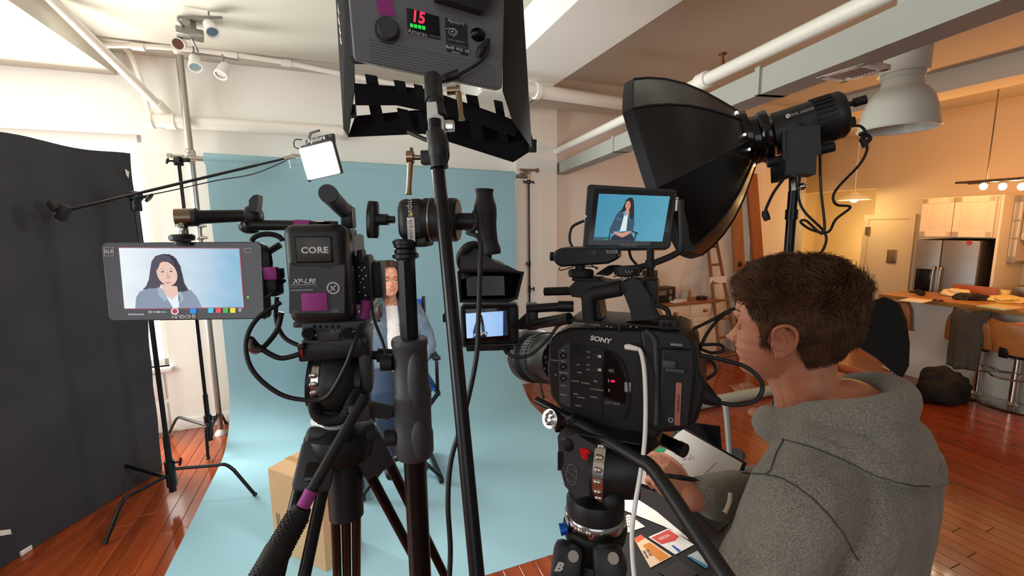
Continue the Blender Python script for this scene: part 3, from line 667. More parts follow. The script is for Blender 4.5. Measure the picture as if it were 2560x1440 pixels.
# open shelf unit right of it, and low counter
s1, s0 = g0-.01, g0-.9; z1, z0 = gz1, kz(2540, 600, GA)
g = G(); wbox(g, GA+.02, KA-.01, s0, s1, z1-.28*0-.02, z1); wbox(g, GA+.02, KA-.01, s0, s1, z0, z0+.025); wbox(g, GA+.02, KA-.01, s1-.02, s1, z0, z1); wbox(g, GA+.02, KA-.01, s0, s0+.02, z0, z1); wbox(g, GA+.02, KA-.01, s0, s1, z1-.42, z1-.02)
tag(build(g, 'open_shelf', CBM, smooth=False), 'cream open wall shelf at the right edge of the frame', 'shelf')
g = G(); g.lathe([(0, 0), (.05, 0), (.09, .06), (.085, .06), (.048, .006), (0, .006)], T(AB(GA+.15, s1-.14, z0+.026)), 20)
tag(build(g, 'red_bowl', mat('red_ceramic', 'a8483c', .3)), 'red bowl on the open wall shelf', 'bowl')
g = G(); wbox(g, KA-.50, KA-.01, -1.5, c0_-.05, .08, .86); tag(build(g, 'base_cabinet', CBM, smooth=False), 'cream base cabinets along the kitchen wall', 'cabinet')
g = G(); wbox(g, KA-.53, KA-.01, -1.5, c0_-.04, .86, .9, .004); tag(build(g, 'worktop', mat('dark_stone', '1e1a18', .3)), 'dark stone worktop behind the island', 'worktop')
g = G(); q = AB(KA-.3, g0-.12, .9); g.box((.2, .2, .2), T(q+Vector((0, 0, .1))) @ R21, .02); g.cyl(q-DA*.1+Vector((0, 0, .1)), q-DA*.115+Vector((0, 0, .1)), .035); tag(build(g, 'toaster', STL), 'small steel appliance with a round dial on the worktop', 'appliance')
# hall: pendant domes
def dome(c, r, label, m, glow_=None, stem=True, h=.6):
    rt = thing('pendant_lamp', label, 'pendant lamp', c)
    g = G(); g.shell([(r*.3, r*.5*h/.6), (r*.62, r*.36*h/.6), (r*.86, r*.16*h/.6), (r, 0), (r*.97, 0), (r*.84, r*.15*h/.6), (r*.6, r*.33*h/.6), (r*.0, r*.46*h/.6)], T(c), 32); g.lathe([(0, r*.5*h/.6), (r*.3, r*.5*h/.6), (r*.2, r*.62*h/.6), (0, r*.64*h/.6)], T(c), 20); build(g, 'shade', m, rt)
    if stem:
        g = G(); g.cyl(c+Vector((0, 0, r*.5)), Vector((c.x, c.y, CZ)), .006, n=8); build(g, 'cord', WHT, rt)
    g = G(); g.ell(r*.3, T(c+Vector((0, 0, r*.12)))); build(g, 'bulb', glow_ or WHT, rt)
    return rt
WB = mat('warm_bulb', 'ffffff', .5, emit='ffd890', estr=14)
c = onp(2135, 500, AB(KA-.5, 0), DA); dome(c, .2, 'small cream dome lamp glowing in front of the hall', mat('cream_enamel', 'e8dcb8', .35, emit='ffcf80', estr=.25), WB, h=.5)
light('POINT', 'hall_dome_light', c+Vector((0, 0, -.08)), 9, (1, .72, .32), .05)
# big industrial dome
c = onz(2243, 322, 2.30); k = .158
dm = thing('dome_lamp', 'large white industrial dome lamp hanging near the vent', 'lamp', c)
EN = mat('white_enamel', 'cfd0c6', .3)
g = G(); pr = [(1.0, 0), (.99, .12), (.93, .5), (.82, .85), (.68, 1.08), (.54, 1.2), (.52, 1.26), (.50, 1.45), (.54, 1.48), (.54, 1.62), (.34, 1.66), (0, 1.68)]
g.shell([(r*k, h*k) for r, h in pr], T(c), 40); g.shell([(r*k*.96, h*k) for r, h in pr[:6]]+[(0, 1.2*k)], T(c), 40); g.tube([c+Vector((k*math.cos(t*PI/16), k*math.sin(t*PI/16), 0)) for t in range(33)], .006, 6, cap=False); build(g, 'shade', EN, dm)
g = G(); g.cyl(c+Vector((0, 0, 1.6*k)), c+Vector((0, 0, 2.9*k)), .10*1, n=24); g.cyl(c+Vector((0, 0, 2.9*k)), Vector((c.x, c.y, CZ)), .05, n=16); build(g, 'ballast_housing', EN, dm)
g = G(); g.ell((.05, .05, .08), T(c+Vector((0, 0, .1)))); build(g, 'bulb', WHT, dm)
# hanging rack lamp with two visible bulbs
c0 = onp(2405, 458, AB(KA-1.4, 0), DA); c1 = c0-DB*1.9
rk = thing('rack_lamp', 'flat metal rack lamp with glowing bulbs above the island', 'lamp', c0.lerp(c1, .5))
g = G(); 
for a_ in (-.12, .12): g.tube([c0+DA*a_, c1+DA*a_], .012, 8)
for t in range(8): q = c0.lerp(c1, t/7); g.tube([q-DA*.12, q+DA*.12], .008, 8)
build(g, 'rack', BRASS, rk)
for x in (2460, 2508, 2556):
    q = onp(x, 456, c0, DA); g = G(); g.ell((.03, .03, .035), T(q+Vector((0, 0, -.04)))); b_ = build(g, 'bulb', mat('hot_bulb', 'ffffff', .5, emit='ffe8c0', estr=40), rk)
g = G()
for t in (.1, .9): q = c0.lerp(c1, t); g.cyl(q, Vector((q.x, q.y, CZ)), .006, n=6)
build(g, 'hanger', BRASS, rk)
# ------------------------------------------------------------------ island with its things and stools
IA = 6.05; ib1 = toAB(onp(2195, 742, AB(IA, 0), DA))[1]; iz = .985
g = G(); wbox(g, IA+.25, IA+.50, -1.2, ib1-.06, 0, iz-.05, .003); isl = tag(build(g, 'island', mat('island_white', 'd8d4ca', .7, bump=.15, bscale=14)), 'white panelled kitchen island along the right side', 'island')
g = G(); wbox(g, IA, IA+.70, -1.2, ib1, iz-.05, iz, .006); tag(build(g, 'countertop', mat('butcher_block', 'b07838', .35, var=.15, vscale=7, stretch=(6, .8, 1))), 'warm wooden countertop on the white island', 'countertop')
def onI(px, py): return onz(px, py, iz)
q = onI(2300, 738); M = T(q) @ RZ(60)
hp = thing('headphones', 'black headphones lying near the far end of the countertop', 'headphones', q)
for s in (-.07, .07): g = G(); g.cyl(M @ Vector((s, 0, .03)), M @ Vector((s*.6, 0, .03)), .032); build(g, 'ear_cup', BLK2, hp)
g = G(); g.tube([M @ Vector((.075*math.cos(t), .1*math.sin(t), .035)) for t in [PI*k/12 for k in range(13)]], .008, 8); build(g, 'headband', BLK2, hp)
def crumple(name, c, r, m, label, cat, sc=(1, 1, .5), amp=.35, seed=0, fq=3):
    g = G(); g.ell(1, Matrix.Identity(4), 28, 18); out = []
    for v in g.v:
        v = Vector(v); n = 1+amp*noise.noise(v*fq*.6+Vector((seed, 0, 0)))+amp*.5*noise.noise(v*fq*1.7+Vector((0, seed, 0)))
        p = Vector((v.x*sc[0], v.y*sc[1], max(v.z*sc[2], -.3*sc[2]) if sc[2] < 3 else v.z))*r*n; out.append(tuple(Vector(c)+p+Vector((0, 0, .3*sc[2]*r))))
    g.v = out; zmin = min(v[2] for v in out); g.v = [(v[0], v[1], v[2]-zmin+c[2]) for v in g.v]
    return tag(build(g, name, m, angle=25), label, cat)
crumple('crumpled_bag', onI(2392, 740), .12, mat('bag_cream', 'e6d6a8', .5, emit=None), 'crumpled cream paper bag on the countertop', 'bag', seed=2)
crumple('dark_cloth', onI(2425, 748), .13, BLK2, 'dark cloth lying behind the cream bag on the countertop', 'cloth', (1.3, .8, .35), seed=5)
crumple('food_wrapper', onI(2520, 752), .16, mat('wrapper', 'e8cf80', .4), 'yellowish food wrapper near the right edge of the countertop', 'wrapper', (1.2, 1, .25), seed=8)
q = onI(2510, 745); g = G(); g.lathe([(0, 0), (.04, 0), (.045, .05), (.045, .06), (0, .06)], T(q+Vector((0, 0, .03))), 20); tag(build(g, 'food_tub', mat('tub_yellow', 'f2dc88', .35)), 'small round yellow tub on the wrapper', 'tub')
q = onI(2290, 752); g = G(); g.box((.3, .2, .008), T(q+Vector((0, 0, .004))) @ RZ(30), .001); tag(build(g, 'notebook', WHT), 'thin white notebook at the far end of the countertop', 'notebook')
for i, (x, y) in enumerate(((2337, 752), (2352, 754))):
    q = onI(x, y); g = G(); g.ell((.022, .022, .012), T(q+Vector((0, 0, .012)))); tag(build(g, 'round_cap', mat('dark_red', '5a1a14', .3)), ['left one of two small dark red caps by the paper bag', 'right one of two small dark red caps by the paper bag'][i], 'cap')
q = onI(2530, 775); g = G(); g.box((.3, .22, .02), T(q+Vector((0, .1, .01))) @ RZ(15), .004); tag(build(g, 'serving_tray', mat('tray', 'd8c890', .3)), 'pale flat tray at the front edge of the countertop', 'tray')
WS = mat('stool_wood', 'b8743c', .4, var=.15, vscale=5, stretch=(1, 1, 4))
def stool(px, py, yaw, label, seat_z=.70):
    q = fl(px, py); M = T(q) @ RZ(yaw)
    r = thing('bar_stool', label, 'bar stool', q, None)
    g = G(); g.lathe([(0, 0), (.2, 0), (.21, .008), (.19, .018), (.05, .03), (.03, .06), (0, .06)], M, 36); build(g, 'base', CHR, r)
    g = G(); g.cyl(M @ Vector((0, 0, .05)), M @ Vector((0, 0, seat_z-.04)), .025, n=16); g.cyl(M @ Vector((0, 0, .05)), M @ Vector((0, 0, .35)), .03, n=16); build(g, 'post', CHR, r)
    g = G(); g.tube([M @ Vector((.15*math.cos(t), .15*math.sin(t)+.05, .32)) for t in [2*PI*k/24 for k in range(25)]], .01, 8, cap=False); g.tube([M @ Vector((0, -.1, .32)), M @ Vector((0, 0, .32))], .01, 8); build(g, 'foot_ring', CHR, r)
    def sf(u, v):
        x = (u-.5)*2; 
        if v < .5: t = v/.5; y = -.2+.36*t; z = .012*math.cos(x*1.5)+.02*abs(x)**2
        else: t = (v-.5)/.5; y = .16+.07*math.sin(t*1.4); z = .0+.33*t+.02*abs(x)**2
        w = .2+.03*math.sin(v*PI)-.06*max(0, (v-.85)/.15)**2; y2 = y-(abs(x)**2)*.07*(v > .5)*((v-.5)*2)
        return M @ Vector((x*w, y2, seat_z+z))
    g = G(); g.grid(14, 20, sf); o = build(g, 'seat_shell', WS, r, fix=False); sd = o.modifiers.new('s', 'SOLIDIFY'); sd.thickness = .014
    g = G(); g.box((.07, .02, .12), M @ T((0, .185, seat_z+.03)), .005); g.cyl(M @ Vector((0, 0, seat_z-.05)), M @ Vector((0, 0, seat_z-.012)), .06, n=16); g.box((.05, .2, .012), M @ T((0, .09, seat_z-.02)), .003); build(g, 'bracket', BLKM, r)
    return r
stool(2527, 1018, 98, 'wooden bar stool without a jacket at the right edge', .55)
s2 = stool(2438, 990, 92, 'wooden bar stool with a grey jacket over its back', .55)
stool(2258, 925, 88, 'wooden bar stool half hidden behind the black reflector', .55)
M = T(AB(IA+1.15, kb(2420, IA+1.0), 0)) @ RZ(-60); q = M.translation
# jacket draped over the second stool
q = fl(2438, 990); Mj = T(q) @ RZ(92)
JK = mat('grey_cloth', '5d554b', .9, bump=.4, bscale=90, var=.2)
def jf(side):
    def f(u, v):
        x = (u-.5)*.36*(1-.12*v); top = .55+.385
        L = (.62 if side > 0 else .3)*v
        y = .235+.03*side*min(1, v*6)+.025*side*noise.noise(Vector((u*6, v*2, side)))+.02*side*math.sin(u*17)*v
        return Mj @ Vector((x, y-(abs(u-.5)*2)**2*.07, top-L+.012*math.sin(u*9)*v-.02*(u-.5)))
    return f
g = G(); g.grid(24, 20, jf(1)); g.grid(24, 20, jf(-1)); o = build(g, 'jacket', JK, fix=False); o.modifiers.new('s', 'SOLIDIFY').thickness = .012; tag(o, 'grey jacket draped over the back of a bar stool', 'jacket')
# small orange chair top showing over the counter
M = T(AB(IA+.78, kb(2450, IA+.8)+.0)) @ RZ(-70)
oc = thing('orange_chair', 'orange wooden chair back showing behind the island', 'chair', M.translation)
g = G(); g.bb((-.2, -.012, .8), (.2, .012, 1.1), M, .02); build(g, 'backrest', mat('orange_wood', 'a85a34', .5), oc)
g = G(); g.bb((-.2, -.4, .62), (.2, 0, .65), M, .01); build(g, 'seat', mat('orange_wood', 'a85a34', .5), oc)
for sx in (-.18, .18):
    for sy in (-.37, -.01): g = G(); g.bb((sx-.014, sy-.012, 0), (sx+.014, sy+.012, .8 if sy > -.1 else .62), M); build(g, 'leg', BLKM, oc)
# black bag on the floor
q = fl(2350, 1000)
o = crumple('backpack', q, .24, mat('black_nylon', '121213', .7, bump=.3, bscale=60), 'black backpack slumped on the floor under the jacket', 'backpack', (1.0, .75, 1.0), .3, 4, 2.2)
# black umbrella reflector behind the man
U0 = onp(2205, 860, AB(5.0, 0), DA); 
ub = thing('black_flag', 'black cloth flag on a chrome stand behind the seated stools', 'flag', (U0.x, U0.y, 0))
ub['label'] = 'black rounded cloth reflector in front of the kitchen island'; ub['category'] = 'reflector'
outl = [(2140, 800), (2170, 755), (2210, 742), (2245, 758), (2262, 800), (2270, 860), (2268, 915), (2252, 945), (2225, 925), (2190, 895), (2150, 870), (2120, 860), (2100, 850), (2110, 820)]
g = G(); g.slab([onp(x, y, U0, DA) for x, y in outl], DA*.03); build(g, 'cloth', mat('deep_black_cloth', '08080a', .95), ub, smooth=False)
g = G(); q = onp(2226, 925, U0, DA); g.cyl(Vector((q.x, q.y, .02)), q+DA*.04, .012); g.lathe([(0, 0), (.12, 0), (.12, .012), (.02, .03), (0, .03)], T((q.x, q.y, 0)), 24); build(g, 'stand', CHR, ub)
M = T(onp(2150, 905, AB(4.75, 0), DA)) @ RZ(math.degrees(TH)+90); zc = M.translation.z; M = T((M.translation.x, M.translation.y, 0)) @ RZ(math.degrees(TH)+90)
cr = thing('wooden_crate', 'low orange wooden crate on the floor behind the man', 'crate', M.translation)
OW = mat('orange_crate', 'b4582c', .5, var=.15, vscale=6)
for y0 in (-.16, .14):
    for k in range(3): g = G(); g.bb((-.32, y0, .02+k*.115), (.32, y0+.02, .125+k*.115), M, .003, 1); build(g, 'slat', OW, cr)
for x0 in (-.32, .30): g = G(); g.bb((x0, -.14, .02), (x0+.02, .14, .355), M, .003, 1); build(g, 'end_board', OW, cr)
g = G(); g.bb((-.3, -.14, .0), (.3, .14, .02), M); build(g, 'bottom', OW, cr)
q = onp(2209, 925, AB(4.95, 0), DA); g = G(); g.box((.1, .12, .3), T((q.x, q.y, .15)) @ R21, .004); tag(build(g, 'white_carton', WHT), 'small white carton beside the orange crate', 'carton')
# roll of paper, plastic wrap and chair frame on the floor
r0, r1 = fl(1752, 1022), fl(1945, 985)
rl = thing('paper_roll', 'pale blue roll of backdrop paper lying on the floor', 'roll', r0.lerp(r1, .5))
dv = (r1-r0); g = G(); g.tube([r0-dv*.5+Vector((0, 0, .055)), r1+dv*.9+Vector((0, 0, .055))], .055, 24); build(g, 'paper', mat('pale_blue_paper', 'a9b8b4', .8), rl)
g = G(); g.tube([r1+dv*.88+Vector((0, 0, .055)), r1+dv*.93+Vector((0, 0, .055))], .03, 16); build(g, 'core', CB, rl)
PW_ = mat('clear_wrap', 'f0d8c8', .15, trans=.85, alpha=.5)
def wrap(c, r, lab, seed):
    o = crumple('plastic_wrap', c, r, PW_, lab, 'plastic wrap', (1, .7, .55), .5, seed, 3); return o
wrap(fl(1862, 985), .14, 'clear crumpled plastic lying against the paper roll', 3)
wrap(fl(1892, 1035), .075, 'small clear plastic scrap in front of the paper roll', 9)
TUBE = mat('grey_tube', '9a9c98', .35, metal=.5)
q = fl(1822, 1190)
tc = thing('folding_trolley', 'grey tube frame with a castor behind the notepad', 'trolley', q)
g = G(); p0 = P(1820, 1140, 2.1); pz = P(1808, 1008, 2.1); base = Vector((p0.x, p0.y, .06))
g.tube(smooth_path([P(1742, 1008, 2.25), P(1795, 1004, 2.12), P(1812, 1012, 2.1), P(1818, 1050, 2.1)], 5)+[P(1825, 1140, 2.1), Vector((P(1825, 1140, 2.1).x, P(1825, 1140, 2.1).y, .06))], .014, 12); build(g, 'frame', TUBE, tc)
g = G(); g.cyl(base+Vector((-.02, 0, 0)), base+Vector((.01, 0, 0)), .055, n=24); build(g, 'castor', BLK2, tc)
g = G(); g.cyl(P(1840, 1138, 2.08), P(1846, 1136, 2.14), .03); build(g, 'lock_knob', BLK2, tc)
# ------------------------------------------------------------------ people
def interp(tab, z):
    tab = sorted(tab); xs = [t[0] for t in tab]; ys = [t[1] for t in tab]; return float(np.interp(z, xs, ys))
FR = [(.122, -.02), (.118, .012), (.110, .040), (.098, .064), (.085, .079), (.07, .088), (.05, .0945), (.032, .097), (.018, .0955), (.004, .087), (-.012, .087), (-.026, .0885), (-.038, .0905), (-.046, .0945), (-.052, .0955), (-.057, .090), (-.062, .0935), (-.069, .092), (-.077, .0855), (-.086, .0875), (-.096, .089), (-.106, .084), (-.114, .07), (-.120, .045)]
BK = [(.122, -.02), (.118, -.055), (.110, -.075), (.095, -.092), (.075, -.104), (.05, -.11), (.02, -.112), (-.01, -.107), (-.035, -.096), (-.055, -.08), (-.075, -.062), (-.095, -.04), (-.11, -.015), (-.120, .02)]
HW = [(.122, 0.004), (.118, .028), (.110, .044), (.098, .057), (.08, .067), (.055, .0735), (.03, .0755), (.005, .0765), (-.02, .0745), (-.04, .070), (-.06, .063), (-.08, .054), (-.095, .043), (-.108, .030), (-.116, .018), (-.120, .008)]
def head_geo(g, M, fem=False, scale=1.0):
    M = M @ Matrix.Scale(scale, 4); n = 44; zs = [z for z in np.linspace(.1215, -.1195, 70)]; vs = []; fs = []
    for z in zs:
        f, b, w = interp(FR, z), interp(BK, z), interp(HW, z)
        xc = -.012+.03*max(0, -z/.12)*1.0; xc = min(max(xc, b+.002), f-.002)
        for k in range(n):
            a = 2*PI*k/n; c, s = math.cos(a), math.sin(a)
            ex = 2.0 if c < 0 else (2.25 if z > -.03 else 2.0)
            cc = abs(c)**(2/ex)*(1 if c > 0 else -1); ss = abs(s)**(2/ex)*(1 if s > 0 else -1)
            x = xc+(f-xc)*cc if c > 0 else xc+(xc-b)*cc
            vs.append((x, w*ss, z))
    m = len(zs)
    fs = [[i*n+k, i*n+(k+1) % n, (i+1)*n+(k+1) % n, (i+1)*n+k] for i in range(m-1) for k in range(n)]+[list(range(n)), [(m-1)*n+k for k in range(n)][::-1]]
    g.add(vs, fs, M)
    nn = .85 if fem else 1
    # nose
    sec = [(.010, .083, .0060, .090), (0, .082, .0065, .0935), (-.01, .083, .0085, .100), (-.02, .084, .011, .1075), (-.028, .085, .0135, .1135), (-.034, .086, .015, .1205), (-.040, .087, .0155, .1165), (-.0435, .088, .013, .106)]
    vs = []; q = 16
    for z, xb, w, xt in sec:
        xt = xb+(xt-xb)*nn; w *= nn
        for k in range(q):
            a = 2*PI*k/q; c, s = math.cos(a), math.sin(a)
            vs.append((xb-.012+(xt-xb+.012)*max(c, -.2), w*s*(1.25 if c < .3 else 1-.25*c), z))
    fs = [[i*q+k, i*q+(k+1) % q, (i+1)*q+(k+1) % q, (i+1)*q+k] for i in range(len(sec)-1) for k in range(q)]+[list(range(q)), [(len(sec)-1)*q+k for k in range(q)][::-1]]
    g.add(vs, fs, M)
    for s in (-1, 1):
        g.ell((.011*nn, .0065*nn, .008*nn), M @ T((.0935, s*.0125*nn, -.037)))       # alae
        g.tube([M @ Vector(p) for p in ((.090, s*.012, .027), (.0885, s*.03, .031), (.078, s*.047, .024))], [.0075*nn*scale, .0075*nn*scale, .005*scale], 10)   # brow
        g.ell((.008, .0175, .011), M @ T((.0795, s*.0305, .002)))                    # eyelid mound
        # ear
        E = M @ T((-.005, s*.0745, -.014)) @ RZ(s*24) @ RY(-8) @ Matrix.Scale(1.18, 4)
        pts = [(.004, .006, -.012), (.010, .010, .004), (.012, .014, .018), (.004, .018, .028), (-.008, .019, .030), (-.018, .018, .022), (-.0215, .016, .008), (-.0195, .014, -.006), (-.013, .011, -.018), (-.006, .008, -.026), (.000, .006, -.028)]
        sp = smooth_path([Vector((x, s*y, z)) for x, y, z in pts], 4)
        g.tube([E @ p for p in sp], [.0042*scale]*len(sp), 8)
        ah = smooth_path([Vector((x, s*y, z)) for x, y, z in ((.0, .012, .018), (-.008, .014, .016), (-.012, .013, .004), (-.010, .011, -.010), (-.002, .010, -.014))], 4)
        g.tube([E @ p for p in ah], [.003*scale]*len(ah), 8)
        g.ell((.0175, .003, .026), E @ T((-.006, s*.009, .001)))
        g.ell((.008, .005, .009), E @ T((-.004, s*.008, -.022)))
        g.ell((.0045, .004, .006), E @ T((.008, s*.008, -.006)))
        g.ell((.010, .012, .024), E @ T((-.001, -s*.001, 0)))
    g.ell((.010, .0225, .0052), M @ T((.0875, 0, -.0515))); g.ell((.0095, .0195, .0058), M @ T((.086, 0, -.0635)))
def hand_geo(g, M, curl=(40, 45, 35), spread=6, thumb=(35, 20), s=1.0, side=1, per=None):
    '''M: wrist origin, +x toward the fingertips, +z out of the back of the hand, +y toward the thumb (times side)'''
    def p_(x, y, z): return M @ Vector((x*s, y*s*side, z*s))
    for t in range(6):
        y = -.036+.0135*t; g.tube([p_(-.005, y*.62, 0), p_(.03, y*.85, .003), p_(.062, y*.97, .004), p_(.088, y*1.0, .001)], [.012*s, .0145*s, .0135*s, .0105*s], 10)
    g.ell((.034*s, .036*s, .012*s), M @ T((.045*s, 0, -.004*s)))
    tips = []
    for i, (y, L, r) in enumerate(((.030, .074, .0088), (.010, .082, .0092), (-.011, .076, .0088), (-.031, .060, .0078))):
        c = per[i] if per else curl; an = math.radians(spread*(1.5-i)/1.5*.5); d = Vector((math.cos(an), math.sin(an), 0)); x = Vector((.085, y, .002)); ang = 0; pts = [x.copy()]
        for seg, cc in zip((.46, .30, .24), c):
            ang += math.radians(cc); x = x+Vector((d.x*math.cos(ang), d.y*math.cos(ang), -math.sin(ang)))*L*seg; pts.append(x.copy())
        pp = [p_(*q) for q in pts]; chain(g, pp, [r*s*1.05, r*s, r*s*.93, r*s*.78], 10, 3); tips.append(pp[-1])
    a, b = map(math.radians, thumb)
    q0 = Vector((.018, .026, -.006)); q1 = q0+Vector((math.cos(a)*.036, math.sin(a)*.036, -.012)); q2 = q1+Vector((math.cos(a*.55)*.030, math.sin(a*.55)*.030, -.030*math.sin(b))); q3 = q2+Vector((.023*math.cos(a*.2), .023*math.sin(a*.2), -.023*math.sin(b*1.6)))
    chain(g, [p_(*q) for q in (q0, q1, q2, q3)], [.0145*s, .012*s, .0105*s, .0082*s], 10, 3)
    return tips
def seglerp(a, b, t): return Vector(a).lerp(Vector(b), t)
SKIN = mat('skin', 'c98a6c', .5, sss=.12, bump=.12, bscale=500, col2='bd7659', vscale=14)
SKINW = mat('skin_light', 'e0ac90', .48, sss=.12, col2='c68266', vscale=30)
HAIR = mat('brown_hair', '4c3220', .5, col2='6e4c32', vscale=30, spec=.35)
HAIRD = mat('dark_hair', '2a1a16', .42, col2='3c2620', vscale=60, spec=.4)
LIP = mat('lip', 'b4685a', .45); EYE = mat('eye_white', 'e4ddd6', .2); IRIS = mat('iris', '3a2a1c', .2)
HOOD = mat('grey_fleece', '928d82', .95, bump=.9, bscale=480, col2='645f56', vscale=420, detail=2, sheen=.25)
# ---- standing man in the grey hoodie
mb = Vector((1.60, .93, 0)); 
E0 = P(1969, 800, .885)   # ear level, side of the head facing the camera
man = thing('person', 'man in a grey hooded sweatshirt holding a pen, seen from behind in profile', 'person', (E0.x+.02, E0.y-.02, 0))
vr = Vector((E0.x, E0.y, 0)).normalized(); sp_ = Vector((-vr.y, vr.x, 0))     # left across the view
th = math.radians(12); hf = sp_*math.cos(th)+vr*math.sin(th); hl = Vector((-hf.y, hf.x, 0))
HO = E0-hl*.0745+hf*.006+Vector((0, 0, .006))
MH = frame(HO, hf, (0, 0, 1)); MH = MH @ RY(2)       # x forward, y left, z up
if (MH.to_3x3() @ Vector((0, 1, 0))).dot(hl) < 0: MH = frame(HO, hf) @ Matrix.Diagonal((1, -1, 1, 1))
MH0 = MH.copy(); MH = T(Vector((0, 0, -.036))-vr*.0+sp_*.012) @ MH
g = G(); head_geo(g, MH, scale=1.03)
def h0(x, y, z): return MH0 @ Vector((x, y, z))
def hm(x, y, z): return MH @ Vector((x, y, z))
# neck and shoulders core
nb0 = hm(-.045, 0, -.04); nb1 = hm(-.075, 0, -.16)
chain(g, [hm(-.03, 0, -.05), hm(-.042, 0, -.10), hm(-.068, 0, -.17)], [.06, .056, .066], 20)
chain(g, [hm(.01, .0, -.09), hm(-.02, 0, -.14), hm(-.04, 0, -.19)], [.034, .042, .05], 14)
tf = hf.copy(); tf = (sp_*math.cos(math.radians(22))+vr*math.sin(math.radians(22))); tl = Vector((-tf.y, tf.x, 0))   # torso facing
SH = h0(-.10, 0, -.235); 
def bd_(f, l, z): return SH+tf*f+tl*l+Vector((0, 0, z))
chain(g, [bd_(0, 0, .02), bd_(-.02, 0, -.12), bd_(0, 0, -.34), bd_(.0, 0, -.5)], [.085, .12, .115, .12], 18)
shL, shR = bd_(0, .185, -.03), bd_(.02, -.185, -.03)
WR = P(1722, 1246, .93); 
elR = bd_(.12, -.25, -.27); elL = bd_(.05, .26, -.31); wrL = bd_(.20, .13, -.56)
chain(g, [shR, elR, WR], [.05, .04, .026], 12, 6)
chain(g, [shL, elL, wrL], [.05, .04, .026], 12, 6)
hand_geo(g, frame(wrL, tf+Vector((0, 0, -.3)), (0, 0, 1)), side=-1)
# legs
for s in (-1, 1):
    hp_ = bd_(0, s*.09, -.55); hz = hp_.z
    chain(g, [hp_, Vector((hp_.x, hp_.y, hz*.52)), Vector((hp_.x, hp_.y, .09))], [.085, .06, .045], 12, 4)
    chain(g, [Vector((hp_.x, hp_.y, .05)), Vector((hp_.x, hp_.y, .045))+tf*.17], [.04, .03], 10, 3)
# hand holding the pen: back of the hand toward the camera, fingers up and left
HT = P(1640, 1172, .965)
hx = (P(1652, 1178, .95)-WR).normalized(); hz_ = (CAM-WR).normalized()*.8+Vector((0, 0, .25))+DA*.35
MHd = frame(WR, hx, hz_); MHd = MHd @ RX(-8)
tips = hand_geo(g, MHd, curl=(38, 50, 30), thumb=(38, 40), s=.84, side=-1, per=((30, 38, 22), (48, 48, 30), (60, 55, 35), (66, 58, 38)))
me = blob(g, .0025, 2, .45)
# sculpt eye sockets on the fused mesh
Mi = MH.inverted()
for v in me.vertices:
    p = Mi @ v.co
    if p.x > .05 and abs(p.z) < .03:
        for s in (-1, 1):
            d2 = ((p.y-s*.031)/.013)**2+((p.z-.006)/.0075)**2
            if d2 < 6: v.co -= (MH.to_3x3() @ Vector((1, 0, 0)))*.0045*math.exp(-d2)
    if -.06 < p.x < .02 and abs(p.y) > .07 and -.06 < p.z < .04:
        d2 = ((p.x+.004)/.007)**2+((p.z+.012)/.009)**2; v.co -= (MH.to_3x3() @ Vector((0, 1 if p.y > 0 else -1, 0)))*.006*math.exp(-d2)
body = finish(me, 'body', SKIN, man, angle=180)
sk = SKIN
for s in (-1, 1):
    g = G(); g.ell(.0118, MH @ T((.0745, s*.0315, .003))); e = build(g, 'eye', EYE, man)
    g = G(); g.ell((.002, .0055, .0055), MH @ T((.0858, s*.0318, .003))); build(g, 'iris', IRIS, e)
    g = G(); 
    for k in range(26):
        t = k/25; q = (.0975-.020*t**2, s*(.014+.036*t), .030+.006*math.sin(t*2.6)); g.tube([hm(*q), hm(q[0]+.0015, q[1]+s*.006, q[2]+.0035)], [.0009, .0003], 4)
    build(g, 'eyebrow', HAIR, man)
g = G(); g.ell((.0085, .0225, .0042), MH @ T((.0915, 0, -.0515))); g.ell((.0085, .019, .0048), MH @ T((.0895, 0, -.0635))); build(g, 'lips', LIP, man)
# hair: cap plus curled locks
def hair_surface(x, y, z): return None
def hairline(x, y, z):
    'true where hair grows, in head space'
    if z > .088: return x < .092
    if x > .062 and z < .095: return False
    if z > .045: return x < .062+.25*(z-.06)
    if z > .015: return x < .036+(z-.015)*.75
    if z > -.03: return x < .030 and (x > .010 or x < -.036 or z > .018)
    return x < -.038-.25*(-z-.035) and z > -.118
def skullpt(z, a, off=0):
    f, b, w = interp(FR, z), interp(BK, z), interp(HW, z); xc = min(max(-.012+.03*max(0, -z/.12), b+.002), f-.002)
    c, s = math.cos(a), math.sin(a)
    x = xc+(f-xc)*c if c > 0 else xc+(xc-b)*c; p = Vector((x, w*s, z)); nrm = Vector((c/max(.02, (f-xc if c > 0 else xc-b)), s/max(.02, w), 0)); nrm = nrm.normalized()
    nz = max(-.4, min(1, (z-.03)/.085)); nz = nz**3 if nz > 0 else nz*.2
    n = (nrm*(1-max(0, nz)*.9)+Vector((0, 0, 1))*nz).normalized(); return p+n*off, n
rnd = random.Random(11)
def hair_off(x, z): return .007+.020*max(0, min(1, (z-.045)/.05))+.012*max(0, min(1, (-x-.02)/.07))*max(0, min(1, (z+.03)/.06))
g = G(); nz_, na = 60, 72; pts = {}
for i in range(nz_):
    z = .1215-(.1215+.105)*i/(nz_-1)
    for k in range(na):
        a = 2*PI*k/na; p0, n0 = skullpt(z, a)
        if hairline(p0.x, p0.y, p0.z):
            o_ = hair_off(p0.x, z)*.62-.001+.004*noise.noise(p0*30)
        else: o_ = -.007
        p, n = skullpt(z, a, o_); pts[i, k] = p
    
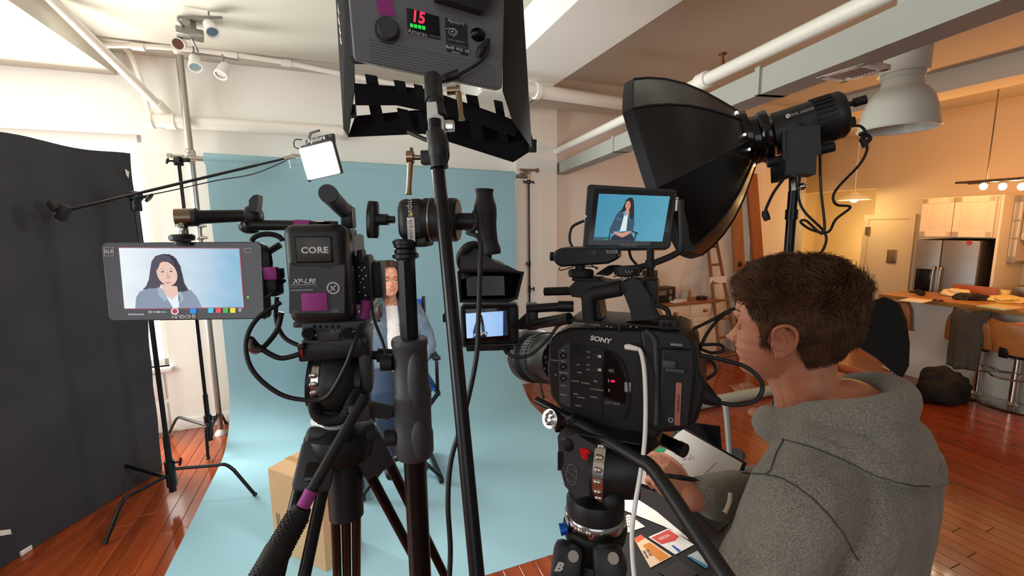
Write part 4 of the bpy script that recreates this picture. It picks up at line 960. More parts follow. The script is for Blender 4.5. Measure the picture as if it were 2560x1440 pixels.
vs = [pts[i, k] for i in range(nz_) for k in range(na)]; fs = [[i*na+k, i*na+(k+1) % na, (i+1)*na+(k+1) % na, (i+1)*na+k] for i in range(nz_-1) for k in range(na)]+[list(range(na))]
Hs = MH @ Matrix.Scale(1.03, 4)
g.add(vs, fs, Hs); hair = build(g, 'hair', HAIR, man, fix=False, angle=180)
hair_g = G()
def lock(g, p, n, d, L, r, curl, lift, M, sag=0):
    'one tapered curved strand; d = lie direction'
    n = n.normalized(); t = (d-n*d.dot(n)); t = t.normalized() if t.length > 1e-4 else n.orthogonal().normalized(); b = n.cross(t)
    pts = []; x = p.copy(); m = 6
    for i in range(m):
        u = i/(m-1); pts.append(M @ x); x = x+(t*math.cos(lift*(1-u))+n*math.sin(lift*(1-u))+b*math.sin(curl*u*3)*.7-n*sag*u+Vector((0, 0, -.15*u)))*L/(m-1)
    g.tube(pts, [r*1.0, r*1.15, r*1.1, r*.85, r*.55, r*.15], 3, cap=False)
HAIRS = mat('hair_base', '2c1c12', .8)
hair.data.materials[0] = HAIRS
clumps = 0; total = 0
while clumps < 820:
    z = rnd.uniform(-.105, .1205); a = rnd.uniform(0, 2*PI)
    p0, n0 = skullpt(z, a)
    if not hairline(p0.x, p0.y, p0.z): continue
    if z < .04 and rnd.random() < .1: continue
    clumps += 1
    top = max(0, min(1, (z-.05)/.035)); bk = max(0, min(1, (-p0.x-.03)/.05)); front = max(0, min(1, (p0.x-.03)/.04))*top
    if top > .25:
        sw = noise.noise(p0*22)*3.2; d = Vector((math.cos(sw)+.9*front-.2, math.sin(sw)*.9, .15)); L = rnd.uniform(.024, .040); lf = rnd.uniform(.45, 1.15); cu = rnd.uniform(.9, 2.2)*(1 if rnd.random() < .6 else -1)
    else:
        d = Vector((-.5-.3*bk, 0, -1))+Vector((rnd.uniform(-.25, .25), rnd.uniform(-.2, .2), 0)); L = rnd.uniform(.012, .018)+.016*bk*max(0, min(1, (z+.02)/.04)); lf = rnd.uniform(.08, .22)+.4*bk*max(0, min(1, z/.05)); cu = rnd.uniform(-.8, .8)
        if p0.x > .02: L *= .6
    for j in range(30 if top > .25 else 22):
        z1 = max(-.108, min(.1212, z+rnd.gauss(0, .0055))); a1 = a+rnd.gauss(0, .075 if top < .5 else .12); p1, n1 = skullpt(z1, a1)
        if not hairline(p1.x, p1.y, p1.z): continue
        o1 = hair_off(p1.x, z1); p, n = skullpt(z1, a1, o1*.62+.0005); total += 1
        d1 = d+Vector((rnd.gauss(0, .10), rnd.gauss(0, .10), rnd.gauss(0, .06)))
        lock(hair_g, p, n, d1, L*rnd.uniform(.75, 1.12), rnd.uniform(.00045, .0008), cu*rnd.uniform(.85, 1.15), lf*rnd.uniform(.85, 1.15), Hs)
o = build(hair_g, 'hair_strands', HAIR, hair, fix=False, angle=180); o['kind'] = 'stuff'
# hoodie
g = G()
chain(g, [bd_(0, 0, -.03), bd_(-.015, 0, -.13), bd_(.01, 0, -.35), bd_(.0, 0, -.55)], [.10, .135, .14, .145], 24)
chain(g, [bd_(.0, .0, -.05), bd_(.0, .15, -.055), bd_(.0, .195, -.09)], [.09, .085, .085], 18)
chain(g, [bd_(.0, .0, -.05), bd_(.01, -.15, -.05), bd_(.02, -.19, -.08)], [.09, .08, .075], 18)
for s in (-1, 1):
    chain(g, [bd_(-.02, s*.08, -.1), bd_(-.02, s*.08, -.32), bd_(.0, s*.08, -.56)], [.12, .115, .12], 20)
chain(g, [bd_(0, .195, -.07), elL+tl*.01, seglerp(elL, wrL, .5), wrL], [.085, .07, .058, .045], 18, 5)
chain(g, [bd_(.02, -.19, -.07), elR, seglerp(elR, WR, .55), seglerp(elR, WR, .9)], [.08, .064, .056, .042], 18, 5)
chain(g, [seglerp(elR, WR, .78), seglerp(elR, WR, .9)], [.043, .044], 16, 3)
# collar / hood: thick folded roll round the neck and the fallen hood behind
nc = h0(-.06, 0, -.165)
def hd(f, l, z): return nc+tf*f+tl*l+Vector((0, 0, z))
ring = [hd(.085, .012, -.10), hd(.07, .06, -.075), hd(.01, .085, -.045), hd(-.05, .09, -.015), hd(-.10, .065, .0), hd(-.12, 0, .01), hd(-.10, -.07, .012), hd(-.05, -.09, .005), hd(.01, -.085, -.02), hd(.07, -.06, -.04), hd(.085, -.012, -.055)]
sp = smooth_path(ring, 4); m = len(sp)
g.tube(sp, [.022+.012*math.sin(PI*i/(m-1)) for i in range(m)], 12)
ring2 = [hd(.09, .03, -.08), hd(.06, .09, -.07), hd(.0, .12, -.065), hd(-.06, .12, -.07), hd(-.11, .085, -.08), hd(-.125, 0, -.085), hd(-.11, -.085, -.08), hd(-.06, -.12, -.07), hd(-.0, -.11, -.065), hd(.06, -.085, -.07), hd(.09, -.03, -.08)]
sp = smooth_path(ring2, 4); m = len(sp)
g.tube(sp, [.028+.018*math.sin(PI*i/(m-1)) for i in range(m)], 12)
# sagging hood pouch
g.ell((.07, .125, .08), frame(hd(-.09, .0, -.13), tf) @ RY(-12)); g.ell((.045, .10, .05), frame(hd(-.115, .01, -.05), tf) @ RY(-10))
g.tube(smooth_path([hd(-.04, .14, -.10), hd(-.10, .10, -.19), hd(-.125, 0, -.225), hd(-.10, -.10, -.19), hd(-.04, -.13, -.10)], 5), .024, 12)
me = blob(g, .0055, 4, .5)
neckc = nc
nrm_ = [v.normal.copy() for v in me.vertices]
for v, n in zip(me.vertices, nrm_):
    # neck opening and folds
    q = v.co-neckc; f, l, z = q.dot(tf), q.dot(tl), q.z
    rr = math.hypot((f+.03)/.075, l/.062)
    if z > -.075 and rr < 1.0: v.co.z -= (1-rr)*.10
    r_ = v.co-SH; z2 = r_.z; l2 = r_.dot(tl); f2 = r_.dot(tf)
    # fabric folds
    w = .0035*noise.noise(v.co*9)+.0022*noise.noise(v.co*21)
    if l2 > .13 and z2 < -.16: w += .006*math.sin((z2*1.0+f2*.9)*46+noise.noise(v.co*7)*3)
    if z2 < -.30: w += .005*math.sin((z2+f2*.4-l2*.5)*40)
    ps = proj(v.co)
    if ps and n.dot(v.co-CAM) < 0 and 1950 < ps[0] < 2345:
        cy = np.interp(ps[0], (1955, 2030, 2110, 2180, 2240, 2300, 2345), (1098, 1118, 1150, 1185, 1210, 1222, 1215)); dd_ = cy-ps[1]
        if dd_ > 0: w += .017*min(1, dd_/9)*max(0, 1-dd_/190)*min(1, (ps[0]-1950)/60)
    v.co += n*w
hood = finish(me, 'hoodie', HOOD, man, angle=180)
SEAM = mat('hoodie_seam', '4a4842', .9, bump=.3, bscale=200)
def ray_seam(pxs, d=.75, r=.0016):
    'stitch line dropped along the viewing rays onto the hoodie surface'
    dgm = bpy.context.evaluated_depsgraph_get(); ob = hood; inv = ob.matrix_world.inverted(); out = []
    off = OFF[hood]
    for x, y in pxs:
        dr_ = ray(x, y).normalized(); ok, loc, nrm, _ = ob.ray_cast(CAM-off, dr_)
        if ok: out.append(loc+off+nrm*.0006)
    return out
bpy.context.view_layer.update()
gs = G()
for pxs in ([(1960, 1098), (1940, 1135), (1928, 1175), (1915, 1185)], [(1855, 1182), (1885, 1184), (1915, 1186), (1955, 1195), (1990, 1215), (2030, 1245), (2070, 1285), (2105, 1330), (2130, 1375), (2148, 1405)], [(1955, 1098), (2030, 1118), (2110, 1150), (2180, 1185), (2240, 1205), (2290, 1216), (2328, 1214)]):
    dens = []
    for (x0, y0), (x1, y1) in zip(pxs[:-1], pxs[1:]):
        for k in range(6): dens.append((x0+(x1-x0)*k/6, y0+(y1-y0)*k/6))
    pp = ray_seam(dens)
    if len(pp) > 3: gs.tube(pp, .0013, 6)
if gs.v: build(gs, 'seam', SEAM, man)
q0, q1 = P(1826, 1232, .86), P(1812, 1282, .85)
g = G(); g.tube(smooth_path([q0, seglerp(q0, q1, .5)+Vector((.003, 0, 0)), q1], 4), [.004]*8+[.0055], 8); build(g, 'drawstring', mat('cream_cord', 'b9a896', .8), man)
g = G()
for s in (-1, 1):
    hp_ = bd_(0, s*.09, -.50)
    chain(g, [hp_, Vector((hp_.x, hp_.y, hp_.z*.5)), Vector((hp_.x, hp_.y, .10))], [.125, .09, .075], 14, 4)
g.ell((.15, .17, .12), frame(bd_(0, 0, -.56), tf))
me = blob(g, .011, 3); finish(me, 'trousers', mat('dark_trousers', '3a2230', .85, bump=.3, bscale=90), man, angle=180)
for s in (-1, 1):
    hp_ = bd_(0, s*.09, -.5); c = Vector((hp_.x, hp_.y, 0)); g = G(); chain(g, [c+Vector((0, 0, .05))-tf*.04, c+Vector((0, 0, .055))+tf*.08, c+Vector((0, 0, .045))+tf*.19], [.05, .05, .04], 14, 4); me = blob(g, .008, 3)
    for v in me.vertices: v.co.z = max(v.co.z, .002)
    finish(me, 'shoe', BLK2, man, angle=180)
# pen in the hand
p0, p1 = P(1610, 1180, .90), P(1748, 1201, .895)
pn = thing('pen', 'black ballpoint pen held in the hand over the notepad', 'pen', p0.lerp(p1, .5))
d_ = (p1-p0); g = G(); g.tube([p0+d_*.05, p0+d_*.6, p0+d_*.66, p0+d_*.92, p0+d_*.93, p1], [.0042, .0048, .0058, .0045, .0025, .0008], 12); build(g, 'barrel', BLKG, pn)
g = G(); g.tube([p0+d_*.08+Vector((0, 0, .006)), p0+d_*.3+Vector((0, 0, .006))], .0012, 6); build(g, 'clip', BLKM, pn)
# ------------------------------------------------------------------ director's chair and the seated woman
wq = P(986, 945, 3.2); wr_ = Vector((wq.x, wq.y, 0)).normalized(); WYAW = 6
wf = (Matrix.Rotation(math.radians(WYAW), 3, 'Z') @ (-wr_)).normalized()   # her facing, turned to the picture's right
wl = Vector((-wf.y, wf.x, 0)); HIP = Vector((wq.x, wq.y, .80))
def wp(f, l, z): return Vector((HIP.x, HIP.y, 0))+wf*f+wl*l+Vector((0, 0, z))
CHB = mat('black_wood', '16171a', .4)
MC = frame(Vector((HIP.x, HIP.y, 0)), wf)      # x forward, y left, z up
dc = thing('directors_chair', "black director's chair with a blue canvas seat on the paper backdrop", 'chair', MC.translation)
def cb_(p0, p1, w=.018, t=.012):
    g = G(); a, b = MC @ Vector(p0), MC @ Vector(p1); d = (b-a); M = Matrix.Translation((a+b)/2) @ d.to_track_quat('X', 'Z').to_matrix().to_4x4()
    g.box((d.length, w*2, t*2), M, .004); return g
SZ = .70; W_ = .27
for s in (-1, 1):
    build(cb_((.23, s*W_, SZ+.24), (-.24, s*W_, SZ+.24), .026, .011), 'armrest', CHB, dc)
    build(cb_((.21, s*W_, SZ-.01), (.21, s*W_, SZ+.23), .011, .011), 'arm_post', CHB, dc); build(cb_((-.2, s*W_, SZ-.01), (-.2, s*W_, SZ+.62), .012, .012), 'back_post', CHB, dc)
    build(cb_((.24, s*W_, SZ-.01), (-.24, s*W_, SZ-.01), .014, .016), 'seat_rail', CHB, dc)
    build(cb_((.24, s*W_, .03), (-.24, s*W_, .03), .016, .02), 'foot_rail', CHB, dc)
for x in (.20, -.20):
    for s in (-1, 1): build(cb_((x+s*.012, s*W_, SZ-.02), (x+s*.012, -s*W_, .045), .017, .011), 'leg', CHB, dc)
build(cb_((.23, -W_*.62, .26), (.23, W_*.62, .26), .014, .01), 'footrest', CHB, dc)
BL = mat('blue_canvas', '1c5fc4', .8, bump=.3, bscale=200)
g = G(); g.grid(14, 8, lambda u, v: MC @ Vector(((v-.5)*.42, (u-.5)*.54, SZ+.012-.03*math.sin(u*PI)))); o = build(g, 'canvas_seat', BL, dc, fix=False); o.modifiers.new('s', 'SOLIDIFY').thickness = .004
g = G(); g.grid(14, 6, lambda u, v: MC @ Vector((-.2-.03*math.sin(u*PI), (u-.5)*.54, SZ+.42+v*.18))); o = build(g, 'canvas_back', BL, dc, fix=False); o.modifiers.new('s', 'SOLIDIFY').thickness = .004
wm = thing('person', 'woman with long dark hair in a denim jacket seated on the blue backdrop', 'person', Vector((HIP.x, HIP.y, SZ+.02)))
hz = P(985, 692, 3.18).z
WH = Vector((0, 0, 0)); q = onp(973, 700, Vector((HIP.x, HIP.y, 0))+wf*.04, wr_); hfw = (Matrix.Rotation(math.radians(3), 3, 'Z') @ wf).normalized()
MW = frame(Vector((q.x, q.y, q.z)), hfw) @ RY(-2)
def hw_(x, y, z): return MW @ Vector((x, y, z))
g = G(); head_geo(g, MW, fem=True, scale=.97)
ST = hw_(-.04, 0, -.19); ST = wp(-.05, 0, ST.z)
chain(g, [hw_(-.02, 0, -.05), hw_(-.03, 0, -.10), ST+Vector((0, 0, .02))], [.048, .045, .055], 16)
chain(g, [ST, wp(-.02, 0, (ST.z+.8)/2), wp(0, 0, .80)], [.075, .10, .12], 16)
sz_ = ST.z-.035
hl_, hr_ = wp(.22, .035, .86), wp(.22, -.035, .87)
eL_, eR_ = wp(.05, .25, .985), wp(.05, -.25, .985)
for s, e, h in ((1, eL_, hl_), (-1, eR_, hr_)):
    chain(g, [wp(-.04, s*.15, sz_), e, h], [.045, .035, .024], 10, 4)
    hand_geo(g, frame(h, (wf*.5-wl*s*.8)+Vector((0, 0, -.15)), Vector((0, 0, 1))), curl=(30, 40, 25), s=.85, side=s)
    kn = wp(.42, s*.11, .79); ak = wp(.36, s*.10, .36)
    chain(g, [wp(0, s*.09, .81), kn, ak], [.085, .058, .036], 12, 4)
    chain(g, [ak, ak+wf*.10+Vector((0, 0, -.055))], [.035, .03], 8, 3)
me = blob(g, .0042, 2, .4); Mi = MW.inverted()
for v in me.vertices:
    p = Mi @ v.co
    if p.x > .05 and abs(p.z) < .03:
        for s in (-1, 1):
            d2 = ((p.y-s*.031)/.013)**2+((p.z-.004)/.0075)**2
            if d2 < 6: v.co -= (MW.to_3x3() @ Vector((1, 0, 0)))*.004*math.exp(-d2)
finish(me, 'body', SKINW, wm, angle=180)
for s in (-1, 1):
    g = G(); g.ell(.0108, MW @ T((.0730, s*.0305, .0015))); e = build(g, 'eye', EYE, wm)
    g = G(); g.ell((.002, .0050, .0050), MW @ T((.0832, s*.0305, .0015))); build(g, 'iris', IRIS, e)
    g = G(); g.tube(smooth_path([hw_(.0965, s*.012, .022), hw_(.0945, s*.028, .029), hw_(.082, s*.046, .022)], 4), [.0022]*5+[.0016]*4, 6); build(g, 'eyebrow', HAIRD, wm)
    g = G(); g.tube(smooth_path([hw_(.0850, s*.021, .0025), hw_(.0870, s*.031, .0062), hw_(.0800, s*.042, .002)], 4), .0014, 5); build(g, 'eyelash', HAIRD, wm)
g = G(); g.tube(smooth_path([hw_(.0765, .027, -.050), hw_(.0915, .012, -.0565), hw_(.0935, 0, -.0585), hw_(.0915, -.012, -.0565), hw_(.0765, -.027, -.050)], 4), [.0012]+[.0038]*15+[.0012], 8); build(g, 'lips', LIP, wm)
# long hair
g = G()
def hf_(u, v):
    a = -2.25+4.5*u+PI; t = v; z = .118-.40*t
    a0 = 2*PI*u
    zz = max(z, -.03); p, n = skullpt(min(.12, zz), a)
    sp2 = .012+.010*min(1, t*3); p = p+n*sp2
    if z < -.03: p = Vector((p.x*(1-.1*t)-.02*(t), p.y*(1+.15*(t-.3)), z))
    w = .005*noise.noise(Vector((a*6, t*2, 0)))+.003*math.sin(a*24+t*3)
    return Hw @ (p+n*w)
Hw = MW @ Matrix.Scale(.99, 4)
g.grid(50, 40, hf_); o = build(g, 'hair', HAIRD, wm, fix=False, angle=180); o.modifiers.new('s', 'SOLIDIFY').thickness = .006
# crown part swept over the forehead
g = G()
for k in range(70):
    s = 1 if k % 2 else -1; t = (k//2)/34
    x0 = .085-.17*t; p0, n0 = Vector((x0, .004*s, interp([(-.1, .088), (-.05, .117), (0, .125), (.04, .117), (.07, .10), (.085, .088)], x0)+.012)), None
    zz = .05-.02*t; a_ = (.62+1.25*t)*s; p1_, n1 = skullpt(.055, a_, .018); p2_, n2 = skullpt(-.01, (.85+1.1*t)*s if t < .3 else a_*1.08, .018); p3_ = Vector((p2_.x-.015, p2_.y*1.02, -.09)); p4_ = Vector((p2_.x-.01+rnd.uniform(-.01, .01), p2_.y*1.0, -.24+rnd.uniform(-.02, .02)))
    g.tube([Hw @ p for p in smooth_path([p0, (p0+p1_)/2+Vector((0, s*.012, .022)), p1_, p2_, p3_, p4_], 4)], [.004]+[.0058]*19+[.002], 6)
o = build(g, 'hair_strands', HAIRD, wm, fix=False, angle=180); o['kind'] = 'stuff'
# tee, jacket, jeans, shoes
g = G(); chain(g, [ST+wf*.008+Vector((0, 0, -.035)), wp(.0, 0, (ST.z+.8)/2+.03), wp(.01, 0, .86)], [.081, .088, .092], 18); me = blob(g, .006, 3); finish(me, 'tee_shirt', mat('white_cotton', 'ecebe8', .8), wm, angle=180)
DEN = mat('blue_denim', '5d7186', .85, bump=.5, bscale=240, col2='74889a', vscale=22); JEAN = mat('dark_denim', '22344e', .85, bump=.4, bscale=200)
g = G()
for s in (-1, 1):
    chain(g, [wp(-.04, s*.095, sz_+.0), wp(-.01, s*.085, sz_-.15), wp(.005, s*.085, .88)], [.092, .095, .10], 16)
    chain(g, [wp(-.045, s*.06, sz_+.035), wp(-.045, s*.155, sz_-.01), (eL_ if s > 0 else eR_), ((eL_ if s > 0 else eR_)*.35+(hl_ if s > 0 else hr_)*.65)], [.06, .07, .055, .042], 14, 5)
chain(g, [wp(-.10, 0, sz_), wp(-.10, 0, .86)], [.1, .11], 16)
me = blob(g, .0065, 3)
nrm_ = [v.normal.copy() for v in me.vertices]
for v, vn in zip(me.vertices, nrm_):
    r_ = v.co-Vector((HIP.x, HIP.y, 0)); f_, l_, z_ = r_.dot(wf), r_.dot(wl), r_.z
    v.co += vn*(.004*noise.noise(v.co*18)+.002*noise.noise(v.co*50))
    if f_ > -.01 and abs(l_-.012) < .034 and .85 < z_ < sz_+.06: v.co -= wf*(.034-abs(l_-.012))/.034*.12
finish(me, 'denim_jacket', DEN, wm, angle=180)
for s in (-1, 1):
    g = G(); pts = [wp(.035, s*.03, sz_-.05), wp(.045, s*.075, sz_-.04), wp(.0, s*.085, sz_+.045), wp(-.05, s*.065, sz_+.075), wp(.0, s*.045, sz_+.05)]; g.slab(pts, wf*.008); build(g, 'collar', DEN, wm)
    g = G(); g.slab([wp(.080, s*.065, sz_-.09), wp(.066, s*.135, sz_-.09), wp(.070, s*.13, sz_-.125), wp(.082, s*.10, sz_-.14), wp(.084, s*.07, sz_-.125)], wf*.006); p_ = build(g, 'pocket_flap', DEN, wm)
    g = G(); g.cyl(wp(.084, s*.10, sz_-.125), wp(.092, s*.10, sz_-.125), .008); build(g, 'button', BRASS, p_)
q = wp(.085, .062, sz_-.08); g = G(); g.cyl(q, q+wf*.008, .015, n=20); build(g, 'pin_badge', WHT, wm)
g = G()
for s in (-1, 1): chain(g, [wp(.0, s*.085, .815), wp(.42, s*.11, .80), wp(.365, s*.10, .40)], [.105, .075, .055], 16, 5)
me = blob(g, .008, 3); finish(me, 'jeans', JEAN, wm, angle=180)
for s in (-1, 1):
    ak = wp(.36, s*.10, .36); g = G(); chain(g, [ak+Vector((0, 0, -.03))-wf*.02, ak+wf*.12+Vector((0, 0, -.06))], [.04, .036], 12, 3); me = blob(g, .007, 2); finish(me, 'shoe', BLK2, wm, angle=180)
# ------------------------------------------------------------------ pictures shown on the monitors (flat images, drawn as thin coloured shapes)
def em(name, col, s=1.0): return mat(name, '000000', .3, emit=col, estr=s)
def warp(q, M=None):
    'bilinear map of unit picture coordinates onto four corner points'
    TL, TR, BR, BL = [Vector(p) for p in q]
    return lambda u, v: (BL*(1-u)+BR*u)*(1-v)+(TL*(1-u)+TR*u)*v
def picture(q, n, parent, bg, layers, step=.0002):
    f = warp(q); n = Vector(n).normalized()
    g = G(); g.add([f(0, 0), f(1, 0), f(1, 1), f(0, 1)], [[0, 1, 2, 3]]); sc = build(g, 'screen', bg, parent, smooth=False, fix=False)
    for k, (name, m, pts) in enumerate(layers):
        g = G(); g.add([f(max(0, min(1, u)), max(0, min(1, v)))+n*step*(k+1) for u, v in pts], [list(range(len(pts)))]); build(g, name, m, sc, smooth=False, fix=False)
    return sc
def oval(cx, cy, rx, ry, n=20, tilt=0): return [(cx+rx*math.cos(2*PI*k/n)+tilt*ry*math.sin(2*PI*k/n), cy+ry*math.sin(2*PI*k/n)) for k in range(n)]
def seated(ox=0, sx=1, oy=0, sy=1, k=1.0, pre=''):
    'full seated figure in picture coordinates'
    def t(pts): return [(ox+u*sx, oy+v*sy) for u, v in pts]
    H, SKc, D, D2, WTc, J, Bk = em('pic_hair'+pre, '1a1418', k), em('pic_skin'+pre, 'c98d78', k), em('pic_denim'+pre, '2c4a60', k), em('pic_denim_light'+pre, '42647c', k), em('pic_white'+pre, 'd8e4ea', k), em('pic_jeans'+pre, '101c30', k), em('pic_black'+pre, '0a0e12', k)
    return [('picture_chair', Bk, t([(.215, 0), (.225, .28), (.24, .28), (.235, 0)])), ('picture_chair', Bk, t([(.53, .235), (.64, .18), (.635, .15), (.54, .20)])), ('picture_chair', Bk, t([(.60, .17), (.62, .17), (.605, 0), (.59, 0)])),
        ('picture_jeans', J, t([(.24, 0), (.26, .09), (.38, .19), (.52, .20), (.58, .08), (.60, 0)])),
        ('picture_jacket', D, t([(.36, .64), (.30, .60), (.26, .44), (.215, .24), (.26, .14), (.31, .20), (.36, .22), (.38, .3), (.40, .56)])), ('picture_jacket', D, t([(.47, .62), (.53, .60), (.56, .42), (.56, .24), (.50, .18), (.46, .24), (.46, .5)])),
        ('picture_pocket', D2, t([(.30, .50), (.37, .47), (.36, .43), (.30, .45)])), ('picture_pocket', D2, t([(.48, .48), (.53, .49), (.53, .44), (.49, .43)])),
        ('picture_shirt', WTc, t([(.40, .56), (.43, .53), (.455, .58), (.46, .22), (.37, .20)])),
        ('picture_hair', H, t([(.45, .94), (.40, .88), (.38, .77), (.35, .66), (.32, .62), (.38, .62), (.42, .66), (.47, .62), (.49, .5), (.52, .44), (.545, .52), (.53, .70), (.51, .86), (.49, .92)])),
        ('picture_neck', SKc, t([(.42, .68), (.46, .68), (.47, .60), (.43, .54), (.405, .60)])), ('picture_face', SKc, t(oval(.437, .765, .037, .095, 18, -.03))),
        ('picture_hand', SKc, t([(.27, .20), (.33, .18), (.40, .17), (.48, .20), (.53, .22), (.52, .16), (.46, .10), (.41, .07), (.34, .11), (.29, .16)])),
        ('picture_eye', H, t(oval(.425, .79, .008, .008, 8))), ('picture_eye', H, t(oval(.452, .79, .007, .008, 8))), ('picture_mouth', em('pic_mouth'+pre, '8a4848', k), t(oval(.441, .715, .012, .008, 8)))]
def screen_bg(name, c0, c1, s, axis='X'):
    m = mat(name, '000000', .25, emit=c0, estr=s)
    if not m.get('done'):
        m['done'] = 1; nt = m.node_tree; N = nt.nodes; L = nt.links; tc = N.new('ShaderNodeTexCoord'); sp = N.new('ShaderNodeSeparateXYZ'); L.new(tc.outputs['Generated'], sp.inputs[0])
        mx = N.new('ShaderNodeMix'); mx.data_type = 'RGBA'; mx.inputs[6].default_value = hexc(c0); mx.inputs[7].default_value = hexc(c1)
        no = N.new('ShaderNodeTexNoise'); no.inputs['Scale'].default_value = 2.5; L.new(tc.outputs['Generated'], no.inputs['Vector']); ad = N.new('ShaderNodeMath'); ad.operation = 'MULTIPLY_ADD'; ad.inputs[1].default_value = .5; L.new(no.outputs[0], ad.inputs[0]); sb = N.new('ShaderNodeMath'); sb.operation = 'SUBTRACT'; sb.inputs[1].default_value = .25; L.new(sp.outputs[0], sb.inputs[0]); L.new(sb.outputs[0], ad.inputs[2])
        L.new(ad.outputs[0], mx.inputs[0]); L.new(mx.outputs[2], N['Principled BSDF'].inputs['Emission Color'])
    return m
# ------------------------------------------------------------------ helpers for the camera gear
def loc(M, px, py, y=0):
    'local x,z of a pixel on the plane local y = const of frame M'
    n = M.to_3x3() @ Vector((0, 1, 0)); p = onp(px, py, M @ Vector((0, y, 0)), n); q = M.inverted() @ p; return q.x, q.z
def rc(g, M, x0, y0, x1, y1, yn, yf, bev=.002, seg=2):
    a = loc(M, x0, y0, yn); b = loc(M, x1, y1, yn); g.bb((min(a[0], b[0]), yn, min(a[1], b[1])), (max(a[0], b[0]), yf, max(a[1], b[1])), M, bev, seg); return g
def pg(name, M, pts, yn, yf, m, parent, bev=.002):
    g = G(); g.poly([loc(M, x, y, yn) for x, y in pts], M, yn, yf); o = build(g, name, m, parent)
    if bev:
        b = o.modifiers.new('b', 'BEVEL'); b.width = bev; b.segments = 2; b.limit_method = 'ANGLE'; b.angle_limit = .6
    return o
def lp_(M, px, py, y=0):
    x, z = loc(M, px, py, y); return M @ Vector((x, y, z))
def one(name, m, parent, fn, **k):
    g = G(); fn(g); return build(g, name, m, parent, **k)
def TX(s, px, py, hpx, M, y, m, parent, wpx=None, rot=0, **k):
    'lettering at a pixel on a local plane; hpx = capital height in pixels'
    x, z = loc(M, px, py, y); a = loc(M, px, py+hpx/2, y); b = loc(M, px, py-hpx/2, y); h = abs(b[1]-a[1])
    return text(s, h/.70, M @ T((x, y-.0004, z)) @ RY(rot), m, parent, **k)
def cable(name, pts, r, m, parent=None, label=None, cat='cable', k=6, n=12, group=None):
    g = G(); g.tube(smooth_path(pts, k), r, n); o = build(g, name, m, parent)
    if parent is None: tag(o, label, cat, group)
    return o
def pd(l): return [P(x, y, d) for x, y, d in l]
# ------------------------------------------------------------------ left camera seen from behind
M = fw(795, 690, .64, 8); MLC = M
vc = thing('video_camera', 'video camera seen from behind with a big black battery and magenta tape', 'camera', M @ Vector((0, .06, -.1)))
bat = one('battery', BLK, vc, lambda g: (rc(g, M, 701, 562, 876, 806, -.05, -.012, .012, 3), rc(g, M, 710, 574, 890, 800, -.012, .02, .008)))
pg('battery_rib', M, [(722, 657), (722, 784), (862, 784), (862, 661), (838, 664), (824, 671), (790, 664), (745, 666)], -.0515, -.049, GRYP, bat, .0008)
one('label_plate', BLKG, bat, lambda g: rc(g, M, 735, 591, 832, 656, -.0525, -.05, .001))
one('label_face', mat('dim_label', '3a3832', .35), bat, lambda g: rc(g, M, 738, 594, 829, 653, -.0532, -.052, .0004))
TX('CORE', 787, 626, 15, M, -.0534, PRT, bat, bold=.0004, xs=1.1, sp=1.08)
TX('XP-L90', 760, 703, 11, M, -.0518, PRT, bat, shear=.3, xs=1.1, bold=.0002)
TX('CAMERA BATTERY PACK', 760, 717, 4.2, M, -.0518, PRTG, bat, xs=1.05)
one('printed_line', PRTG, bat, lambda g: (rc(g, M, 727, 711, 792, 711.8, -.0522, -.0515, 0), rc(g, M, 727, 724.5, 783, 726, -.0522, -.0515, 0), rc(g, M, 829, 774, 846, 775, -.0522, -.0515, 0), rc(g, M, 829, 779, 846, 780, -.0522, -.0515, 0)))
TX('PRO-X', 741, 780, 4.5, M, -.0518, PRTG, bat, shear=.3)
def icon(g):
    c = lp_(M, 833, 720, -.052); x, z = loc(M, 833, 720, -.052); r = .0083
    for k in range(24): 
        a0, a1 = 2*PI*k/24, 2*PI*(k+1)/24; g.add([M @ Vector((x+rr*math.cos(a), -.0524, z+rr*math.sin(a))) for rr, a in ((r, a0), (r, a1), (r*.8, a1), (r*.8, a0))], [[0, 1, 2, 3]])
    g.add([M @ Vector((x+u*r, -.0524, z+v*r)) for u, v in ((-.5, -.4), (-.38, -.5), (.5, .42), (.4, .52))], [[0, 1, 2, 3]])
    g.add([M @ Vector((x+u*r, -.0524, z+v*r)) for u, v in ((-.45, .3), (-.35, .4), (.1, .05), (.3, -.45), (.2, -.5), (-.1, -.1))], [[0, 1, 2, 3, 4, 5]])
one('printed_icon', PRT, bat, icon, smooth=False)
one('tape', TAPE, bat, lambda g: rc(g, M, 752, 734, 820, 776, -.0532, -.051, .0003))
one('camera_body', BLK, vc, lambda g: (rc(g, M, 715, 590, 880, 800, .02, .16, .006), rc(g, M, 722, 575, 860, 590, .02, .12, .004)))
sd_ = one('side_module', BLK2, vc, lambda g: (rc(g, M, 882, 640, 930, 762, .01, .05, .004), rc(g, M, 890, 625, 908, 660, .0, .03, .003)))
ev = one('viewfinder', BLK2, vc, lambda g: (rc(g, M, 912, 656, 957, 746, .03, .075, .004), rc(g, M, 918, 650, 934, 657, .04, .06, .003)))
def dots(g, M, pts, y, r, ang=0):
    for x, yy in pts:
        c = lp_(M, x, yy, y); n = (M.to_3x3() @ Vector((0, 1, 0))); g.cyl(c, c-n*.002, r, n=10)
o = one('screw', STL, sd_, lambda g: dots(g, M, [(898, 668), (905, 675), (912, 669), (899, 690), (908, 697), (915, 689), (902, 706), (911, 718), (899, 730), (914, 738)], .008, .0012)); o['kind'] = 'stuff'
one('tape', TAPE, vc, lambda g: g.cyl(lp_(M, 915, 752, .0), lp_(M, 911, 795, .0), .0075, n=14))
one('power_plug', BLK2, vc, lambda g: g.cyl(lp_(M, 911, 795, .0), lp_(M, 906, 812, .0), .004, n=10))
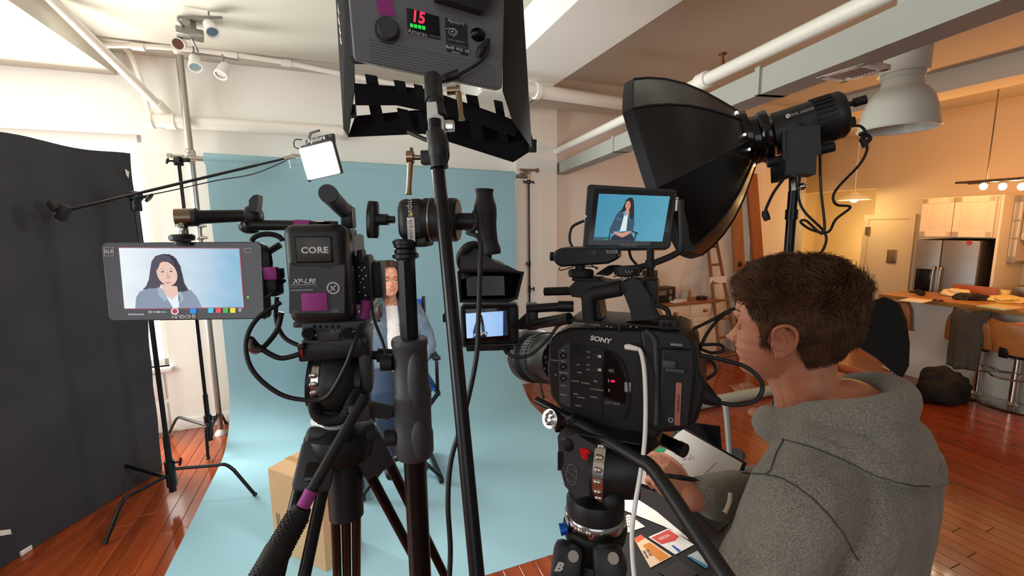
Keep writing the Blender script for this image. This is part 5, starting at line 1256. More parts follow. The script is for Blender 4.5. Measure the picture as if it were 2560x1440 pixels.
one('top_handle', GRYP, vc, lambda g: (g.tube(smooth_path([lp_(M, 822, 486, -.075), lp_(M, 835, 500, -.03), lp_(M, 862, 528, .03)], 5), [.0115]*8+[.0115, .0115, .0115], 24),))
one('handle_cap', mat('soft_rubber', '4a4a52', .7), vc, lambda g: g.cyl(lp_(M, 819.5, 483, -.084), lp_(M, 822, 486, -.074), .0112, .0118, n=24))
one('handle_post', BLK, vc, lambda g: (rc(g, M, 848, 515, 884, 572, .02, .045, .004), g.ell(.0115, T(lp_(M, 864, 527, .03)))))
one('top_arm', BLK, vc, lambda g: g.tube([lp_(M, 628, 563, .02), lp_(M, 700, 563, .02), lp_(M, 845, 566, .03)], [.0075, .0075, .008], 16))
one('tape', TAPE, vc, lambda g: g.cyl(lp_(M, 738, 563, .02), lp_(M, 776, 564, .02), .0082, n=16))
one('hex_plate', CHR, vc, lambda g: rc(g, M, 785, 551, 812, 556, .0, .03, .001))
rb = one('rod_bracket', GRYP, vc, lambda g: (rc(g, M, 752, 808, 912, 826, -.02, .05, .003), rc(g, M, 790, 824, 852, 852, -.018, .05, .004), g.cyl(lp_(M, 770, 834, -.022), lp_(M, 770, 834, .05), .0085, n=24), g.cyl(lp_(M, 868, 834, -.022), lp_(M, 868, 834, .05), .0085, n=24), rc(g, M, 730, 806, 756, 820, -.01, .05, .003)))
for x in (770, 868):
    one('rod', BLKG, vc, lambda g: g.lathe([(.0055, 0), (.0075, 0), (.0075, .30), (0, .30)], T(lp_(M, x, 834, -.026)) @ (M.to_3x3() @ Vector((0, 1, 0))).to_track_quat('Z', 'Y').to_matrix().to_4x4(), 24))
one('hole', BLKG, rb, lambda g: [g.cyl(lp_(M, x, 816, -.0205), lp_(M, x, 816, -.019), .0026, n=12) for x in (787, 802, 817, 832, 847)])['kind'] = 'stuff'
TX('TILTA', 838, 829, 7, M, -.0235, PRTG, rb, shear=.25)
one('quick_plate', GRYP, vc, lambda g: (rc(g, M, 760, 852, 905, 866, -.01, .10, .003), rc(g, M, 795, 845, 860, 853, -.012, .08, .002)))
# focus arc and small wheel between monitor and camera
one('focus_ring', BLK2, vc, lambda g: (g.tube([lp_(M, 668+38*math.cos(t), 603+18*math.sin(t), .02) for t in [-PI+k*PI/10 for k in range(11)]], .0038, 8), g.tube(pd([(640, 628, .66), (668, 632, .66), (700, 612, .66)]), .005, 8), g.tube(pd([(672, 632, .66), (676, 655, .66), (676, 672, .66)]), .0035, 8)))
bt = one('side_clamp', BLK2, vc, lambda g: (rc(g, M, 656, 698, 694, 742, -.0, .03, .004), rc(g, M, 650, 672, 702, 700, .005, .025, .003)))
one('tape', TAPE, bt, lambda g: rc(g, M, 655, 669, 692, 699, -.003, .006, .0008))
# ---- tripod under the left camera
CT = P(850, 960, .69)
tp = thing('tripod', 'black camera tripod with a silver dial under the left camera', 'tripod', Vector((CT.x, CT.y, 0)))
Mh = fw(848, 950, .69, 14)
one('slide_plate', BLK, tp, lambda g: (rc(g, Mh, 742, 862, 925, 893, -.035, .06, .004), rc(g, Mh, 742, 862, 760, 875, -.045, -.03, .002)))
one('release_tab', RED, tp, lambda g: rc(g, Mh, 750, 868, 757, 891, -.042, -.034, .001))
one('fluid_head', BLK, tp, lambda g: (g.ell((.048, .05, .055), Mh @ T((*[loc(Mh, 845, 955, 0)[0]], 0, loc(Mh, 845, 955, 0)[1]))), g.cyl(lp_(Mh, 775, 950, 0), lp_(Mh, 905, 950, 0), .040, n=36), rc(g, Mh, 805, 985, 880, 1035, -.03, .04, .01)))
one('dial', CHR, tp, lambda g: [g.cyl(lp_(Mh, 789, 945, 0), lp_(Mh, 806, 945, 0), .0425, n=36)]+[g.ell((.006, .0022, .0045), Mh @ T((loc(Mh, 797, 945)[0], -.0425*math.cos(a), loc(Mh, 797, 945)[1]+.0425*math.sin(a)))) for a in (-.5, -.2, .1, .4)])
one('side_arm', GRYP, tp, lambda g: (rc(g, Mh, 892, 842, 932, 985, -.035, .03, .006), rc(g, Mh, 886, 960, 925, 1015, -.03, .02, .005)))
one('drag_knob', BLK2, tp, lambda g: (g.cyl(lp_(Mh, 925, 888, 0), lp_(Mh, 945, 888, 0), .007, n=16), g.cyl(lp_(Mh, 943, 888, 0), lp_(Mh, 985, 890, 0), .011, n=20)))
one('brake_knob', BLK2, tp, lambda g: g.cyl(lp_(Mh, 925, 1020, -.01), lp_(Mh, 985, 1028, 0), .010, n=16))
cc = P(832, 1046, .69); 
one('scale_ring', mat('white_ring', 'd8d8d4', .3), tp, lambda g: g.cyl(cc+Vector((0, 0, -.009)), cc, .030, .032, n=40))
one('bowl', BLK, tp, lambda g: g.lathe([(.030, -.055), (.034, -.045), (.030, -.02), (.0305, -.010), (.0, -.010)], T(cc), 36))
def coil(g):
    path = smooth_path(pd([(790, 985, .65), (786, 1020, .65), (800, 1044, .65), (830, 1052, .65), (862, 1040, .65), (880, 1005, .65), (893, 975, .66)]), 10); L = len(path); pts = []
    for i in range((L-1)*6):
        t = i/6; k = int(t); p = path[k].lerp(path[k+1], t-k); d = (path[k+1]-path[k]).normalized(); a = d.orthogonal().normalized(); b = d.cross(a); an = i*.95; pts.append(p+(a*math.cos(an)+b*math.sin(an))*.0072)
    g.tube(pts, .0021, 5)
one('coiled_cable', BLK2, tp, coil)
sp0 = P(850, 1105, .69); Ms = T(sp0)
one('spider', BLK, tp, lambda g: g.lathe([(.02, -.03), (.05, -.02), (.055, 0), (.05, .02), (.03, .03), (0, .03)], Ms, 12))
def tleg(a, b, w=.030, r=.0105, three=False, mid=None, tube=BLKM):
    'double or triple tube leg from the shoulder a to a point on the floor b'
    a, b = Vector(a), Vector(b); d = (b-a).normalized(); s = d.cross((CAM-a).normalized()).normalized()
    lg = one('leg', tube, tp, lambda g: [g.tube([a+s*k, a+s*k+d*.62], r, 14) for k in ((-w, 0, w) if three else (-w, w))])
    L = (b-a).length
    one('lower_leg', tube, lg, lambda g: g.tube([a+d*.55, a+d*(L-.03)], r*1.05, 14))
    one('leg_clamp', BLK, lg, lambda g: g.box((w*2+r*2.6, .035, .06), Matrix.Translation(a+d*.60) @ frame((0, 0, 0), s, -d), .006))
    one('foot', BLK2, lg, lambda g: g.tube([b-d*.05, b], [.014, .017], 12))
    return lg, s, d
def gpt(a, via, z=.0):
    d = (Vector(via)-Vector(a)); t = (z-a[2])/d.z; return Vector(a)+d*t
a1, a2, a3 = P(798, 1130, .66), P(862, 1120, .74), P(918, 1110, .70)
c0_ = Vector((CT.x, CT.y, 0))
l1, s1, d1 = tleg(a1, gpt(a1, P(742, 1380, .60)), .016, .0085)
l3, s3, d3 = tleg(a3, gpt(a3, P(1010, 1290, .79)), .017, .0085)
l2, s2, d2 = tleg(a2, gpt(a2, P(866, 1360, .86)), .0185, .0085, True)
for (a, d, s) in ((a1, d1, s1), (a3, d3, s3)):
    q = a+d*.02; one('leg_shoulder', GRYP, tp, lambda g: (g.box((.052, .036, .07), Matrix.Translation(q) @ frame((0, 0, 0), s, -d), .008), g.box((.046, .04, .02), Matrix.Translation(q-d*.045) @ frame((0, 0, 0), s, -d), .008)))
    one('leg_latch', BLKG, tp, lambda g: g.box((.026, .006, .026), Matrix.Translation(q+d*.008-(q-CAM).normalized()*.018) @ frame((0, 0, 0), s, -d), .003))
one('centre_column', BLK, tp, lambda g: g.tube([P(857, 1125, .70), P(867, 1290, .70)], [.028, .026], 20))
# pan handle with the magenta tape
h0_, h1_, h2_, h3_ = P(912, 990, .64), P(765, 1252, .56), P(748, 1284, .555), P(640, 1475, .50)
one('pan_handle', BLK, tp, lambda g: g.tube([h0_, h1_], .0075, 16))
one('tape', TAPE, tp, lambda g: g.tube([P(779, 1226, .565), P(757, 1268, .557)], .0084, 16))
hg = one('handle_grip', BLK2, tp, lambda g: (g.tube([P(757, 1268, .557), h2_, h2_.lerp(h3_, .45), h2_.lerp(h3_, .5), h3_], [.011, .0135, .015, .0165, .0155], 20)))
def ridges(g):
    d = (h3_-h2_); 
    for i in range(26):
        c = h2_+d*(.04+.036*i); u = d.normalized(); a = u.orthogonal().normalized(); b = u.cross(a); rr = .0139+.0016*i/26
        for k in range(12): an = 2*PI*(k+.5*(i % 2))/12; g.ell((.0014,)*3, T(c+(a*math.cos(an)+b*math.sin(an))*rr), 6, 4)
one('grip_stud', BLK2, hg, ridges)['kind'] = 'stuff'
one('handle_joint', GRYP, tp, lambda g: (g.box((.03, .03, .026), T(P(902, 1026, .655)) @ RZ(10), .004), g.cyl(P(918, 1020, .67), P(975, 1030, .69), .012, n=16)))
# ---- field monitor on its articulated arm
def rrect(r, asp, n=5):
    pts = []
    for cx, cy, a0 in ((1-r/asp, 1-r, 0), (r/asp, 1-r, PI/2), (r/asp, r, PI), (1-r/asp, r, 1.5*PI)):
        for k in range(n+1): a = a0+PI/2*k/n; pts.append((cx+r/asp*math.cos(a), cy+r*math.sin(a)))
    return pts
D1, D2 = .585, .625
q = [P(252, 606, D1), P(655, 604, D2), P(663, 797, D2), P(272, 803, D1)]
mo = thing('field_monitor', 'large field monitor mounted upside down showing a close view of the woman', 'monitor', (q[2]+q[3])/2)
f = warp(q); nrm = (q[1]-q[0]).cross(q[3]-q[0]).normalized(); nrm = -nrm if nrm.dot(CAM-q[0]) < 0 else nrm
MGL = mat('monitor_glass', '3c3a40', .18, coat=.5)
g = G(); g.slab([f(u, v) for u, v in rrect(.07, 2.05)], -nrm*.03); o = build(g, 'housing', GRYP, mo, angle=50); b_ = o.modifiers.new('b', 'BEVEL'); b_.width = .002; b_.segments = 2; b_.limit_method = 'ANGLE'; b_.angle_limit = .9
g = G(); g.slab([f(.008+.984*u, .012+.976*v) for u, v in rrect(.06, 2.05)], nrm*.0006); build(g, 'front_glass', MGL, mo, angle=50)
def onm(x, y, lift=.0008): return onp(x, y, q[0]+nrm*lift, nrm)
sq = [onm(297, 620), onm(597, 622), onm(609, 768), onm(311, 771)]
k1 = 1.0; Hh, Sk, De, De2, Wt = em('mon_hair', '4c4654', k1), em('mon_skin', 'e9c4b4', k1), em('mon_denim', '8896aa', k1), em('mon_denim_light', 'a5b2c2', k1), em('mon_white', 'e6eef6', k1)
Hd = em('mon_hair_dark', '2e2a38', k1); Sk2 = em('mon_skin_shade', 'd8a898', k1)
lay = [('picture_hair', Hd, [(.30, .45), (.29, .8), (.35, .9), (.44, .87), (.49, .7), (.50, .45), (.47, .3), (.34, .3)]), ('picture_hair', Hh, [(.35, .905), (.29, .87), (.255, .78), (.235, .62), (.22, .48), (.19, .36), (.16, .31), (.22, .31), (.30, .34), (.34, .5), (.36, .7), (.42, .78)]),
 ('picture_hair', Hd, [(.35, .905), (.41, .90), (.46, .83), (.485, .72), (.50, .58), (.51, .42), (.54, .30), (.60, .20), (.62, .12), (.64, 0), (.52, 0), (.45, .12), (.43, .3), (.44, .5), (.45, .68), (.42, .78)]),
 ('picture_jacket', De, [(.09, 0), (.105, .18), (.14, .28), (.22, .33), (.30, .33), (.34, .2), (.42, 0)]), ('picture_jacket', De, [(.45, 0), (.46, .18), (.49, .27), (.56, .30), (.60, .2), (.63, .08), (.64, 0)]),
 ('picture_neck', Sk, [(.32, .40), (.45, .36), (.455, .24), (.40, .13), (.34, .24)]), ('picture_shirt', Wt, [(.345, .22), (.40, .14), (.455, .24), (.45, 0), (.40, 0)]),
 ('picture_collar', De2, [(.29, .35), (.33, .32), (.36, .18), (.34, .10), (.29, .22)]), ('picture_collar', De2, [(.455, .26), (.48, .28), (.50, .16), (.475, .08)]),
 ('picture_face', Sk, oval(.378, .575, .084, .20, 26, -.06)), ('picture_hair', Hh, [(.30, .62), (.295, .78), (.35, .88), (.41, .86), (.45, .75), (.455, .68), (.43, .76), (.38, .80), (.33, .75)]),
 ('picture_eye', Hd, oval(.345, .605, .014, .010, 8)), ('picture_eye', Hd, oval(.415, .61, .013, .010, 8)), ('picture_eyebrow', Hh, [(.325, .64), (.345, .655), (.365, .645), (.345, .648)]), ('picture_eyebrow', Hh, [(.40, .648), (.42, .66), (.437, .645), (.42, .65)]),
 ('picture_nose', Sk2, [(.385, .60), (.41, .50), (.395, .485), (.375, .49)]), ('picture_mouth', em('mon_mouth', 'b8706c', k1), [(.35, .44), (.385, .425), (.42, .445), (.385, .405)])]
picture(sq, nrm, mo, screen_bg('mon_backdrop', 'ecf2f6', '86b6d4', 1.0), lay)
one('screen_border', em('mon_border', 'f07888', .8), mo, lambda g: (g.tube([onm(297, 619), onm(598, 621)], .0004, 4), g.tube([onm(598, 621), onm(610, 769)], .0005, 4), g.tube([onm(311, 772), onm(610, 769.5)], .0004, 4)))
def disc(g, c, n, r, k=18, r0=0):
    a = n.orthogonal().normalized(); b = n.cross(a)
    if r0: 
        for i in range(k):
            g.add([c+(a*math.cos(t)+b*math.sin(t))*rr for rr, t in ((r, 2*PI*i/k), (r, 2*PI*(i+1)/k), (r0, 2*PI*(i+1)/k), (r0, 2*PI*i/k))], [[0, 1, 2, 3]])
    else: g.add([c+(a*math.cos(2*PI*i/k)+b*math.sin(2*PI*i/k))*r for i in range(k)], [list(range(k))])
def sqd(g, x, y, w, h, lift=.0012): g.add([onm(x-w/2, y-h/2, lift), onm(x+w/2, y-h/2, lift), onm(x+w/2, y+h/2, lift), onm(x-w/2, y+h/2, lift)], [[0, 1, 2, 3]])
for nm, x, y, c, r in (('record_button', 437, 778, 'f4e8ea', .0047), ('record_button', 437, 778, 'a8404c', .0033), ('blue_button', 483, 777, '1c8ce0', .0042)):
    one(nm, em('ui_'+c, c, 1), mo, lambda g: disc(g, onm(x, y, .0010 if r > .004 else .0013), nrm, r), smooth=False)
for x, c in ((527, '4cc0e8'), (546, 'f04458'), (564, '48b048'), (582, 'f0dc40')): one('touch_button', em('ui_'+c, c, 1), mo, lambda g: sqd(g, x, 776, 13, 12), smooth=False)
one('slider', em('ui_white', 'd8dce8', .9), mo, lambda g: (disc(g, onm(375, 780, .0012), nrm, .0018, 12, .0011), sqd(g, 397, 780, 40, 1.4), disc(g, onm(396, 780, .0014), nrm, .0013), [sqd(g, 323+i*5, 786, 3, 3.5) for i in range(8)], disc(g, onm(600, 775, .0012), nrm, .0022, 12, .0012)), smooth=False)['kind'] = 'stuff'
Mm = frame(onm(455, 703, 0), (q[1]-q[0]), Vector((0, 0, 1)))
cM = lambda x, y, lift=.0012: Matrix.Translation(onm(x, y, lift)) @ frame((0, 0, 0), (q[1]-q[0]), (q[0]-q[3]))
text('SHOGUN', .0062, cM(460, 791) @ RY(180), PRT, mo, bold=.0004, ext=.0001, xs=1.1)
text('XLR', .006, cM(272, 629) @ RY(0), PRT, mo, bold=.0003, ext=.0001)
one('printed_box', PRT, mo, lambda g: [g.tube([onm(*a, .001), onm(*b, .001)], .0004, 4) for a, b in (((261, 619), (284, 619)), ((284, 619), (285, 640)), ((285, 640), (262, 640)), ((262, 640), (261, 619)))])
one('logo', PRT, mo, lambda g: (g.tube([onm(*a, .001) for a in ((608, 622), (634, 622), (621, 637), (608, 622))], .0004, 4), g.tube([onm(621+9*math.cos(t), 626+6*math.sin(t), .001) for t in [2*PI*k/16 for k in range(17)]], .0004, 4)))
one('status_light', em('led_green', '90d040', 1.5), mo, lambda g: g.ell(.0012, T(onm(620, 743, .001))))
# arm
jx = P(455, 545, .60); kn_ = P(632, 540, .64)
one('mount_bolt', CHR, mo, lambda g: (g.cyl(P(455, 590, .60), P(455, 556, .60), .0045, n=12), g.lathe([(.0075, 0), (.0075, .006), (.0055, .009)], T(P(455, 575, .60)), 8)))
one('mount_knob', BLK, mo, lambda g: (g.lathe([(.013, 0), (.015, .002), (.015, .007), (.012, .009), (0, .009)], T(P(456, 602, .60)), 24), g.cyl(P(456, 612, .60), P(456, 600, .60), .010, n=16)))
aa = thing('articulated_arm', 'black articulated arm with a silver end holding the field monitor', 'arm', P(540, 560, .62))
one('silver_cup', BRASS, aa, lambda g: g.lathe([(.0, .002), (.008, .002), (.0095, 0), (.0125, .001), (.0125, .022), (.009, .026), (0, .026)], Matrix.Translation(P(436, 545, .60)) @ (kn_-jx).normalized().to_track_quat('Z', 'Y').to_matrix().to_4x4(), 28))
one('fore_arm', BLK, aa, lambda g: g.tube([P(478, 543, .603), P(492, 543, .606), P(500, 543, .607), P(612, 539, .635), kn_], [.0105, .013, .0095, .0085, .011], 20))
one('elbow', BLK, aa, lambda g: (g.ell((.015, .014, .016), T(P(632, 540, .64))), g.ell((.015, .013, .011), T(P(624, 566, .645))), g.cyl(P(631, 555, .64), P(626, 570, .645), .012, n=16)))
one('wing_lever', BLK, aa, lambda g: g.slab([P(623, 527, .625), P(622, 500, .625), P(633, 488, .625), (P(645, 486, .625)), P(645, 500, .625), P(641, 530, .625)], _w*.012))
# ---- cables of the left camera
CB1 = mat('cable_rubber', '17181a', .45)
cable('cable', pd([(702, 756, .62), (640, 800, .60), (614, 862, .59), (634, 930, .59), (700, 985, .60), (772, 1000, .61), (820, 990, .61), (862, 920, .61), (885, 860, .61), (904, 812, .63)]), .0032, CB1, None, 'long black cable looping wide from the battery round the tripod head')
cable('cable', pd([(704, 780, .64), (690, 830, .64), (648, 876, .62), (624, 870, .61), (626, 846, .61), (648, 868, .62), (700, 895, .63), (752, 884, .64)]), .0038, CB1, None, 'black cable with a hooked metal sleeve left of the tripod head')
cable('metal_sleeve', pd([(648, 876, .617), (626, 872, .607), (624, 848, .607)]), .0044, STL, None, 'bare metal sleeve on the hooked cable', 'sleeve')
cable('cable', pd([(692, 742, .66), (690, 800, .66), (712, 845, .66), (758, 868, .66)]), .0033, CB1, None, 'black cable dropping straight behind the battery to the plate')
cable('cable', pd([(664, 712, .65), (690, 716, .65), (712, 700, .66)]), .0028, CB1, None, 'short black cable between monitor and camera')
cable('cable', pd([(664, 795, .63), (640, 770, .63), (676, 736, .63), (702, 728, .64)]), .0026, CB1, None, 'thin black cable behind the lower corner of the field monitor')
cable('cable', pd([(928, 750, .66), (936, 800, .66), (955, 850, .66), (965, 885, .66)]), .0022, CB1, None, 'thin black cable hanging across the denim jacket')
# ------------------------------------------------------------------ centre stand with its grip head, boom pole and light panel
CS = P(1034, 1000, .66); cs = thing('light_stand', 'thick black stand column in the middle of the frame with a grip head', 'light stand', Vector((CS.x, CS.y, 0)))
def cz(py): return onp(1034, py, CS, Vector((0, 1, 0))).z
ct = Vector((CS.x-.002, CS.y, 0))
def cp(py): return Vector((ct.x, ct.y, cz(py)))
g = G(); g.tube([cp(630), cp(860)], .0132, 8); build(g, 'upper_pole', BLKM, cs, angle=20)
g = G(); g.tube([Vector((ct.x, ct.y, .06)), cp(1130)], .0170, 24); build(g, 'lower_pole', BLKM, cs)
g = G(); z0, z1 = cz(1140), cz(845); H_ = z1-z0
g.lathe([(.02, 0), (.0265, .002), (.0290, .008), (.0290, H_*.2), (.0272, H_*.24), (.0272, H_*.50), (.0285, H_*.53), (.0285, H_*.56), (.0255, H_*.58), (.0250, H_*.93), (.0265, H_*.95), (.0265, H_-.004), (.025, H_), (0, H_)], T((ct.x, ct.y, z0)), 32)
g.ell((.012, .010, .045), T((ct.x+.010, ct.y-.020, z0+H_*.68))); g.ell((.012, .009, .032), T((ct.x+.012, ct.y-.022, z0+H_*.2)))
build(g, 'riser_collar', GRYP, cs)
for py in (900, 1085):
    g = G(); q = cp(py); g.cyl(q+Vector((-.024, -.01, 0)), q+Vector((-.040, -.012, 0)), .012, n=16); build(g, 'collar_knob', BLK2, cs)
g = G(); 
for py, r in ((640, .0185), (628, .0155), (614, .016), (606, .0175)): g.lathe([(r*.8, -.004), (r, -.002), (r, .003), (r*.8, .005)], T(cp(py)), 28)
g.cyl(cp(650), cp(600), .0135, n=20); build(g, 'top_ring', BLK, cs)
g = G()
for k in range(3):
    a = 2*PI*k/3+.5; d = Vector((math.cos(a), math.sin(a), 0)); g2 = G(); g2.tube([ct+d*.02+Vector((0, 0, .32)), ct+d*.25+Vector((0, 0, .17)), ct+d*.48+Vector((0, 0, .012))], .012, 10); build(g2, 'leg', BLKM, cs); g3 = G(); g3.ell(.016, T(ct+d*.48+Vector((0, 0, .016)))); build(g3, 'foot', BLK2, cs)
g.cyl(ct+Vector((0, 0, .06)), ct+Vector((0, 0, .4)), .034, n=20); build(g, 'base_collar', BLK, cs)
Mg = fw(1036, 550, .645, -4)
gh = thing('grip_head', 'black grip head with a white sticker on top of the centre stand', 'grip head', cp(600))
one('clamp_block', BLK, gh, lambda g: (rc(g, Mg, 986, 496, 1066, 600, -.03, .03, .012, 3), rc(g, Mg, 1004, 590, 1066, 618, -.024, .024, .004)))
one('grip_disc', BLK, gh, lambda g: g.cyl(lp_(Mg, 1064, 550, 0), lp_(Mg, 1080, 550, 0), .0315, n=40))
one('washer', STL, gh, lambda g: g.cyl(lp_(Mg, 1080, 550, 0), lp_(Mg, 1083, 550, 0), .0325, n=40))
one('grip_disc', BLK, gh, lambda g: (g.cyl(lp_(Mg, 1083, 550, 0), lp_(Mg, 1142, 550, 0), .0315, n=40), g.cyl(lp_(Mg, 1142, 550, 0), lp_(Mg, 1147, 550, 0), .029, n=40)))
one('tee_knob', BLK, gh, lambda g: (g.cyl(lp_(Mg, 986, 549, 0), lp_(Mg, 960, 549, 0), .0055, n=12), g.cyl(lp_(Mg, 970, 549, 0), lp_(Mg, 944, 549, 0), .0085, n=12), g.tube([lp_(Mg, 932, 503, 0), lp_(Mg, 932, 512, 0), lp_(Mg, 932, 549, 0), lp_(Mg, 932, 586, 0), lp_(Mg, 932, 595, 0)], [.0075, .009, .0095, .009, .0075], 14)))
one('handle_shaft', BLK, gh, lambda g: g.cyl(lp_(Mg, 1144, 554, 0), lp_(Mg, 1200, 554, 0), .0125, n=20))
one('grip_handle', BLK2, gh, lambda g: g.tube(smooth_path([lp_(Mg, 1211, 472, 0), lp_(Mg, 1211, 482, 0), lp_(Mg, 1212, 510, 0), lp_(Mg, 1214, 550, 0), lp_(Mg, 1220, 590, 0), lp_(Mg, 1226, 615, 0), lp_(Mg, 1229, 636, 0)], 5), [.0125, .0135, .0135, .0132, .013, .0125, .0125, .0128, .0135, .0145, .0155, .0165, .0168, .0168, .0165, .016, .0152, .0148, .0142, .0138, .0135, .0132, .0128, .0125, .0125, .0128, .0138, .0142, .0142, .0138, .013], 24))
one('sticker', WHT, gh, lambda g: rc(g, Mg, 1017, 544, 1038, 604, -.0312, -.0295, .0002))
Mt = Mg @ RY(90)
x, z = loc(Mg, 1024, 573, -.0315); text('KCP-200B', .0062, Mg @ T((x+.002, -.0322, z)) @ RY(90), BLKG, gh, ext=.0001); text('2.5" Grip Head', .004, Mg @ T((x-.0015, -.0322, z)) @ RY(90), BLKG, gh, ext=.0001)
x, z = loc(Mg, 1027, 520, -.0305); text('impact', .012, Mg @ T((x, -.0312, z)) @ RY(90), PRT, gh, ext=.0001)
one('yellow_mark', mat('yellow_print', 'e8c828', .5), gh, lambda g: g.add([lp_(Mg, 1026, 530, -.0312), lp_(Mg, 1033, 534, -.0312), lp_(Mg, 1024, 543, -.0312)], [[0, 1, 2]]), smooth=False)
# boom pole through the grip head
q0, q1 = P(1093, 395, .60), P(1204, 1560, .50)
bp_ = thing('boom_pole', 'long black pole slanting down from the light panel through the grip head', 'pole', q1)
one('tube', BLKM, bp_, lambda g: g.tube([P(1086, 300, .60), q0, q1], .0090, 18))
jm = P(1083, 360, .60)
one('elbow_joint', BLK, bp_, lambda g: (g.ell((.015, .014, .03), T(P(1096, 375, .595))), g.tube([P(1088, 330, .595), P(1098, 420, .595)], .0125, 16), g.box((.018, .02, .018), T(P(1070, 395, .60)), .002)))
bt_ = one('tee_bolt', BRASS, bp_, lambda g: (g.cyl(P(1072, 395, .60), P(1026, 393, .60), .0035, n=10), g.cyl(P(1034, 393, .60), P(1018, 393, .60), .0085, n=14), g.cyl(P(1027, 370, .60), P(1027, 400, .60), .0032, n=10), g.tube([P(1027, 395, .60), P(1023, 470, .60), P(1022, 486, .60)], [.0042, .0036, .0046], 10)))
cable('cable', pd([(1020, 330, .61), (1070, 352, .60), (1112, 372, .59), (1118, 395, .59), (1104, 415, .59)]), .003, CB1, None, 'black power cable hanging under the light panel')
cable('cable', pd([(1186, 530, .615), (1192, 548, .605), (1184, 575, .605), (1168, 580, .61), (1200, 600, .60), (1200, 680, .6), (1196, 800, .595), (1190, 900, .59), (1160, 1040, .585), (1128, 1150, .58), (1120, 1260, .575), (1126, 1380, .57), (1118, 1520, .56)]), .0034, CB1, None, 'long black cable hanging from the grip handle down past the boom pole')
# light panel seen from behind, with its fabric box
Mp = frame(P(1072, 100, .74), P(1258, 120, .79)-P(880, 75, .72), P(1050, -20, .70)-P(1072, 200, .75))
lpn = thing('studio_light', 'grey LED light panel from behind with a red 15 readout and black grid box', 'light panel', Mp.translation)
PG = mat('panel_grey', '707376', .55, bump=.2, bscale=600)
qp = [P(868, -60, .70), P(1262, -40, .76), P(1256, 226, .80), P(884, 150, .74)]
fp = warp(qp); np_ = (qp[1]-qp[0]).cross(qp[3]-qp[0]).normalized(); np_ = -np_ if np_.dot(CAM-qp[0]) < 0 else np_
qp[1] = onp(1262, -40, qp[0], np_); 
def onq(x, y, lift=0.0): return onp(x, y, qp[3]+np_*lift, np_)
c4 = [onq(866, -60), onq(1262, -40), onq(1256, 226), onq(884, 150)]; fq = warp(c4)
g = G(); g.slab([fq(u, v) for u, v in rrect(.05, 1.4)], -np_*.03); o = build(g, 'housing', PG, lpn, angle=50); b_ = o.modifiers.new('b', 'BEVEL'); b_.width = .003; b_.segments = 2; b_.limit_method = 'ANGLE'; b_.angle_limit = .9
def FQ(x, y, lift=.001): return Matrix.Translation(onq(x, y, lift)) @ frame((0, 0, 0), c4[2]-c4[3], c4[0]-c4[3])
def qslab(g, pts, t=.001, lift=0): g.slab([onq(x, y, lift) for x, y in pts], np_*t)
one('control_screen', BLKG, lpn, lambda g: qslab(g, [(1016, 19), (1097, 42), (1101, 100), (1019, 82)]))
one('rating_label', mat('black_label', '141416', .4), lpn, lambda g: qslab(g, [(1112, 45), (1158, 57), (1167, 62), (1171, 140), (1117, 129)]))
one('tape', TAPE, lpn, lambda g: qslab(g, [(938, -8), (978, -4), (989, 42), (948, 38)]))
text('15', .0235, FQ(1046, 44, .0016), em('led_red', 'ff2040', 2.2), lpn, bold=.0006, ext=.0002)
for i in range(4): one('charge_bar', em('led_green2', '20c040', 1.4), lpn, lambda g: qslab(g, [(1025+i*10, 58+i*2), (1033+i*10, 60+i*2), (1033.5+i*10, 69+i*2), (1025.5+i*10, 67+i*2)], .0003, .0012), smooth=False)
text('Amaran', .0105, FQ(1044, 82, .0016), PRT, lpn, ext=.0001); text('HR672W', .005, FQ(1087, 92, .0016), PRTG, lpn, ext=.0001)
text('Aputure', .0085, FQ(1140, 55, .0016), PRT, lpn, ext=.0001); text('RoHS  FCC  CE', .0062, FQ(1144, 123, .0016), PRT, lpn, ext=.0001, bold=.0002)
text('Amaran HR672W', .0035, FQ(1140, 103, .0016), PRTG, lpn, ext=.0001)
one('printed_eye', PRT, lpn, lambda g: (g.tube([onq(1131+9*math.cos(t), 79+8*math.sin(t), .0014) for t in [2*PI*k/16 for k in range(17)]], .0006, 4), g.ell(.0018, T(onq(1131, 79, .0012))), g.tube(smooth_path([onq(x, y, .0014) for x, y in ((1115, 72), (1125, 71), (1140, 76), (1143, 84), (1132, 92))], 3), .0006, 4)))
one('printed_bar', PRTG, lpn, lambda g: [qslab(g, [(1118, y), (1166, y+9), (1166, y+9.8), (1118, y+.8)], .0002, .0012) for y in (96, 108, 111)]+[qslab(g, [(1129, 127), (1150, 132), (1150, 136), (1129, 131)], .0002, .0012)], smooth=False)['kind'] = 'stuff'
kb_ = one('dimmer_knob', GRYP, lpn, lambda g: (g.cyl(onq(968, 76, 0), onq(968, 76, .004), .0205, n=32), g.cyl(onq(969, 74, .004), onq(970, 68, .02), .0165, .0150, n=32)))
one('power_switch', BLKG, lpn, lambda g: (g.ell((.0135, .011, .004), Matrix.Translation(onq(1195, 87, .001)) @ frame((0, 0, 0), c4[2]-c4[3], np_)), g.box((.013, .009, .008), Matrix.Translation(onq(1195, 87, .003)) @ frame((0, 0, 0), c4[2]-c4[3], np_) @ RX(12), .002)))
one('power_plug', BLK2, lpn, lambda g: g.tube([onq(1199, 140, .006), onq(1205, 125, .011), onq(1222, 100, .012)], [.008, .009, .0045], 12))
cable('power_cable', [onq(1222, 98, .012), onq(1219, 130, .02), onq(1200, 155, .022), onq(1160, 180, .02), onq(1140, 190, .018)], .0028, BLK2, lpn)
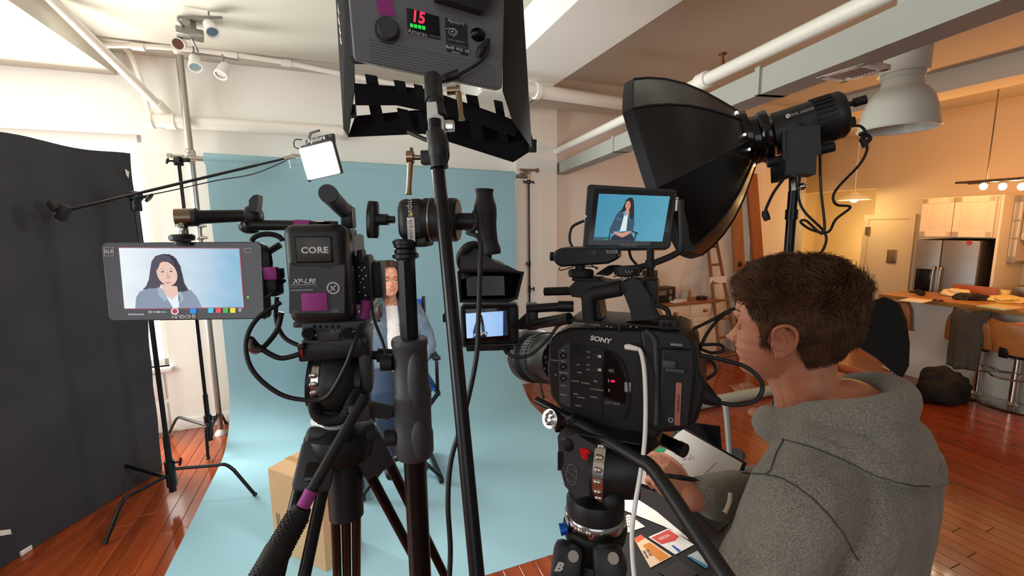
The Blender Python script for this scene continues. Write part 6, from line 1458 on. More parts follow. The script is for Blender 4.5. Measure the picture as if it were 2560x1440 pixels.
one('inline_barrel', BLK, lpn, lambda g: ([g.tube([onq(1146, 186, .018), onq(1135, 189, .018), onq(1105, 200, .012), onq(1075, 214, .006)], [.0085, .008, .006, .002], 12)]+[g.cyl(onq(1112+i*6, 197-i*2, .016), onq(1114+i*6, 196.4-i*2, .016), .0088, n=12) for i in range(5)]))
def perf(g):
    x0, y0 = 925, 98
    for j in range(9):
        for i in range(44):
            u = i*7.2+(j % 2)*3.6; x = x0+u; y = y0+u*.205+j*7.0+2
            if x > 1240 or (1016 < x < 1110 and y < 108 and False): continue
            c = onq(x, y, .0003); g.add([c+(c4[2]-c4[3]).normalized()*a+(c4[0]-c4[3]).normalized()*b for a, b in ((-.0011, 0), (0, -.0009), (.0011, 0), (0, .0009))], [[0, 1, 2, 3]])
o = one('vent_hole', mat('vent_hole', '0a0a0a', .9), lpn, perf, smooth=False, fix=False); o['kind'] = 'stuff'
text('Channel', .0048, FQ(1040, 115, .0005), PRTG, lpn, ext=.0001); text('Group', .0048, FQ(1088, 126, .0005), PRTG, lpn, ext=.0001); text('OFF', .004, FQ(1187, 103, .0005), PRTG, lpn, ext=.0001)
one('battery_block', BLK2, lpn, lambda g: qslab(g, [(1085, -60), (1240, -40), (1222, 8), (1200, 40), (1085, 6)], .035))
# fabric grid box hanging in front of the panel
FX = mat('black_nylon_cloth', '101216', .9, bump=.3, bscale=150, spec=.15)
def fab(name, pts, t=.003): return one(name, FX, lpn, lambda g: g.slab(pd(pts), _w*t))
fab('fabric_side', [(836, -60, .93), (864, -60, .74), (884, 150, .78), (887, 215, .86), (870, 342, 1.02), (858, 322, 1.02)])
fab('fabric_side', [(1258, -60, .80), (1256, 226, .84), (1280, 300, .90), (1330, 372, 1.04), (1312, 140, 1.02), (1304, -60, .98)])
fab('fabric_flap', [(870, 342, 1.02), (1012, 321, 1.04), (1040, 328, 1.04), (1283, 405, 1.06), (1338, 370, 1.06), (1325, 322, 1.03), (1180, 290, .99), (1040, 275, .97), (888, 290, .99)])
fab('fabric_flap', [(885, 208, .84), (1000, 216, .86), (1062, 222, .86), (1180, 262, .90), (1300, 305, .95), (1288, 340, .98), (1170, 300, .94), (1040, 268, .92), (990, 262, .91), (888, 262, .90)])
for x0, x1, d in ((918, 948, .87), (990, 1018, .88), (1040, 1062, .88), (1170, 1200, .92), (1240, 1262, .94)):
    yb = 178+(x0-885)*.2; fab('fabric_divider', [(x0-6, yb, d-.06), (x1-6, yb+5, d-.06), (x1+4, yb+60, d+.05), (x0+4, yb+56, d+.05)])
    fab('fabric_divider', [(x0+2, yb+70, d+.06), (x1+2, yb+76, d+.06), (x1+14, yb+122, d+.12), (x0+12, yb+118, d+.12)])
for sz, x, y, d in (((.02, .01, .03), 1332, 365, 1.05), ((.018, .01, .028), 880, 278, .95), ((.03, .012, .012), 898, 150, .76)): one('corner_strap', BLK2, lpn, lambda g: g.box(sz, T(P(x, y, d)), .003))
one('velcro_mark', CHR, lpn, lambda g: [g.ell((.004, .003, .012), T(P(x, y, .90))) for x, y in ((849, 22), (850, 48), (853, 74), (855, 98))])['kind'] = 'stuff'
# yoke under the panel
one('yoke_post', BLK, lpn, lambda g: (g.tube([P(1082, 198, .70), P(1086, 260, .66)], .014, 20), g.tube([P(1086, 255, .66), P(1100, 300, .64)], .012, 16)))
one('white_plate', mat('white_metal', 'd6d6d6', .35, metal=.2), lpn, lambda g: (g.slab(pd([(1066, 256, .625), (1090, 254, .625), (1094, 284, .62), (1108, 292, .62), (1116, 350, .61), (1102, 360, .61), (1074, 322, .615), (1068, 300, .62)]), _w*.012), g.cyl(P(1088, 297, .612), P(1088, 297, .625), .006, n=16)))
one('tee_bolt', BRASS, lpn, lambda g: (g.cyl(P(1118, 228, .66), P(1150, 226, .66), .006, n=14), g.cyl(P(1142, 214, .66), P(1143, 236, .66), .004, n=10), g.tube([P(1146, 232, .655), P(1153, 290, .65), P(1154, 300, .65)], [.0045, .0038, .0055], 10)))
one('square_bolt', CHR, lpn, lambda g: (g.cyl(P(1112, 316, .61), P(1130, 314, .61), .005, n=10), g.box((.014, .014, .014), T(P(1124, 315, .61)), .002)))
# ------------------------------------------------------------------ right-hand camera (side view) on its tripod
M = fw(1560, 960, .76, -24); MR = M
NY = M.to_3x3() @ Vector((0, 1, 0))
rcam = thing('video_camera', 'black cinema camera seen from its side with a white cable plugged in', 'camera', M @ Vector((0, .05, -.12)))
bd2 = pg('camera_body', M, [(1372, 852), (1392, 832), (1425, 820), (1640, 826), (1652, 860), (1656, 1080), (1640, 1100), (1560, 1108), (1500, 1096), (1440, 1056), (1400, 1022), (1376, 992), (1366, 930)], -.004, .13, BLK, rcam, .006)
pg('rear_housing', M, [(1596, 824), (1690, 826), (1722, 838), (1742, 870), (1750, 930), (1766, 960), (1758, 1010), (1742, 1060), (1700, 1082), (1640, 1085), (1612, 1060), (1606, 900)], -.010, .12, BLK, rcam, .007)
pg('button_strip', M, [(1395, 876), (1417, 856), (1425, 856), (1427, 1022), (1398, 1006)], -.0065, -.003, GRYP, bd2, .001)
fd = pg('control_panel', M, [(1428, 862), (1504, 868), (1506, 1040), (1432, 1016)], -.0055, -.003, BLK2, bd2, .0008)
pg('side_door', M, [(1507, 872), (1526, 878), (1548, 905), (1562, 950), (1564, 1000), (1562, 1012), (1508, 990)], -.0065, -.003, BLKG, bd2, .001)
for y in (889, 917, 946):
    one('function_button', BLK2, bd2, lambda g: g.lathe([(.0062, 0), (.0058, .0025), (.0045, .0025), (.0038, .0012), (0, .0014)], Matrix.Translation(lp_(M, 1408, y, -.0065)) @ (-NY).to_track_quat('Z', 'Y').to_matrix().to_4x4(), 24))
    one('button_dot', PRTG, bd2, lambda g: g.cyl(lp_(M, 1408, y, -.0078), lp_(M, 1408, y, -.0084), .0016, n=10))
for i, (s, x, y, h) in enumerate((('IRIS', 1408, 876, 3), ('MENU', 1408, 903, 3), ('USER MENU', 1408, 932, 3), ('FOCUS', 1409, 964, 3.2), ('DISPLAY', 1409, 987, 3.2), ('PUSH AUTO', 1388, 901, 2.6), ('ND', 1389, 937, 3))): TX(s, x, y, h, M, -.0068, PRT, bd2, ext=.0001)
for s, x, y, h in (('ISO', 1446, 912, 3.4), ('GAIN', 1449, 931, 3.4), ('HIGH', 1471, 880, 2.8), ('LOW', 1471, 893, 2.8), ('HIGH', 1471, 912, 2.8), ('LOW', 1471, 924, 2.8), ('SHUTTER', 1438, 953, 3), ('WHITE BAL', 1464, 958, 3), ('S&Q', 1489, 953, 3.5), ('AUTO MANUAL', 1492, 974, 3.2), ('ZEBRA', 1440, 985, 3), ('PEAKING', 1452, 994, 3), ('STATUS', 1485, 993, 3.4), ('AUDIO', 1446, 1014, 3.2)): TX(s, x, y, h, M, -.0058, PRT, fd, ext=.0001)
for y in (890, 924):
    one('audio_dial', BLK2, fd, lambda g: g.cyl(lp_(M, 1487, y, -.0055), lp_(M, 1487, y, -.009), .0048, n=20)); one('number_patch', PRT, fd, lambda g: rc(g, M, 1494, y-3, 1503, y+5, -.0060, -.005, 0), smooth=False)
one('vent_slot', BLKG, fd, lambda g: [rc(g, M, 1430, 866+i*6, 1464, 869+i*6, -.0065, -.005, 0) for i in range(4)])['kind'] = 'stuff'
TX('4K', 1528, 927, 10, M, -.0068, PRTG, bd2, shear=.1, ext=.0001); TX('XDCAM', 1530, 1008, 7, M, -.0062, PRTG, bd2, shear=.2, ext=.0001)
one('record_light', em('led_rec', 'ff1030', 3), bd2, lambda g: g.ell((.004, .001, .002), M @ T((loc(M, 1532, 953, -.007)[0], -.007, loc(M, 1532, 953, -.007)[1]))))
one('card_latch', PRTG, bd2, lambda g: (rc(g, M, 1561, 955, 1577, 982, -.0075, -.004, .0015), rc(g, M, 1520, 948, 1523, 956, -.0072, -.006, 0), rc(g, M, 1521, 972, 1524, 980, -.0072, -.006, 0)))
TX('SONY', 1501, 849, 11.5, M, -.0075, PRT, bd2, bold=.0005, shear=.12, xs=1.15, rot=5)
one('round_cover', BLK, bd2, lambda g: g.tube(smooth_path([lp_(M, x, y, -.007) for x, y in ((1530, 880), (1556, 910), (1570, 960), (1572, 1010), (1560, 1050))], 5), .0016, 6))
one('ridge', GRYP, rcam, lambda g: g.tube(smooth_path([lp_(M, x, y, -.013) for x, y in ((1612, 826), (1636, 850), (1640, 900), (1643, 980), (1641, 1060))], 5), .0042, 8))
bt2 = pg('battery', M, [(1652, 872), (1736, 876), (1740, 930), (1726, 1070), (1645, 1078)], -.020, .05, BLK2, rcam, .005)
one('orange_label', mat('orange_label', '9a6450', .5), bt2, lambda g: rc(g, M, 1690, 956, 1700, 1065, -.0216, -.019, .0006))
one('badge', PRTG, bt2, lambda g: (g.cyl(lp_(M, 1677, 1050, -.020), lp_(M, 1677, 1050, -.0215), .0042, n=20), rc(g, M, 1676, 860, 1706, 866, -.0215, -.01, .0006)))
one('badge_centre', BLKG, bt2, lambda g: g.cyl(lp_(M, 1677, 1050, -.0214), lp_(M, 1677, 1050, -.0222), .0026, n=16))
one('battery_clip', GRYP, bt2, lambda g: (rc(g, M, 1662, 920, 1712, 936, -.026, -.018, .003), rc(g, M, 1655, 900, 1690, 925, -.024, -.018, .003)))
x, z = loc(M, 1695, 1010, -.022)
text('LITHIUM ION', .005, M @ T((x, -.0221, z)) @ RY(90), BLKG, bt2, ext=.0001)
# lens
Ax = (P(1330, 888, 1.02)-P(1420, 902, .86)).normalized(); L0 = P(1405, 900, .875); ML = Matrix.Translation(L0) @ Ax.to_track_quat('Z', 'Y').to_matrix().to_4x4()
ln = thing('camera_lens', 'black zoom lens on the front of the cinema camera', 'lens', L0)
one('barrel', BLK, ln, lambda g: g.lathe([(.0, 0), (.044, 0), (.046, .006), (.046, .05), (.050, .055), (.052, .06), (.052, .09), (.050, .095), (.050, .115), (0, .115)], ML, 40))
one('zoom_ring', BLK2, ln, lambda g: [g.box((.0035, .0035, .026), ML @ RZ(k*7.5) @ T((.0525, 0, .076))) for k in range(48)])['kind'] = 'stuff'
one('front_ring', BLK, ln, lambda g: g.lathe([(.050, .112), (.058, .116), (.060, .120), (.060, .145), (.057, .148), (.054, .146), (.054, .12), (.0, .118)], ML, 44))
one('bright_rim', STL, ln, lambda g: g.lathe([(.0585, .1455), (.0608, .1455), (.0608, .149), (.0585, .149)], ML, 44))
one('glass', mat('lens_glass', '101830', .03, coat=1), ln, lambda g: g.lathe([(.053, .128), (.03, .134), (0, .136)], ML, 40))
Ml2 = fw(1378, 890, .84, -24)
for s, x, y, h in (('GO', 1361, 868, 8), ('24', 1364, 893, 6), ('35', 1366, 906, 5), ('70', 1362, 922, 5)):
    TX(s, x, y, h, Ml2 @ RY(0), -.012, PRTG, ln, ext=.0001, xs=.7)
# top plate, handle, sundry
one('top_plate', BLK, rcam, lambda g: (rc(g, M, 1420, 798, 1700, 826, -.01, .09, .003), rc(g, M, 1545, 802, 1552, 828, -.0125, -.009, .001)))
o = one('screw', STL, rcam, lambda g: dots(g, M, [(1447, 808), (1453, 809), (1459, 809), (1480, 811), (1486, 813), (1492, 811), (1498, 813), (1518, 815), (1528, 817), (1577, 816), (1592, 817)], -.0101, .0014)); o['kind'] = 'stuff'
one('side_block', BLK2, rcam, lambda g: (rc(g, M, 1648, 798, 1690, 826, -.022, .02, .002),)); one('port_hole', BLKG, rcam, lambda g: dots(g, M, [(1660, 812), (1675, 812)], -.0222, .0035))
hp2 = pg('top_handle', M, [(1438, 702), (1462, 694), (1520, 706), (1568, 702), (1582, 690), (1600, 700), (1626, 740), (1640, 770), (1650, 800), (1560, 806), (1578, 800), (1576, 780), (1560, 738), (1540, 726), (1500, 734), (1496, 750), (1504, 800), (1462, 800), (1455, 770), (1452, 745), (1428, 742), (1420, 720)], .0, .05, BLK, rcam, .006)
one('handle_grip', BLK2, rcam, lambda g: g.tube(smooth_path([lp_(M, 1476, 802, .0), lp_(M, 1472, 760, .0), lp_(M, 1480, 737, .0), lp_(M, 1510, 730, .0), lp_(M, 1552, 722, .0)], 5), .0125, 18))
one('rod', BLK2, rcam, lambda g: g.tube([lp_(M, 1362, 729, .02), lp_(M, 1432, 727, .02)], .0078, 18))
one('cold_shoe', STL, rcam, lambda g: (rc(g, M, 1572, 690, 1608, 694, -.004, .02, .0008), g.tube(smooth_path([lp_(M, x, y, -.002) for x, y in ((1534, 692), (1548, 688), (1556, 700), (1570, 692))], 4), .002, 6)))
one('round_adjuster', BLK2, rcam, lambda g: (g.lathe([(.020, 0), (.023, .003), (.023, .010), (.020, .013), (0, .013)], T(lp_(M, 1452, 692, .02)), 32), g.lathe([(.018, 0), (.021, .003), (.021, .014), (.0, .014)], T(lp_(M, 1567, 690, .01)), 28), g.cyl(lp_(M, 1450, 684, .02), lp_(M, 1450, 660, .02), .009, n=14), rc(g, M, 1428, 694, 1500, 706, -.002, .04, .004)))
one('check_print', PRTG, rcam, lambda g: [rc(g, M, 1562+i*4, 676+(i % 2)*4, 1565+i*4, 679+(i % 2)*4, -.0125, -.011, 0) for i in range(5)], smooth=False)['kind'] = 'stuff'
one('tally_panel', BLK, rcam, lambda g: g.slab([lp_(M, 1487, 686, 0), lp_(M, 1518, 666, .02), lp_(M, 1545, 666, .02), lp_(M, 1520, 690, 0)], NY*.03))
one('side_bracket', BLK2, rcam, lambda g: (g.tube([lp_(M, 1626, 620, .03), lp_(M, 1626, 690, .03)], .0062, 12), g.cyl(lp_(M, 1626, 650, .03), lp_(M, 1626, 668, .03), .0085, n=14), rc(g, M, 1610, 700, 1640, 798, .01, .05, .004)))
cable('side_cable', [lp_(M, x, y, .0) for x, y in ((1640, 762), (1668, 775), (1672, 810), (1666, 830))], .0042, BLK2, rcam)
cable('side_cable', [lp_(M, x, y, .0) for x, y in ((1628, 745), (1640, 780), (1655, 800))], .003, BLK2, rcam)
# wireless audio receiver
Mr = fw(1455, 645, .80, -20)
ar = thing('audio_receiver', 'black audio receiver box under the small monitor', 'receiver', Mr.translation)
pg('case', Mr, [(1384, 628), (1402, 620), (1530, 618), (1545, 634), (1545, 648), (1520, 660), (1400, 668), (1384, 656)], -.03, .03, BLK, ar, .004)
one('knob', BLK2, ar, lambda g: g.cyl(lp_(Mr, 1388, 641, 0), lp_(Mr, 1377, 641, 0), .0085, n=20))
TX('RODE', 1530, 630, 7.5, Mr, -.0305, PRTG, ar, ext=.0001, bold=.0003)
one('belt_clip', GRYP, ar, lambda g: rc(g, Mr, 1478, 626, 1492, 640, -.033, -.03, .002))
one('lanyard', BLK2, ar, lambda g: g.tube(smooth_path([lp_(Mr, x, y, 0) for x, y in ((1400, 668), (1401, 676), (1430, 668), (1440, 664), (1490, 668), (1492, 672), (1478, 662))], 4), .0010, 5))
# small monitor with its bracket
D1, D2 = .83, .80
q = [P(1468, 460, D1), P(1694, 474, D2), P(1676, 622, D2), P(1456, 626, D1)]
sm = thing('camera_monitor', 'small on-camera monitor showing the woman seated on a blue background', 'monitor', (q[2]+q[3])/2)
f = warp(q); nrm2 = (q[1]-q[0]).cross(q[3]-q[0]).normalized(); nrm2 = -nrm2 if nrm2.dot(CAM-q[0]) < 0 else nrm2
g = G(); g.slab([f(u, v) for u, v in rrect(.07, 1.45)], -nrm2*.028); o = build(g, 'housing', BLK, sm, angle=50)
b_ = o.modifiers.new('b', 'BEVEL'); b_.width = .002; b_.segments = 2; b_.limit_method = 'ANGLE'; b_.angle_limit = .9
def on2(x, y, l=.001): return onp(x, y, q[0]+nrm2*l, nrm2)
g = G(); g.slab([on2(x, y, .0003) for x, y in ((1486, 470), (1686, 480), (1668, 614), (1470, 612))], nrm2*.0004); build(g, 'front_glass', BLKG, sm)
sq2 = [on2(1497, 484), on2(1675, 491), on2(1656, 604), on2(1484, 601)]
picture(sq2, nrm2, sm, screen_bg('cam_backdrop', '3f94b4', '5aa8c2', .85), [('picture_floor', em('pic_floor', '28505e'), [(0, 0), (.22, 0), (.22, .075), (0, .075)]), ('picture_level', em('pic_green', '48b848'), [(.16, .02), (.22, .02), (.22, .03), (.16, .03)])]+seated(k=1.0))
cM2 = Matrix.Translation(on2(1572, 613, .0012)) @ frame((0, 0, 0), (q[1]-q[0]), (q[0]-q[3]))
text('smallHD', .0085, cM2, PRTG, sm, ext=.0001)
one('power_button', STL, sm, lambda g: g.cyl(on2(1463, 541, .0005), on2(1463, 541, .002), .003, n=16))
cable('power_lead', pd([(1460, 552, .84), (1430, 568, .85), (1424, 600, .85), (1434, 622, .84)]), .0028, CB1, sm)
cable('power_lead', pd([(1572, 622, .82), (1578, 645, .83), (1592, 662, .83)]), .0026, CB1, sm)
br = thing('monitor_bracket', 'black bent bracket arm holding the small monitor from the right', 'bracket', P(1640, 660, .80))
one('arm', BLK, br, lambda g: g.tube(smooth_path(pd([(1560, 672, .80), (1600, 668, .80), (1650, 652, .80), (1690, 634, .80), (1702, 618, .80), (1703, 560, .80), (1700, 500, .80)]), 4), .0062, 12, flat=.8))
one('plate', BLK, br, lambda g: (g.slab(pd([(1692, 500, .80), (1704, 505, .80), (1720, 560, .80), (1724, 600, .80), (1740, 625, .80), (1700, 628, .80)]), _w*.012), g.box((.05, .03, .012), T(P(1567, 673, .80)), .004)))
one('pin', CHR, br, lambda g: (g.cyl(P(1693, 500, .80), P(1691, 528, .80), .0032, n=10), g.ell(.003, T(P(1693, 496, .80)))))
# eyepiece loupe and flip-out screen on the far side
ey = thing('eyepiece_loupe', 'black eyepiece hood raised above the flip-out screen', 'eyepiece', P(1225, 700, .80))
one('hood', BLK, ey, lambda g: g.add(pd([(1148, 700, .74), (1268, 664, .74), (1310, 684, .74), (1290, 742, .74), (1268, 752, .74), (1150, 752, .74), (1146, 668, .82), (1208, 640, .84), (1250, 652, .84), (1292, 690, .82), (1280, 740, .80), (1158, 742, .80)]), [[0, 1, 7, 6], [1, 2, 9, 8], [1, 8, 7], [2, 3, 10, 9], [3, 4, 10], [4, 5, 11, 10], [5, 0, 6, 11], [6, 7, 8, 9, 10, 11]]))
one('hood_frame', BLK2, ey, lambda g: g.tube(pd([(1148, 678, .735), (1252, 676, .735), (1306, 682, .735), (1290, 745, .735), (1268, 752, .735), (1152, 752, .735), (1148, 678, .735)]), .0035, 8))
one('hood_side', GRYP, ey, lambda g: g.slab(pd([(1150, 676, .735), (1150, 628, .77), (1178, 612, .77), (1238, 655, .75), (1256, 662, .74), (1306, 682, .735)]), _w*.03))
one('mirror', mat('loupe_glass', '0c0e12', .3), ey, lambda g: g.slab(pd([(1165, 690, .745), (1260, 690, .745), (1262, 738, .745), (1168, 740, .745)]), _w*.001))
ex = (P(1176, 636, .80)-P(1205, 668, .76)).normalized()
one('eyecup', BLK2, ey, lambda g: (g.lathe([(.030, 0), (.033, .004), (.033, .010), (.030, .014), (.031, .017), (.028, .024), (.018, .026), (0, .026)], Matrix.Translation(P(1190, 652, .78)) @ ex.to_track_quat('Z', 'Y').to_matrix().to_4x4(), 32),))
fs_ = thing('flip_screen', 'small flip-out screen framed in black rubber under the eyepiece', 'monitor', P(1225, 860, .80))
Mf = fw(1222, 812, .80, 4)
one('housing', BLK, fs_, lambda g: (rc(g, Mf, 1150, 762, 1298, 866, -.004, .025, .007, 3), g.tube([lp_(Mf, x, y, -.005) for x, y in ((1158, 768), (1290, 764), (1296, 860), (1160, 864), (1158, 768))], .004, 8)))
one('inner_bezel', BLKG, fs_, lambda g: rc(g, Mf, 1162, 772, 1276, 852, -.0058, -.004, .001))
sq3 = [lp_(Mf, x, y, -.007) for x, y in ((1164, 784), (1266, 777), (1270, 838), (1167, 846))]; n3 = -(Mf.to_3x3() @ Vector((0, 1, 0)))
picture(sq3, n3, fs_, screen_bg('flip_backdrop', 'aac8ec', '8cb0e0', 1.15), [('picture_frame', em('pic_navy', '182844'), [(.88, 0), (1, 0), (1, 1), (.92, 1)])]+[('picture_marker', em('ui_white2', 'dfe8f4', 1), [(.82, .55+.12*i), (.87, .55+.12*i), (.87, .57+.12*i), (.82, .57+.12*i)]) for i in range(3)]+seated(ox=-.03, sx=.85, k=1.0))
one('hinge_block', BLK2, fs_, lambda g: (rc(g, Mf, 1106, 786, 1120, 806, .01, .03, .002), g.tube([P(1298, 800, .80), P(1310, 812, .80), P(1320, 812, .80)], [.02, .010, .008], 12), rc(g, Mf, 1165, 866, 1285, 876, .0, .02, .003)))
one('screen_cable', CB1, fs_, lambda g: (g.cyl(lp_(Mf, 1262, 866, 0), lp_(Mf, 1270, 884, 0), .0065, .005, n=12), g.tube(smooth_path(pd([(1268, 880, .80), (1285, 892, .80), (1320, 890, .80), (1350, 868, .80), (1378, 838, .80), (1396, 814, .80), (1420, 806, .80)]), 6), .0032, 8)))
one('rod_arm', BLK, fs_, lambda g: (g.tube([P(1318, 772, .83), P(1380, 768, .82), P(1432, 766, .81)], [.0085, .0085, .0095], 16), g.cyl(P(1396, 766, .815), P(1434, 766, .81), .0105, n=18), g.tube([P(1326, 812, .84), P(1416, 797, .78)], .0098, 18), g.lathe([(.0075, 0), (.0105, 0), (.0105, .012), (0, .012)], Matrix.Translation(P(1424, 796, .775)) @ (P(1416, 797, .78)-P(1424, 796, .775)).normalized().to_track_quat('Z', 'Y').to_matrix().to_4x4(), 20), g.box((.022, .03, .05), T(P(1330, 790, .84)), .004)))
# support rod and bottom clamp
one('base_plate', BLK, rcam, lambda g: (g.slab([lp_(M, x, y, .0) for x, y in ((1392, 1030), (1440, 1044), (1560, 1106), (1640, 1096), (1650, 1112), (1600, 1150), (1480, 1110), (1400, 1060))], NY*.1),))
one('support_rod', BLKM, rcam, lambda g: (g.tube([P(1341, 1001, .86), P(1432, 1047, .80)], .0075, 16), 0))
one('rear_rod', BLKM, rcam, lambda g: (g.tube([P(1600, 1070, .84), P(1706, 1124, .76)], .0115, 20), g.lathe([(.0075, 0), (.0125, 0), (.0125, .012), (0, .012)], Matrix.Translation(P(1712, 1127, .752)) @ (P(1700, 1121, .76)-P(1712, 1127, .752)).normalized().to_track_quat('Z', 'Y').to_matrix().to_4x4(), 24)))
one('chrome_wheel', CHR, rcam, lambda g: [g.lathe([(.0, .0), (.014, 0), (.0175, .002), (.0175, .006), (.012, .0065), (.008, .003), (0, .004)], Matrix.Translation(P(1379, 1047, .82)) @ (CAM-P(1379, 1047, .82)+Vector((-.7, 0, 0))).normalized().to_track_quat('Z', 'Y').to_matrix().to_4x4(), 28)]+[g.ell(.0035, T(P(1377+11*math.cos(a), 1047+17*math.sin(a), .815))) for a in (.3, 1.35, 2.4, 3.4, 4.5, 5.5)])
one('rod_clamp', BLK, rcam, lambda g: (g.box((.02, .04, .03), T(P(1398, 1052, .84)), .003), g.tube([P(1424, 1042, .79), P(1430, 1052, .79)], .0102, 16)))
# ---- cables on the right camera
cable('usb_cable', [lp_(M, 1566, 867, -.014), lp_(M, 1590, 871, -.014), lp_(M, 1602, 880, -.016)]+pd([(1611, 930, .715), (1614, 1020, .71), (1611, 1110, .70), (1600, 1190, .69), (1588, 1260, .68), (1580, 1330, .675), (1582, 1400, .67), (1590, 1480, .66)]), .0036, WHT, None, 'white cable plugged into the camera side and hanging straight down')
one('plug', WHT, OFF and rcam, lambda g: g.tube([lp_(M, 1564, 867, -.012), lp_(M, 1572, 867, -.014), lp_(M, 1594, 872, -.015)], [.0045, .0052, .0040], 12))
cable('cable', pd([(1750, 888, .76), (1800, 898, .75), (1860, 915, .74), (1897, 944, .73), (1906, 972, .73), (1890, 1000, .73), (1845, 1012, .74), (1795, 1006, .75)]), .0036, CB1, None, 'thick black cable looping from the camera rear toward the man')
cable('cable', pd([(1750, 862, .76), (1800, 862, .77), (1808, 876, .77), (1780, 882, .77), (1750, 872, .76)]), .0028, CB1, None, 'small black cable loop behind the camera battery')
cable('cable', pd([(1725, 826, .78), (1780, 800, .80), (1815, 780, .82), (1836, 772, .83)]), .0030, CB1, None, 'upper one of two black antenna-like leads behind the camera')
cable('cable', pd([(1752, 866, .77), (1770, 830, .79), (1800, 795, .81), (1826, 778, .82)]), .0030, CB1, None, 'lower one of two black antenna-like leads behind the camera')
cable('cable', pd([(1745, 900, .80), (1780, 905, .82), (1788, 930, .82), (1765, 948, .81)]), .0034, CB1, None, 'short curled black cable at the back of the cinema camera')
one('cable_boot', BLK2, rcam, lambda g: g.tube(pd([(1742, 975, .78), (1760, 985, .76), (1786, 1002, .75), (1798, 1006, .75)]), [.022, .018, .010, .007], 16))
# ---- tripod of the right camera
C2 = P(1478, 1230, .80); tp = thing('tripod', 'black tripod with a red key and silver ring under the cinema camera', 'tripod', Vector((C2.x, C2.y, 0)))
Mt2 = fw(1450, 1170, .76, -22)
one('side_plate', GRYP, tp, lambda g: None or g.poly([loc(Mt2, x, y, 0) for x, y in ((1394, 1090), (1440, 1086), (1490, 1115), (1508, 1160), (1496, 1235), (1440, 1246), (1412, 1215), (1398, 1160))], Mt2, 0, .03))
one('head_body', BLK, tp, lambda g: (g.cyl(lp_(Mt2, 1470, 1165, .03), lp_(Mt2, 1590, 1165, .05), .054, n=40), rc(g, Mt2, 1440, 1180, 1570, 1260, .02, .09, .012), rc(g, Mt2, 1420, 1080, 1600, 1115, .0, .09, .006)))
one('red_key', RED, tp, lambda g: g.poly([loc(Mt2, x, y, -.002) for x, y in ((1449, 1120), (1468, 1122), (1481, 1140), (1478, 1152), (1454, 1145))], Mt2, -.003, .004))
def slogo(g):
    x, z = loc(Mt2, 1429, 1187, -.002); g.tube([Mt2 @ Vector((x+.0095*math.cos(t), -.0012, z+.0195*math.sin(t))) for t in [2*PI*k/28 for k in range(29)]], .0006, 4)
    g.tube([lp_(Mt2, a, b, -.0015) for a, b in ((1441, 1180), (1430, 1170), (1419, 1178), (1440, 1194), (1434, 1206), (1419, 1198))], .0006, 4)
one('logo', PRTG, tp, slogo)
TX('DCB', 1413, 1099, 7, Mt2, -.001, PRTG, tp, rot=20, ext=.0001)
one('lever', BLK2, tp, lambda g: (g.slab([lp_(Mt2, x, y, -.0) for x, y in ((1394, 1130), (1408, 1128), (1410, 1150), (1403, 1176), (1394, 1176))], Mt2.to_3x3() @ Vector((0, .012, 0))), g.ell((.010, .006, .012), T(lp_(Mt2, 1422, 1112, .0)))))
def sdial(g):
    x, z = loc(Mt2, 1500, 1203, .0); c = Vector((x, .034, z+.012)); 
    g.cyl(Mt2 @ (c+Vector((-.009, 0, 0))), Mt2 @ (c+Vector((.009, 0, 0))), .0575, n=40)
    for k in range(18): a = 2*PI*k/18; g.ell((.008, .005, .005), Mt2 @ T(c+Vector((0, .0565*math.cos(a), .0565*math.sin(a)))))
one('dial', CHR, tp, sdial)
bc_ = P(1488, 1262, .80)
one('pan_base', BLK, tp, lambda g: g.lathe([(.0, .022), (.048, .022), (.052, .012), (.052, -.010), (0, -.010)], T(bc_), 40))
one('silver_ring', CHR, tp, lambda g: g.lathe([(.053, 0), (.0545, -.002), (.0545, -.022), (.053, -.024), (0, -.024)], T(bc_+Vector((0, 0, -.010))), 44))
one('lock_stud', CHR, tp, lambda g: [g.ell((.006, .003, .006), Matrix.Translation(bc_+Vector((.0545*math.cos(a), .0545*math.sin(a), -.02))) @ RZ(math.degrees(a)-90)) for a in (-2.6, -2.25, -1.95)])
one('bowl', BLK2, tp, lambda g: g.lathe([(.0, 0), (.056, 0), (.058, -.006), (.055, -.025), (.046, -.045), (.046, -.06), (0, -.06)], T(bc_+Vector((0, 0, -.033))), 40))
one('round_knob', BLK2, tp, lambda g: g.ell((.018, .018, .018), T(P(1532, 1248, .745))))
one('blue_knob', mat('blue_anodised', '1858c0', .3, metal=.4), tp, lambda g: g.cyl(P(1418, 1320, .78), P(1400, 1324, .78), .009, .0105, n=16))
t0 = bc_+Vector((0, 0, -.09))
one('leg_crown', BLK, tp, lambda g: g.lathe([(.03, -.07), (.055, -.055), (.06, -.02), (.05, .0), (0, .0)], T(t0), 14))
for k, (a, v) in enumerate(((P(1420, 1395, .76), P(1370, 1560, .70)), (P(1520, 1400, .74), P(1560, 1600, .68)), (P(1500, 1380, .88), P(1500, 1500, .98)))):
    fp_ = gpt(a, v); r_ = Vector((fp_.x-C2.x, fp_.y-C2.y, 0)); 
    if r_.length > .6: fp_ = Vector((C2.x, C2.y, 0))+r_*(.6/r_.length)
    tleg(a, fp_, .016, .009)
    d = (fp_-a).normalized(); sh = one('leg_shoulder', BLK, tp, lambda g: g.box((.052, .042, .07), T(a+d*.01) @ frame((0, 0, 0), d.cross((CAM-a).normalized()), -d), .012))
    if k < 2: one('bolt', STL, tp, lambda g: g.cyl(a+(CAM-a).normalized()*.024+DA*.01, a+(CAM-a).normalized()*.034+DA*.01, .009, n=16))
Mb = Matrix.Translation(P(1396, 1418, .715)) @ frame((0, 0, 0), Vector((1, .1, -.2)))
